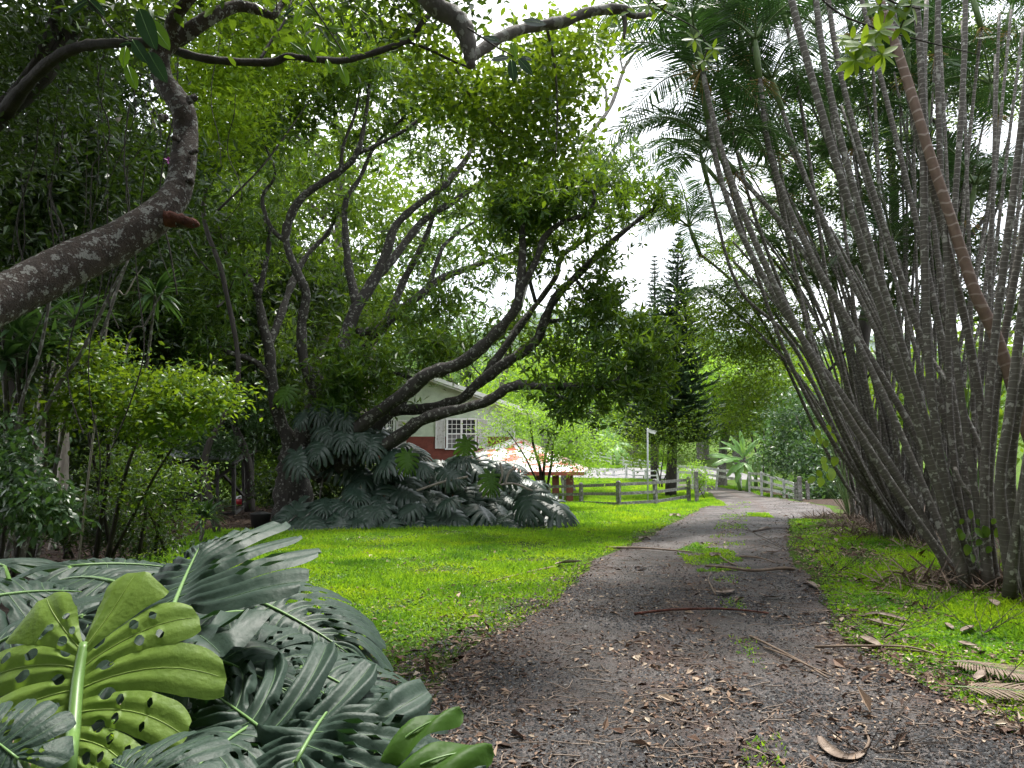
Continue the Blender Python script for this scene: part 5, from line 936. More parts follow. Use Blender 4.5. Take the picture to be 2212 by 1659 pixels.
# ---------------------------------------------------------------- conifers
def conifer(label, px, pyb, Y, top, seed, tiers, maxw, mat, low=0):
    rng = np.random.default_rng(seed); b = at(px, pyb, Y); b.z = float(H(b.x, Y))-.1; t0 = at(px+18 if low else px, top, Y); t = thing('conifer', label, 'conifer', tuple(b)); hgt = t0.z-b.z
    A = Acc(); w_ = spline([(*b, hgt*.017+.08), (*(b.lerp(t0, .5)), hgt*.011), (*t0, .02)], 8); A.tube(w_[:, :3], w_[:, 3], 10, .05); A.build('trunk', M['bark_dark'], t)
    A2 = Acc(); P = []; D = []; S = []
    for q in range(tiers):
        f = .2+.8*(q/(tiers-1))**.92; c = b.lerp(t0, f); L = maxw*(1-f)**.75*hgt*.17+.12*hgt*.1; nb = 7
        for e in range(nb):
            if low and f < .3 and rng.random() < .2: continue
            a = e*2*PI/nb+q*.7+rng.normal(0, .12); Lq = L*rng.uniform(.8, 1.15); d = np.array([math.cos(a), math.sin(a), 0]); s = np.linspace(0, 1, 9)
            z = .05*Lq*np.sin(s*2)+.30*Lq*s**3-.10*Lq*s*(f < .45); pts = np.array([c.x, c.y, c.z])+d[None]*(s*Lq)[:, None]+np.stack([0*s, 0*s, z], -1)
            A2.tube(pts, np.linspace(.035, .008, 9), 4, cap=False); ns = max(16, int(Lq*26)); ss = rng.uniform(.12, 1, ns); pp = np.stack([np.interp(ss, s, pts[:, k]) for k in range(3)], -1)
            side = np.array([-d[1], d[0], 0])*rng.choice([-1, 1], ns)[:, None]
            dd = d[None]*.75+side*.75+np.array([0, 0, .25])+rng.standard_normal((ns, 3))*.15
            P.append(pp); D.append(dd); S.append(np.full(ns, .20*Lq+.16)*(1.2-ss*.6))
    A2.build('branches', M['bark_dark'], t); V, F = scatter(leaf_fine(.26, .1, -.12, 3), np.vstack(P), np.vstack(D), np.concatenate(S), None, rng); mesh_np('crown', V, F, mat, t, smooth=False); print('conifer', len(F[0]))
conifer('tall dark conifer with a thick black trunk on the lawn behind the fence', 1448, 1056, 54, 508, 361, 34, 1.25, M['conifer'], 1)
conifer('slim pointed conifer standing left of the taller dark conifer', 1414, 1010, 78, 556, 362, 40, .72, M['conifer_far'])
# low hanging airy foliage of a tree at the trunk of the conifer
bush('dry_bush', 'dull olive bush around the trunk of the tall dark conifer', 'shrub', at(1430, 1050, 53), [(1400, 960, 52, .05), (1480, 950, 52, .05), (1440, 930, 52, .05)], [(1400, 940, 50, 50, 52, 2, 60), (1480, 940, 50, 50, 52, 2, 60), (1370, 985, 30, 24, 51, 1.5, 22), (1500, 900, 40, 40, 53, 2, 30), (1440, 985, 60, 16, 50.5, 1, 22)], 'olive', 363, .22, 22, .6)
# ---------------------------------------------------------------- clumping palms on the right
def frond_mesh(name, seed, L=2.2, n=38, droop=.55, wl=.62, mat='frond', curl=0.):
    rng = np.random.default_rng(seed); s = np.linspace(0, 1, 12); P = np.stack([rng.normal(0, .05)*s**2*L, L*(s-.18*droop*s**3), L*(.28*s-droop*.85*s**2.2)], -1)
    A = Acc(); A.tube(P, np.linspace(.028, .005, 12), 5, mi=1); tp = leaf_fine(.055, .3, .30, 4, .6); pos = []; D = []; S = []; Nn = []
    for i in range(n):
        f = .14+.86*i/(n-1); c = np.array([np.interp(f, s, P[:, k]) for k in range(3)]); tg = np.array([np.interp(min(1, f+.03), s, P[:, k]) for k in range(3)])-c+np.array([0, 1e-3, 0]); tg /= np.linalg.norm(tg)
        for sd in (-1, 1):
            d = tg*(.35+.75*f)+np.array([sd, 0, .22+.1*rng.standard_normal()])*1.0; pos.append(c); D.append(d); S.append(wl*(math.sin(PI*(.12+.82*f))**.6)*rng.uniform(.85, 1.1)); Nn.append(np.array([0, -tg[2], tg[1]])+rng.standard_normal(3)*.1)
    V, F = scatter(tp, pos, D, S, np.array(Nn)); A.add(V, F, mi=0)
    o = A.build(name, None, None); me = o.data; me.materials.append(M[mat]); me.materials.append(M['shaft']); bpy.data.objects.remove(o); return me
FR = [frond_mesh('frond', 400+k, droop=.45+.18*k) for k in range(5)]
FR_dry = frond_mesh('dry_frond', 420, droop=.3, mat='dry')
def basis(y, z):
    y = Vector(y).normalized(); z = Vector(z); x = y.cross(z).normalized(); z = x.cross(y); return Matrix(((x.x, y.x, z.x), (x.y, y.y, z.y), (x.z, y.z, z.z))).to_4x4()
def put(me, name, parent, loc, ydir, up, sc):
    o = bpy.data.objects.new(name, me); COL.objects.link(o); o.parent = parent; w_ = parent.get('_w') or [0, 0, 0]
    o.matrix_basis = Matrix.Translation(Vector(loc)-Vector(w_))@basis(ydir, up)@Matrix.Diagonal((sc, sc, sc, 1)); return o
def crown(stem, p, d, sc, rng, n=6, fruit=True, face=None):
    d = Vector(d).normalized(); A = Acc(); A.tube([tuple(p), tuple(p+d*.55*sc), tuple(p+d*1.0*sc)], [.06*sc, .07*sc, .03*sc], 8); A.build('crown_shaft', M['shaft'], stem)
    top = p+d*.85*sc; a0 = rng.uniform(0, 6.28)
    for k in range(n):
        a = a0+k*2*PI/n; s = Vector((math.cos(a), math.sin(a), 0)); el = rng.uniform(.25, 1.1) if k % 2 else rng.uniform(-.1, .6); y = s*math.cos(el)+Vector((0, 0, 1))*math.sin(el)+d*.2
        put(FR[rng.randrange(5)], 'frond', stem, top, y, Vector((0, 0, 1))-s*.2, sc*rng.uniform(.8, 1.12))
    if fruit and rng.random() < .6:
        A = Acc(); r = np.random.default_rng(rng.randrange(9999))
        for q in range(26):
            e = r.standard_normal(3)*.22*sc; e[2] = -abs(e[2])-.08; A.tube([tuple(p), tuple(np.array(p)+e*.5+[0, 0, .03]), tuple(np.array(p)+e)], .007*sc, 3, cap=False)
        A.build('fruit_stalks', M['fruit'], stem)
def palm_clump(label, foot, stems, depth, seed, mat='palm', crowns=()):
    rng = random.Random(seed); t = thing('palm_clump', label, 'palm', tuple(foot), 'clumps of ringed palms along the driveway'); n = len(stems); out = []
    for k, s in enumerate(stems):
        A = Acc(); W = limb_world(s, 4); W[0, 2] -= .1; R = W[:, 3].copy(); R[:4] *= np.array([1.5, 1.3, 1.15, 1.05]); A.tube(W[:, :3], R, 12 if s[0][3] > 8 else 8)
        st_ = A.build('stem', M[mat] if not isinstance(mat, list) else M[mat[k % len(mat)]], t); out.append((st_, W))
        if crowns and k in crowns: p = Vector(W[-1, :3]); crown(st_, p, Vector(W[-1, :3]-W[-3, :3]), crowns[k], rng)
    return t
def S_(pts, Y0, Y1, r0=10, r1=6.5):
    q = np.array(pts, float); ln = np.concatenate([[0], np.cumsum(np.hypot(*np.diff(q, axis=0).T))]); tt = ln/ln[-1]; wt = np.ones(len(q)); wt[0] = 3; wt[-1] = 2
    if len(q) > 5: fx = np.polyfit(tt, q[:, 0], 3, w=wt); fy = np.polyfit(tt, q[:, 1], 3, w=wt); s_ = np.linspace(0, 1, 9); pts = list(zip(np.polyval(fx, s_), np.polyval(fy, s_)))
    r0, r1 = r0*.84, r1*.84
    n = len(pts); return [(x, y, Y0+(Y1-Y0)*(i/(n-1)), r0+(r1-r0)*(i/(n-1))) for i, (x, y) in enumerate(pts)]
N1 = [
 S_([(2075, 1258), (1975, 1139), (1905, 1020), (1838, 903), (1785, 820), (1748, 743), (1688, 633), (1641, 553), (1608, 477), (1551, 317), (1525, 213), (1518, 150)], 10.2, 10.8, 10.5, 7),
 S_([(2062, 1262), (1988, 1106), (1935, 1026), (1858, 916), (1785, 800), (1708, 686), (1661, 620), (1610, 520), (1565, 433), (1541, 337), (1531, 260)], 10.5, 11.6, 10, 7),
 S_([(2085, 1262), (2021, 1106), (1941, 936), (1875, 786), (1818, 686), (1791, 610), (1741, 553), (1661, 460), (1621, 407), (1590, 372)], 10.3, 12, 10, 6),
 S_([(2092, 1258), (2041, 1106), (1968, 946), (1928, 846), (1881, 763), (1828, 670), (1770, 553), (1701, 473), (1662, 370), (1645, 260), (1643, 170)], 10.6, 12, 10, 6.5),
 S_([(2100, 1255), (2055, 1106), (1995, 963), (1968, 853), (1925, 760), (1875, 670), (1835, 610), (1778, 500), (1728, 330), (1690, 240)], 11, 13, 9, 5.5),
 S_([(2090, 1268), (2035, 1106), (2008, 986), (1968, 886), (1941, 786), (1925, 720), (1891, 636), (1875, 553), (1841, 467), (1808, 333), (1768, 233), (1735, 120), (1701, 0), (1690, -90)], 9.8, 9.6, 11, 9.5),
 S_([(2102, 1262), (2061, 1106), (2041, 1020), (1988, 903), (1955, 786), (1921, 653), (1895, 553), (1858, 433), (1825, 333), (1795, 233), (1768, 117), (1757, -60)], 10.4, 10.6, 10.5, 8),
 S_([(2106, 1260), (2061, 1106), (2041, 936), (2015, 806), (1988, 670), (1941, 553), (1905, 470), (1865, 350), (1821, 240), (1805, 150), (1788, 17), (1784, -60)], 10.8, 11.2, 9.5, 7),
 S_([(2110, 1265), (2095, 1106), (2060, 900), (2030, 720), (1998, 560), (1980, 430), (1951, 333), (1915, 233), (1891, 150), (1860, 50), (1850, -60)], 10.6, 11.4, 9.5, 6),
 S_([(2130, 1268), (2128, 1106), (2118, 953), (2108, 803), (2085, 653), (2058, 553), (2028, 433), (2001, 350), (1968, 250), (1941, 150), (1921, 33), (1915, -80)], 10.2, 10, 10.5, 8.5),
 S_([(2112, 1268), (2075, 1106), (2028, 986), (2008, 886), (1998, 720), (2001, 553), (1998, 367), (1995, 200), (1975, 30), (1970, -80)], 9.9, 9.9, 10.5, 9),
 S_([(2142, 1268), (2108, 1080), (2108, 970), (2068, 870), (2048, 720), (2048, 553), (2041, 433), (2041, 300), (2015, 167), (2021, 0), (2030, -90)], 9.8, 9.8, 9, 7.5),
 S_([(2118, 1270), (2075, 1106), (2045, 900), (2050, 700), (2071, 553), (2065, 333), (2075, 167), (2085, 0), (2086, -90)], 10.4, 10.6, 9, 7),
 S_([(2135, 1270), (2128, 1106), (2125, 986), (2135, 853), (2155, 686), (2178, 553), (2198, 350), (2208, 200), (2230, 0)], 9.7, 9.3, 10.5, 9),
 S_([(2150, 1268), (2138, 1106), (2142, 900), (2170, 750), (2190, 600), (2210, 500), (2240, 300)], 9.9, 9.7, 10, 8.5),
 S_([(2098, 1266), (2100, 1150), (2090, 980), (2062, 860), (2040, 740), (2020, 600), (2015, 480), (2012, 350), (2008, 180), (2000, 0)], 10.9, 11.4, 8, 6),
]
rq = random.Random(5); bx0 = N1[0][0]
for k in range(14):       # thinner, darker stems in the middle of the clump
    x0 = 2070+rq.uniform(0, 85); y0 = 1252+rq.uniform(-4, 8); lean = rq.uniform(-330, 130); h = rq.uniform(650, 1300); c = rq.uniform(.5, 1.0)
    N1.append(S_([(x0+lean*(f**1.25), y0-h*f+40*f*f*c) for f in (0, .2, .4, .6, .8, 1)], 10.8+rq.uniform(0, .7), 11.4+rq.uniform(0, 1.5), 6, 3.8))
cr1 = {0: 1.0, 1: .9, 2: .9, 3: .9, 4: .85}
p1 = palm_clump('nearest big clump of grey ringed palm stems fanning out from one foot beside the driveway', gnd(2100, 1270), N1, 10, 1, crowns=cr1)
N0 = [S_([(2190, 1272), (2160, 1060), (2180, 900), (2205, 700), (2230, 500)], 9.2, 8.8, 13, 11), S_([(2215, 1280), (2185, 1080), (2190, 940), (2225, 760)], 9.4, 9, 12, 11), S_([(2180, 1272), (2200, 1120), (2235, 900)], 9.0, 8.6, 12, 11), S_([(2205, 1275), (2160, 1150), (2130, 1000), (2060, 850), (2000, 760)], 10, 11.5, 8, 6), S_([(2240, 1290), (2215, 1130), (2225, 960)], 8.8, 8.6, 13, 12), S_([(2200, 1270), (2170, 1180), (2130, 1110), (2080, 1050), (2062, 1010)], 9.6, 10, 7, 5)]
palm_clump('clump of thick blotched palm stems cut by the right edge of the picture', gnd(2200, 1278), N0, 9.2, 2)
# brown smooth trunk
t = thing('brown_palm', 'single thick pinkish brown ringed palm trunk leaning left behind the nearest clump', 'palm', tuple(gnd(2330, 1270)))
s = [(x, y, 9.75, r*.82) for x, y, r in [(2330, 1280, 17), (2262, 1060, 16.5), (2205, 890, 16), (2178, 803, 16), (2148, 720, 15.5), (2108, 636, 15), (2080, 553, 14), (2041, 433, 13.5), (2008, 333, 13), (1968, 200, 12.5), (1941, 117, 12), (1901, 0, 11.5), (1880, -100, 11)]]
A = Acc(); W_ = limb_world(s, 8); A.tube(W_[:, :3], W_[:, 3], 18); A.build('stem', M['palm_brown'], t)
def fan_clump(label, px, py, Y, n, reach, hmin, hmax, r0, seed, crowns_every=2, csc=.9, back=2.):
    rq = random.Random(seed); f0 = gnd(px, py); Y = f0.y; S = []
    for k in range(n):
        x0 = px+rq.uniform(-26, 34)*12/Y*1.6; y0 = py+rq.uniform(-5, 4); u = (k+rq.random())/n; lean = reach[0]+(reach[1]-reach[0])*u; h = rq.uniform(hmin, hmax); c = rq.uniform(0, 60)
        S.append(S_([(x0+lean*(f**.95 if lean < 0 else f**1.3), y0-h*f) if False else (x0+lean*(f-.12*math.sin(PI*f)), y0-h*(f+.05*math.sin(PI*f))) for f in (0, .2, .4, .6, .8, 1)], Y+rq.uniform(-.2, .5), Y+rq.uniform(-.3, back), r0, r0*.55))
    return palm_clump(label, f0, S, Y, seed, crowns={k: csc*rq.uniform(.8, 1.1) for k in range(0, n, crowns_every)})
fan_clump('second palm clump from the right, its stems leaning far out over the driveway', 1935, 1165, 17, 22, (-400, 150), 560, 1000, 5.2, 11, 2, 1.0)
fan_clump('third palm clump from the right with slender parallel stems', 1890, 1135, 22, 22, (-300, 120), 380, 860, 4.0, 12, 2, 1.0)
fan_clump('farthest palm clump beside the right hand gate with the thinnest stems', 1858, 1118, 27, 20, (-250, 60), 300, 560, 3.6, 13, 2, 1.0)
fan_clump('dark palm clump behind the nearest clump on the right', 2010, 1180, 15.5, 20, (-160, 260), 500, 1150, 4.8, 14, 3, 1.)
# palm with arching fronds hanging over the driveway
A = Acc(); t = thing('leaning_palm', 'tall palm leaning over the driveway with arching fronds against the sky', 'palm', tuple(gnd(1900, 1130)), None)
W_ = limb_world(S_([(1900, 1135), (1800, 1000), (1700, 800), (1600, 620), (1545, 580), (1512, 548)], 24, 24, 5, 3.6), 5); A.tube(W_[:, :3], W_[:, 3], 8); st_ = A.build('stem', M['palm'], t); crown(st_, Vector(W_[-1, :3]), Vector((-.35, 0, 1)), 1.15, random.Random(77), 10)
t = thing('tall_palm', 'group of tall palms whose feathery crowns fill the top right beside the sky', 'palm', tuple(gnd(1960, 1170))); rr = random.Random(78)
for (px, py, Y, sc) in ((1490, 130, 13.5, .95), (1570, 240, 14, .95), (1610, 120, 13.5, .95), (1600, 20, 13, .9), (1700, 60, 14, .95), (1680, 330, 15, 1.), (1530, 400, 15, .95), (1780, 120, 15, 1.), (1880, 40, 15, 1), (2120, 60, 14, 1), (2160, 250, 15, 1.)):
    A = Acc(); W_ = limb_world(S_([(1960+rr.uniform(-20, 20), 1172), (px+(1960-px)*.72, 1000), (px+(1960-px)*.42, 740), (px+(1960-px)*.15, py+220), (px, py)], 16.5, Y, 6, 4), 5); A.tube(W_[:, :3], W_[:, 3], 8); st_ = A.build('stem', M['palm'], t); crown(st_, Vector(W_[-1, :3]), Vector((-.2, 0, 1)), sc*.85, rr, 6)
# ---------------------------------------------------------------- trees among and behind the palms
simple('layered_tree', 'dark broad tree with flat layers of small leaves behind the palms on the right', 2050, None, 21, 60, 16, [(1900, 180, 130, 60, 20, 2.4, 60), (2100, 200, 130, 60, 20, 2.4, 70), (1800, 300, 110, 50, 20, 2.4, 40), (1960, 370, 120, 45, 20, 2.4, 60), (2130, 400, 110, 50, 20, 2.4, 70), (1820, 440, 100, 35, 20, 2.4, 34), (1980, 520, 130, 45, 20, 2.4, 70), (2150, 560, 100, 50, 20, 2.4, 60), (1850, 580, 100, 35, 20, 2, 40), (2040, 650, 120, 40, 21, 2, 60), (2150, 90, 120, 60, 20, 2, 50), (1980, 60, 130, 50, 20, 2, 50), (1760, 180, 90, 60, 20, 2, 26), (2190, 680, 60, 60, 20, 2, 30), (2000, -120, 300, 90, 19, 3, 60)], M['dark'], M['bark_dark'], 501, size=.15, nl=46, spread=.6, flat=.28, droop=-.1, tilt=.7)
simple('layered_tree', 'broad tree with bright yellow green sprays at the top right corner behind the palms', 1900, None, 26, 120, 14, [(2020, 120, 150, 80, 26, 3, 50), (1850, 230, 100, 80, 26, 3, 30), (2150, 170, 100, 100, 26, 3, 36), (1760, 380, 90, 60, 26, 3, 26), (1940, 300, 110, 60, 26, 3, 26)], M['shrub'], M['bark_dark'], 502, size=.19, nl=46, spread=.7, flat=.28, droop=-.1)
simple('driveway_tree', 'olive green small leaved tree leaning over the driveway in front of the far palms', 1900, None, 24, 560, 9, [(1560, 560, 60, 60, 24, 1.5, 34), (1620, 640, 80, 60, 24, 2, 56), (1540, 660, 60, 40, 24, 1.5, 30), (1570, 740, 70, 50, 24, 1.6, 50), (1640, 760, 70, 50, 24, 1.6, 50), (1620, 850, 60, 45, 24, 1.4, 40), (1560, 690, 50, 30, 23, 1, 20), (1700, 560, 80, 70, 24, 2, 40), (1730, 700, 60, 60, 24, 2, 30), (1650, 480, 70, 50, 24, 2, 26), (1590, 910, 40, 30, 24, 1, 16)], M['olive'], M['bark_dark'], 503, lean=-230, size=.13, nl=48, spread=.42, flat=.4, droop=-.15)
simple('feathery_bush', 'light green bushy tree right of the tall conifers at the bend of the driveway', 1560, None, 66, 770, 9, [(1540, 800, 50, 40, 66, 4, 40), (1570, 850, 60, 40, 66, 4, 46), (1530, 870, 40, 40, 66, 3, 26)], M['airy'], M['bark_grey'], 504, size=.4, nl=44, spread=1.2)
# umbrella leaves at the top right
def whorl_branch(label, pts, whorls, n, size, seed, mat, wd=.36, name='leafy_branch'):
    rng = np.random.default_rng(seed); W = limb_world(pts, 5); t = thing(name, label, 'branch', tuple(float(v) for v in W[0, :3])); A = Acc(); A.tube(W[:, :3], W[:, 3], 6); P = []; D = []; Nn = []
    for (px, py, Y) in whorls:
        c = at(px, py, Y); i = int(np.argmin(((W[:, :3]-np.array(c))**2).sum(1))); A.tube([tuple(W[i, :3]), tuple(c)], .006, 4, cap=False); a0 = rng.uniform(0, 6)
        for q in range(n): a = a0+q*2*PI/n; P.append(tuple(c)); D.append((math.cos(a), rng.normal(0, .25)-.1, math.sin(a)*.8-.2)); Nn.append((rng.normal(0, .2), -1, .6))
    A.build('twig', M['bark_dark'], t); V, F = scatter(leaf_fine(wd, .06, .12, 5), P, D, size*rng.uniform(.8, 1.1, len(P)), np.array(Nn)); mesh_np('leaves', V, F, M[mat], t); return t
whorl_branch('thin branch of umbrella shaped lime leaves hanging before the palms at the top right', [(1740, -40, 6.4, 3), (1800, 20, 6.3, 2.6), (1860, 50, 6.2, 2.2), (1960, 80, 6.2, 1.6), (2120, 120, 6.2, 1)], [(1862, 98, 6), (1898, 68, 6), (1848, 130, 6), (1905, 118, 6), (1840, 85, 6.1)], 9, .17, 601, 'lime', .4)
whorl_branch('short branch of pointed green leaves dipping in at the top right', [(1880, -30, 5.2, 3), (1930, 5, 5.2, 2.4), (1990, 20, 5.2, 1.6)], [(1900, 12, 5.2), (1935, 16, 5.2), (1968, 10, 5.2), (1945, 60, 5.3)], 6, .16, 602, 'shrub', .34)
whorl_branch('leafy twig with small bright leaves beside the palm fronds at the top', [(1380, -30, 6, 2), (1430, 20, 6, 1.8), (1500, 60, 6, 1.2), (1530, 100, 6, 1)], [(1500, 85, 6), (1540, 105, 6), (1400, 10, 6), (1440, 5, 6), (1520, 130, 6)], 7, .11, 603, 'shrub', .34)
def big_leaves(label, pts, leaves, seed, mats=('mon_dark', 'mon_green')):
    W = limb_world(pts, 5); t = thing('leafy_branch', label, 'branch', tuple(float(v) for v in W[0, :3])); A = Acc(); A.tube(W[:, :3], W[:, 3], 6); A.build('twig', M['bark_dark'], t)
    for (x0, y0, x1, y1, Y, m_) in leaves:
        a = at(x0, y0, Y); b = at(x1, y1, Y); d = b-a; V, F = scatter(leaf_fine(.42, .05, .08, 9), [tuple(a)], [tuple(d)], d.length, np.array([(.35 if m_ else -.25, -1, .2)]))
        o = mesh_np('leaf', V, F, M[mats[m_]], t); A = Acc(); A.tube([tuple(a), tuple(a.lerp(b, .5)+Vector((0, -.004, 0))), tuple(b)], [.0022, .0018, .0008], 4); A.build('midrib', M['vein'], o)
big_leaves('close hanging spray of big oval grey green leaves before the lichened trunk, top left', [(140, -60, 2.9, 3), (190, 0, 2.9, 2.6), (250, 70, 2.9, 2.2), (290, 92, 2.9, 1.8)],
 [(190, 0, 145, 30, 2.9, 0), (192, 0, 225, 32, 2.9, 0), (190, -4, 160, -40, 2.9, 0), (300, 18, 334, 104, 2.85, 0), (318, 40, 366, 104, 2.9, 1), (286, 86, 318, 136, 2.85, 0), (320, 112, 358, 176, 2.85, 0), (272, 100, 266, 146, 2.9, 1), (274, 140, 294, 192, 2.9, 1), (286, 92, 258, 96, 2.9, 0)], 611)
big_leaves('close spray of backlit oval leaves hanging at the top between the two nearest limbs', [(640, -40, 3.6, 2.4), (680, 20, 3.6, 2), (720, 80, 3.6, 1.6), (745, 120, 3.6, 1.2)],
 [(660, 12, 690, 34, 3.6, 1), (650, 22, 636, 54, 3.6, 1), (676, 40, 656, 66, 3.6, 1), (690, 70, 678, 116, 3.6, 1), (700, 60, 745, 64, 3.6, 1), (712, 90, 740, 112, 3.6, 1), (628, 92, 664, 118, 3.6, 1), (664, 96, 682, 132, 3.6, 1), (706, 128, 716, 160, 3.6, 1), (735, 140, 752, 184, 3.6, 1), (738, 84, 756, 124, 3.6, 1), (636, 14, 612, 34, 3.6, 0)], 612)
big_leaves('hanging cluster of long dark leaves below the hooked limb at the top centre', [(1010, 60, 5.6, 2.2), (1070, 100, 5.6, 1.8), (1110, 122, 5.6, 1.4)], [(1080, 90, 1040, 78, 5.6, 0), (1100, 124, 1060, 128, 5.6, 0), (1104, 128, 1110, 175, 5.6, 0), (1120, 126, 1150, 160, 5.6, 0), (1125, 124, 1150, 128, 5.6, 0), (1130, 46, 1180, 50, 5.6, 0), (1105, 90, 1116, 128, 5.6, 1)], 613, ('mon_bg', 'mon_green'))
# ---------------------------------------------------------------- monstera leaves
def mon_leaf(seed, nl=9, T=14, nq=2, cor=.05, droop=.18, side=.22, slit=.42, t0=.42, holes=1., tipcurl=.1, wf=1., base=1.0, gapmul=1.):
    """unit-length split leaf; x across, y to the tip, z up. returns blade (V, F) and vein polylines"""
    rng = np.random.default_rng(seed); VV = []; FF = []; n0 = 0; veins = []
    def geo(s, t, q, sd, tw, k):
        m = .90*s**1.18; phi = math.radians(162-132*s**.72)
        r = wf*(.40+.20*math.sin(PI*min(1, s*.95+.08)))*(1-.72*s**4)*base*(1 if s > .12 else .82+1.5*s)*(1+.10*tw)
        b = .55*(t-.15); ph = phi-b*(.5+.5*s) if s > .12 else phi+.10*t
        x = r*t*math.sin(ph); y = m+r*t*math.cos(ph)
        z = cor*(1-abs(2*abs(q)-1))*min(1, 5*t)*(1.1-t*.4)-side*(r*t)**2*1.6-droop*max(0, y)**2+.05*tw*t*t+.012*math.sin(7*t+5*s+seed)*t+.03*q*tw*t-tipcurl*max(0, t-.6)**2*(1+tw)
        return (sd*x, y, z)
    for sd in (-1, 1):
        kk = nl
        for k in range(kk):
            s0, s1 = k/kk, (k+1)/kk; sc = (s0+s1)/2; hw = (s1-s0)/2; tw = rng.normal(0, .5); ts = t0*rng.uniform(.8, 1.25); gm = slit*rng.uniform(.75, 1.3)*gapmul; hA = rng.uniform(.16, .24); ent = rng.random() < holes
            hw_ = rng.uniform(.03, .06); hs = rng.uniform(.25, .6); hq = rng.random() < holes*.8; hs2 = hs+rng.uniform(.16, .26); tl = rng.uniform(.93, 1.05)
            qs = np.linspace(-1, 1, 2*nq*2+1)
            for strip in ((-1, -.5), (-.5, 0), (0, .5), (.5, 1)):
                cols = np.linspace(strip[0], strip[1], nq+1); base_i = n0; cnt = 0
                for i in range(T+1):
                    t = i/T; tt = t*tl
                    g1 = gm*(min(1, max(0, (t-ts)/(1-ts))*3)**.5*(.75+.5*max(0, (t-ts)/(1-ts))) if t > ts else 0)+(.40*math.sqrt(max(0, 1-((t-hA)/.055)**2)) if ent and k > 0 else 0)
                    end = max(0, (t-.80)/.20)**2*.40
                    gh = (.62*math.sqrt(max(0, 1-((t-hs)/hw_)**2))+.45*math.sqrt(max(0, 1-((t-hs2)/(hw_*.7))**2))) if hq else 0
                    for q in cols:
                        qa = abs(q); qe = q*(1-end*.9)
                        if qa > .5: qe -= math.copysign(g1*(qa-.5)*2, q)
                        # small holes along the half lines
                        if gh:
                            if qa >= .5 and strip in ((.5, 1), (-1, -.5)): qe += math.copysign(gh*(1-(qa-.5)*2)*.5, q)
                            elif qa <= .5 and strip in ((0, .5), (-.5, 0)): qe -= math.copysign(gh*(qa*2)*.5, q) if q else 0
                        s = min(1, max(0, sc+qe*hw)); VV.append(geo(s, tt*(1-end*.04*qa), q, sd, tw, k)); cnt += 1
                c = nq+1
                for i in range(T):
                    for j in range(nq):
                        a = base_i+i*c+j; f = (a, a+1, a+c+1, a+c); FF.append(f if sd > 0 else f[::-1])
                n0 += cnt
            veins.append([geo(sc, t*tl, 0, sd, tw, k) for t in np.linspace(0, .95, 9)])
    mid = [(0, y, .004-droop*y*y) for y in np.linspace(-.0, .93, 9)]
    return np.array(VV), np.array(FF), mid, veins
def mon_mesh(name, spec, mat, scale=1.):
    V, F, mid, veins = mon_leaf(**spec); o = mesh_np(name, V, F, mat); me = o.data; bpy.data.objects.remove(o)
    b = bmesh.new(); b.from_mesh(me); bmesh.ops.remove_doubles(b, verts=b.verts, dist=.0016); b.to_mesh(me); b.free()
    me.polygons.foreach_set('use_smooth', [True]*len(me.polygons)); return me, mid, veins
def place_leaf(parent, spec, mat, vmat, a, b, up, size=None, stalk=None, zoff=.003, vr=1., curve=True, name='leaf'):
    """leaf whose stalk joint is at a and tip towards b"""
    me, mid, veins = mon_mesh(name, spec, M[mat]); a = Vector(a); b = Vector(b); L = size or (b-a).length
    o = put(me, name, parent, a, b-a, up, L); A = Acc(); sg = 1 if zoff > 0 else -1
    A.tube(np.array(mid)+[0, 0, zoff], np.linspace(.013, .003, len(mid))*vr, 7)
    mi_ = 1 if vmat == 'vein' else 0
    for v in veins: A.tube(np.array(v)+[0, 0, zoff*.5], np.linspace(.0048, .0014, len(v))*vr, 5, cap=False, mi=mi_)
    vo = A.build('leaf_veins', [M[vmat], M['fine_vein']]); vo.parent = o
    if stalk:
        S = Acc(); wq = parent.get('_w') or [0, 0, 0]; pts = [tuple(a)]+[tuple(p) for p in stalk]; w_ = spline(pts, 6); n = len(w_)
        S.tube(w_, np.linspace(.010, .017, n), 10); S.build('leaf_stalk', M['stalk'], parent)
    return o
# foreground plant
root = gnd(330, 1640); root.z = 0
fg = thing('split_leaf_plant', 'large foreground split leaf plant, bottom left, with one lime leaf among dark blue green ones', 'plant', (-1.15, 2.3, 0))
crownp = Vector((-1.1, 2.3, .35))
H1 = dict(nl=7, T=18, nq=3)
def sp(**k): d = dict(seed=1, **H1); d.update(k); return d
# lime leaf seen from below, its stalk running down in front
a = at(180, 1392, 1.9); b = at(150, 1700, 1.72)
lime = place_leaf(fg, sp(seed=11, T=56, cor=-.02, droop=.05, side=-.10, slit=.10, t0=.62, holes=1., wf=1.2, tipcurl=-.12), 'mon_lime', 'lime_vein', a, b, Vector((.05, .9, -.42)), size=.43, zoff=-.006, vr=.85)
lime['label'] = 'lime green underside of a leaf with many oval holes'
S = Acc(); w_ = spline([tuple(a+Vector((0, .004, 0))), tuple(at(168, 1470, 1.84)), tuple(at(158, 1580, 1.74)), tuple(at(146, 1680, 1.66)), tuple(Vector((-1.0, 1.75, .5))), tuple(crownp)], 6)
S.tube(w_, np.linspace(.012, .019, len(w_)), 12); S.build('leaf_stalk', M['stalk'], fg)
def dk(seed, A_, B_, up, size=None, mat='mon_dark', vm='vein', **k):
    a = at(*A_); b = at(*B_); q = dict(slit=.09, t0=.58, cor=.02, droop=.2, side=.42, holes=.8, wf=1.15); q.update(k)
    return place_leaf(fg, sp(seed=seed, **q), mat, vm, a, b, Vector(up), size, stalk=[(a+crownp)/2+Vector((0, .05, -.1)), crownp])
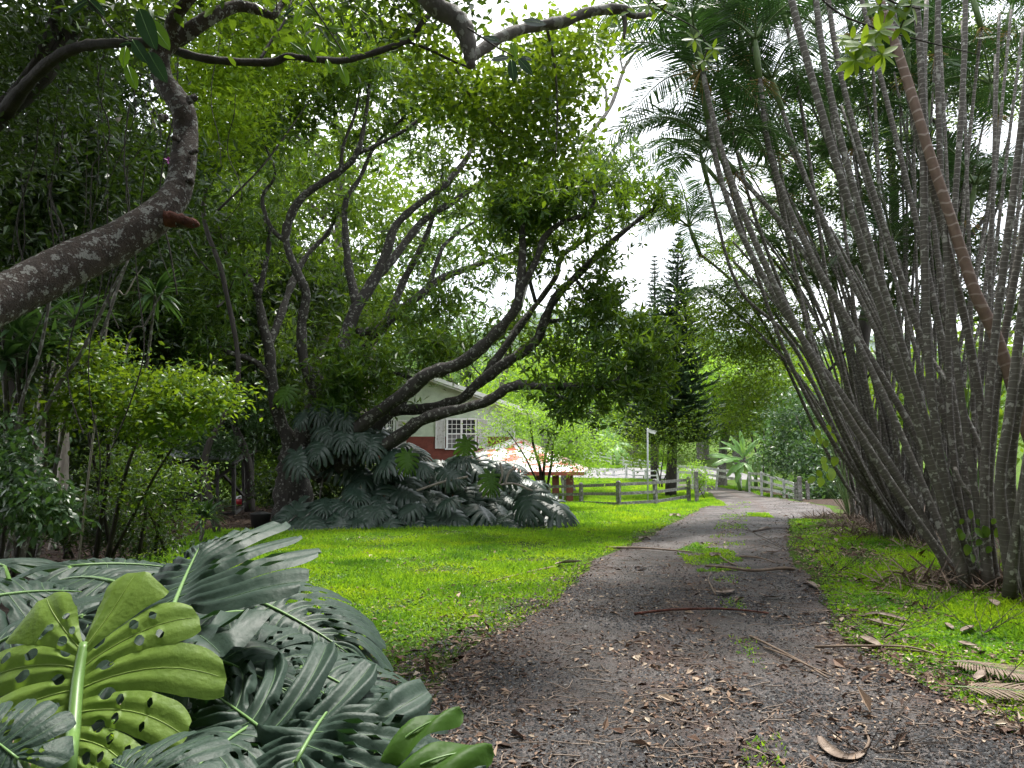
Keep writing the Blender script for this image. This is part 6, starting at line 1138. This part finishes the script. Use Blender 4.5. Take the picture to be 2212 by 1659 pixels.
dk(21, (362, 1350, 2.15), (432, 1150, 2.75), (-.25, -.75, .75), size=.62, wf=1.25, cor=.035, droop=.05, side=.12)          # tall leaf
dk(22, (255, 1262, 2.9), (70, 1200, 3.3), (0, -.35, 1), size=.62)
dk(23, (-70, 1300, 2.5), (105, 1262, 2.75), (.1, -.75, .8), size=.5)
dk(24, (150, 1225, 3.3), (330, 1205, 3.5), (0, -.3, 1), size=.55)
dk(25, (520, 1285, 2.9), (690, 1345, 2.75), (.15, -.5, .9), size=.55)
dk(26, (655, 1440, 2.55), (820, 1500, 2.4), (.35, -.55, .8), size=.38)
dk(27, (372, 1395, 2.2), (600, 1450, 2.05), (-.1, -.5, .9), size=.46, wf=.62)
dk(28, (700, 1690, 1.75), (470, 1480, 1.95), (.2, -.75, .65), size=.52, slit=.3, t0=.34, cor=.05, tipcurl=.35, side=.05)   # upright fingers
dk(29, (640, 1650, 1.7), (745, 1440, 2.05), (-.2, -.85, .55), size=.42, slit=.2, t0=.45, cor=.05)
dk(30, (560, 1560, 1.95), (385, 1640, 1.6), (0, -.5, .9), size=.4, slit=.26, t0=.4)
dk(31, (450, 1330, 2.7), (640, 1300, 3.0), (0, -.3, 1), size=.5)
dk(32, (60, 1360, 2.2), (-80, 1420, 2.2), (0, -.5, .9), size=.4)
dk(33, (330, 1500, 2.3), (450, 1600, 2.1), (0, -.4, .9), size=.42)
dk(34, (40, 1640, 1.55), (-60, 1560, 1.6), (.1, -.8, .6), size=.22, wf=.9)
dk(35, (330, 1700, 1.5), (230, 1630, 1.62), (0, -.7, .7), size=.24)
dk(36, (540, 1400, 2.6), (640, 1530, 2.45), (.1, -.6, .8), size=.4)
dk(37, (700, 1330, 3.0), (760, 1440, 2.8), (.3, -.5, .8), size=.34)
dk(38, (10, 1225, 3.6), (-60, 1190, 3.9), (0, -.3, 1), size=.5)
dk(39, (760, 1580, 2.1), (700, 1480, 2.3), (.2, -.7, .7), size=.34)
dk(40, (180, 1330, 2.6), (60, 1380, 2.6), (0, -.5, .9), size=.44)
dk(41, (450, 1560, 2.2), (640, 1620, 2.1), (0, -.4, .9), size=.44)
# two long glowing green lobes at the bottom, part of a leaf seen from below
def lobe(x0, y0, x1, y1, Y, w_, up, mat, bend):
    a = at(x0, y0, Y); b = at(x1, y1, Y*1.04); d = b-a; L = d.length; dn = d.normalized(); up = Vector(up); X = dn.cross(up).normalized(); Z = X.cross(dn); V = []; F = []; n = 18; m = 7
    for i in range(n+1):
        s = i/n; wd = w_*L*(.35+.65*math.sin(PI*min(1, s*.75+.12)))*(1-max(0, (s-.9)/.1)**2*.75)
        for j in range(m+1):
            u = j/m*2-1; V.append(tuple(a+d*s+X*wd*u*.5+Z*(bend*L*math.sin(PI*s)-.18*wd*u*u-.10*L*s*s+.012*math.sin(9*s+3*u))))
    for i in range(n):
        for j in range(m): q = i*(m+1)+j; F.append((q, q+1, q+m+2, q+m+1))
    o = mesh_np('leaf_lobe', np.array(V), np.array(F), M[mat], fg); A = Acc(); A.tube([tuple(a+d*s+Z*(bend*L*math.sin(PI*s)-.10*L*s*s-.004)) for s in np.linspace(0, .8, 9)], np.linspace(.004, .0015, 9), 5); A.build('leaf_veins', M['vein'], o)
lobe(815, 1650, 990, 1520, 1.72, .34, (-.5, -.5, .6), 'mon_green', .10)
lobe(820, 1700, 1062, 1600, 1.66, .34, (-.1, -.55, .9), 'mon_green', .10)
lobe(800, 1720, 560, 1550, 1.75, .22, (.2, -.6, .8), 'mon_dark', .10)
lobe(780, 1740, 830, 1560, 1.75, .30, (.7, -.5, .5), 'mon_dark', .04)
lobe(900, 1720, 1050, 1650, 1.6, .24, (0, -.3, 1), 'mon_dark', .05)
# ---------------------------------------------------------------- dark split leaf thicket under the spreading tree
far = [mon_mesh('leaf', dict(seed=700+k, nl=7, T=7, nq=1, slit=.34, t0=.40, cor=.05, droop=.30, side=.5, holes=0, wf=1.08), M['mon_bg'])[0] for k in range(5)]
fg2 = [mon_mesh('leaf', dict(seed=710+k, nl=7, T=7, nq=1, slit=.34, t0=.40, cor=.05, droop=.25, side=.4, holes=0), M['mon_green'])[0] for k in range(2)]
th = thing('split_leaf_thicket', 'wide dark thicket of glossy split leaves under the spreading tree in front of the house', 'plant', (-2.5, 24, 0))
rng = random.Random(9); cnt = 0; ST = Acc()
def hull(px):   # top edge of the thicket in the picture
    return np.interp(px, [600, 640, 680, 740, 800, 860, 920, 980, 1040, 1100, 1150, 1190, 1215], [1060, 1050, 1000, 960, 925, 930, 985, 972, 985, 990, 1020, 1055, 1120])
spots = []
for row in range(9):
    f = row/8
    for k in range(15):
        px = 625+k*41+rng.uniform(-18, 18)+(row % 2)*20; top = hull(px)
        if px > 1200 or (px < 735 and (row < 5 or rng.random() < .5)): continue
        py = top+12+(1128-top)*f*.93+rng.uniform(-9, 9); Y = 25.2-3.1*f-rng.uniform(0, .5)+(px-900)*.0035
        spots.append((px, py, Y))
fixed = [(745, 955, 23), (800, 925, 23.4), (845, 975, 22.6), (900, 1000, 22.4), (960, 1010, 22.4), (1010, 990, 22.6), (1075, 1010, 22.6), (1140, 1060, 22.4), (1180, 1085, 22.6), (650, 1090, 22), (740, 1090, 22), (830, 1090, 22), (980, 1075, 22), (900, 1090, 22)]
spots = fixed+spots
for (px, py, Y) in spots:
    p = at(px, py, Y)
    if p.z < .12: p.z = .15
    ln = rng.gauss(0, 1.0); d = Vector((ln, -rng.uniform(.5, 1.), -rng.uniform(.15, .8))); n = Vector((rng.gauss(0, .3), -rng.uniform(.35, .8), 1)); sz = rng.uniform(.62, 1.15)
    cnt += 1
    if cnt <= 99: put(far[rng.randrange(5)], 'leaf', th, p, d, n, sz)
    else:
        if cnt == 100: rest = []
        rest.append((far[rng.randrange(5)], Matrix.Translation(p)@basis(d, n)@Matrix.Diagonal((sz, sz, sz, 1))))
    if rng.random() < .6: g = Vector((p.x*.9-.3, p.y+1.2, .1)); ST.tube(spline([tuple(g), tuple((g+p)/2+Vector((0, .3, .3))), tuple(p)], 3), .018, 5, cap=False)
A = Acc()
for me, mt in rest:
    n = len(me.vertices); co = np.empty(n*3, np.float32); me.vertices.foreach_get('co', co); co = co.reshape(-1, 3)@np.array(mt.to_3x3()).T+np.array(mt.translation)
    A.add(co, np.array([tuple(p.vertices) for p in me.polygons if len(p.vertices) == 4]))
if A.n: o = A.build('deeper_leaves', M['mon_bg'], th); o['kind'] = 'stuff'
ST.build('stems', M['bark_grey'], th)
for (px, py, Y) in ((880, 990, 22.2), (1060, 1035, 22.2), (1010, 962, 23)):
    put(fg2[px % 2], 'leaf', th, at(px, py-12, Y), (.3-.2*(px % 3), -.5, -.8), (.2, -1, .5), .7)
A = Acc()
for pts in (((1040, 1075), (1075, 1050), (1110, 1045), (1150, 1060)), ((1075, 1052), (1085, 1025), (1080, 1000)), ((1090, 1048), (1100, 1020), (1115, 1010)), ((900, 1060), (960, 1040), (1010, 1030))):
    A.tube(spline([tuple(at(x, y, 22.2)) for x, y in pts], 4), .035, 7)
A.build('aerial_stems', M['bark_pale'], th)
# climber on the trunk of the spreading tree
cl = thing('climbing_split_leaf_plant', 'split leaf climber with drooping leaves growing up the dark trunk of the spreading tree', 'plant', tuple(at(690, 1080, 23.2)))
A = Acc(); A.tube(spline([tuple(at(x, y, Y)) for x, y, Y in ((690, 1080, 23.2), (700, 1000, 23.2), (690, 940, 23.3), (700, 880, 23.4), (720, 850, 23.4))], 5), .03, 6); A.build('stem', M['bark_grey'], cl)
for (px, py, Y, dx, sz, mt) in ((625, 850, 23.2, -.2, .75, 'g'), (690, 885, 23, .3, .8, 'd'), (735, 895, 22.8, .5, .9, 'd'), (700, 925, 22.8, .4, .9, 'd'), (725, 860, 23, .2, .6, 'g'), (745, 935, 22.6, .1, .9, 'd'), (660, 905, 23, -.3, .6, 'd'), (700, 960, 22.6, -.2, .9, 'd'), (640, 990, 22.5, .4, .9, 'd'), (770, 940, 22.6, .5, .8, 'd'), (800, 955, 22.6, .2, .9, 'd')):
    put(far[px % 5] if mt == 'd' else fg2[0], 'leaf', cl, at(px, py-14, Y), (dx, -.7, -.7), (0, -.8, .7), sz)
# ---------------------------------------------------------------- fallen palm parts
def spathe(label, pts, w_, tail=None, name='palm_spathe', mat='spathe', flat=.4, lift=.05, arch=.0):
    P = []; n = len(pts)
    for i, (px, py) in enumerate(pts): g = gnd(px, py); P.append((g.x, g.y, g.z+lift+arch*math.sin(PI*i/(n-1))))
    S = spline(P, 5); m = len(S); rad = w_*np.sin(np.linspace(.18, PI-.12, m))**.8; A = Acc()
    # open trough: half tube
    T = np.gradient(S, axis=0); T /= np.linalg.norm(T, axis=1)[:, None]; V = []; F = []; k = 7; r = random.Random(int(pts[0][0]))
    tilt = r.uniform(-.5, .5)
    for i in range(m):
        sd = np.cross(T[i], [0, 0, 1]); sd /= np.linalg.norm(sd)+1e-9; up = np.cross(sd, T[i])
        for lay in (1., .82):
            for j in range(k+1):
                a = -PI*.95+PI*.9*j/k+tilt; V.append(S[i]+rad[i]*lay*(math.cos(a)*sd+math.sin(a)*up*flat*1.2+up*.35))
    c = 2*(k+1)
    for i in range(m-1):
        for j in range(k): q = i*c+j; F.append((q, q+1, q+c+1, q+c)); q += k+1; F.append((q+1, q, q+c, q+c+1))
    A.add(np.array(V), np.array(F)); 
    o = A.build(name, M[mat]); 
    if tail:
        Pt = []
        for i, (px, py) in enumerate(tail): g = gnd(px, py); Pt.append((g.x, g.y, g.z+.03))
        t = thing('palm_spathe', label, 'palm spathe', Pt[0], 'fallen palm spathes'); me = o.data; n_ = len(me.vertices); a = np.empty(n_*3, np.float32); me.vertices.foreach_get('co', a); me.vertices.foreach_set('co', (a.reshape(-1, 3)-np.array(Pt[0], np.float32)).ravel()); o.parent = t
        A = Acc(); A.tube(spline(Pt, 4), np.linspace(w_*.22, .006, 4*(len(Pt)-1)+1), 6); A.build('stalk', M['dry'], t); return t
    tag(o, label, 'palm spathe', 'fallen palm spathes'); center_origin(o); return o
spathe('curled brown spathe with a long bent stalk in the middle of the driveway', [(1546, 1287), (1560, 1290), (1575, 1288), (1586, 1282)], .07, [(1546, 1290), (1537, 1272), (1530, 1255), (1536, 1240)], lift=.06)
spathe('dark flat spathe on the driveway to the right of the curled one', [(1640, 1290), (1655, 1296), (1675, 1298), (1690, 1296)], .035)
spathe('pale rolled spathe high on the driveway near the weed strip', [(1538, 1206), (1546, 1204), (1556, 1205)], .10, [(1556, 1206), (1575, 1218), (1594, 1225)])
spathe('large curved dark spathe at the bottom of the picture on the gravel', [(1770, 1600), (1785, 1625), (1812, 1645), (1845, 1648), (1870, 1632)], .045, [(1866, 1636), (1878, 1610), (1870, 1590), (1873, 1580)], lift=.03)
spathe('long pale spathe lying across the verge ground cover', [(1870, 1336), (1895, 1334), (1925, 1340), (1962, 1350)], .05, [(1872, 1336), (1850, 1334), (1815, 1336)])
spathe('dark grey spathe just below the long pale one on the verge', [(1868, 1346), (1885, 1350), (1910, 1358), (1948, 1365)], .045)
spathe('broad dark brown spathe with a split end at the edge of the verge', [(1858, 1388), (1868, 1392), (1885, 1402), (1905, 1412)], .06, [(1900, 1410), (1960, 1412), (2020, 1416)], lift=.06)
spathe('small folded grey spathe on the verge near the driveway edge', [(1740, 1264), (1750, 1268), (1765, 1278)], .06, lift=.06)
spathe('pale rolled spathe end near the foot of the nearest palm clump', [(1872, 1262), (1885, 1262), (1900, 1265), (1925, 1275)], .06)
spathe('small upright grey spathe right of the palm foot', [(2143, 1308), (2150, 1316), (2155, 1322)], .05, lift=.08)
spathe('small dark triangular spathe in the verge ground cover', [(2078, 1376), (2090, 1370), (2099, 1362)], .055, lift=.06)
spathe('short pale spathe piece left of the dark triangular one', [(2045, 1352), (2052, 1360), (2058, 1366)], .04, lift=.04)
spathe('black curved spathe low in the bright verge cover', [(2072, 1396), (2090, 1404), (2112, 1406)], .05, lift=.05)
spathe('pale twisted spathe standing in the cover at the lower right', [(2108, 1492), (2118, 1482), (2124, 1466)], .04, lift=.08)
spathe('long dark spathe behind the fallen frond at the lower right', [(2050, 1440), (2080, 1441), (2110, 1443), (2132, 1448)], .035)
spathe('pale spathe beside the gravel left of the verge', [(1766, 1326), (1780, 1328), (1800, 1327)], .03)
spathe('grey spathe with a split tip on the left lawn edge of the driveway', [(1200, 1228), (1215, 1225), (1235, 1224), (1256, 1222)], .10, [(1200, 1228), (1150, 1238), (1085, 1254), (1055, 1260)], lift=.08)
spathe('dark spathe leaning at the foot of the nearest palm clump', [(2070, 1244), (2085, 1250), (2100, 1258), (2112, 1268)], .10, lift=.12)
spathe('small brown spathe on the far driveway by the left lawn edge', [(1382, 1168), (1392, 1165), (1405, 1167)], .10)
spathe('brown curled spathe at the left edge of the driveway near the gate', [(1448, 1117), (1458, 1114), (1468, 1118)], .14)
spathe('flat dark spathe on the far driveway right of its middle', [(1640, 1148), (1655, 1144), (1668, 1146)], .09)
spathe('dark spathe at the right edge of the driveway by the verge start', [(1655, 1196), (1668, 1198), (1682, 1197)], .07)
# long fallen petioles and fronds
def stick(label, pts, r0, r1=.006, mat='dry', name='fallen_stalk', lift=.03):
    P = [tuple(gnd(px, py)+Vector((0, 0, lift+(.03 if 0 < i < len(pts)-1 else 0)))) for i, (px, py) in enumerate(pts)]; A = Acc(); W_ = spline(P, 5); A.tube(W_, np.linspace(r0, r1, len(W_)), 6); o = A.build(name, M[mat]); tag(o, label, 'stalk', 'fallen stalks'); center_origin(o)
stick('long pale fallen stalk across the driveway towards the verge', [(1525, 1226), (1570, 1233), (1630, 1240), (1690, 1235), (1715, 1233)], .02, .03)
stick('pale reddish stalk lying across the driveway above the longer one', [(1600, 1205), (1640, 1212), (1675, 1219)], .02, .01)
stick('reddish brown stalk lying across the middle of the driveway', [(1370, 1332), (1450, 1329), (1540, 1327), (1600, 1330), (1660, 1331)], .016, .01, 'red_wood')
stick('thin brown stalk running diagonally towards the bottom right', [(1620, 1380), (1670, 1412), (1730, 1445), (1790, 1474)], .012, .008)
stick('second thin brown stalk beside the diagonal one', [(1650, 1405), (1700, 1432), (1750, 1456), (1800, 1470)], .008, .006)
stick('brown stalk along the edge of the verge', [(1760, 1404), (1850, 1410), (1960, 1412), (2030, 1422)], .014, .008)
stick('thin dark branch across the driveway left of the weed strip', [(1310, 1186), (1380, 1190), (1440, 1194), (1500, 1196)], .03, .012)
stick('dark stick across the far driveway', [(1628, 1150), (1665, 1146), (1705, 1143)], .03, .015, 'twig')
stick('pale stick leaning at the palm foot', [(1955, 1295), (1985, 1262), (2005, 1240)], .014, .008)
def frond_fallen(label, px, py, ang, sc, tilt=.0, lift=.06):
    g = gnd(px, py)+Vector((0, 0, lift)); o = bpy.data.objects.new('fallen_frond', FR_dry); COL.objects.link(o); d = Vector((math.cos(ang), math.sin(ang), tilt))
    o.matrix_basis = Matrix.Translation(g)@basis(d, (0, 0, 1))@Matrix.Diagonal((sc, sc, sc*.35, 1)); tag(o, label, 'palm frond', 'fallen palm fronds')
frond_fallen('dry tan frond with spread leaflets at the lower right edge of the driveway', 2040, 1440, math.radians(-62), .42)
frond_fallen('dry frond trailing off the right bottom edge', 2040, 1500, math.radians(-30), .45)
frond_fallen('dead frond hanging down beside the stems at the right edge', 2180, 1245, math.radians(80), .45, 1.2)
# bare dead twig sprays on the verge
def twigspray(label, px, py, s, seed):
    r = np.random.default_rng(seed); g = np.array(gnd(px, py)); A = Acc()
    for k in range(9):
        a = r.uniform(0, 6.28); P = [g.copy()]; d = np.array([math.cos(a), math.sin(a)*.7, r.uniform(.1, .7)])
        for q in range(5):
            d = d+r.standard_normal(3)*.22; P.append(P[-1]+d*s/5)
            if q in (1, 2, 3):
                e = d+r.standard_normal(3)*.6; A.tube([P[-1], P[-1]+e*s*.2, P[-1]+e*s*.38+[0, 0, -.01]], [.003, .002, .001], 3, cap=False)
        A.tube(P, np.linspace(.0055, .0018, 6), 4, cap=False)
    o = A.build('dead_twig', M['twig']); tag(o, label, 'twigs', 'bare dead twigs'); center_origin(o)
for k, (px, py, s, lb) in enumerate([(1900, 1385, .5, 'bare dark twig standing in the verge beside the broad split spathe'), (2000, 1320, .55, 'bare dark twig spray below the nearest palm foot'), (2120, 1370, .5, 'bare dark twig spray at the right side of the verge'), (2150, 1480, .4, 'bare dark twig at the lower right corner of the verge'), (1810, 1235, .7, 'bare dark twigs along the upper verge edge'), (1700, 1190, .8, 'bare twig bundle at the top of the verge by the driveway'), (1232, 1238, .6, 'bare dark twig on the left lawn edge beside the grey spathe'), (1870, 1625, .35, 'pale branched twig attached to the curved dark spathe at the bottom')]):
    twigspray(lb, px, py, s, 800+k)
# clean the helper property
for o in bpy.data.objects:
    if '_w' in o.keys(): del o['_w']
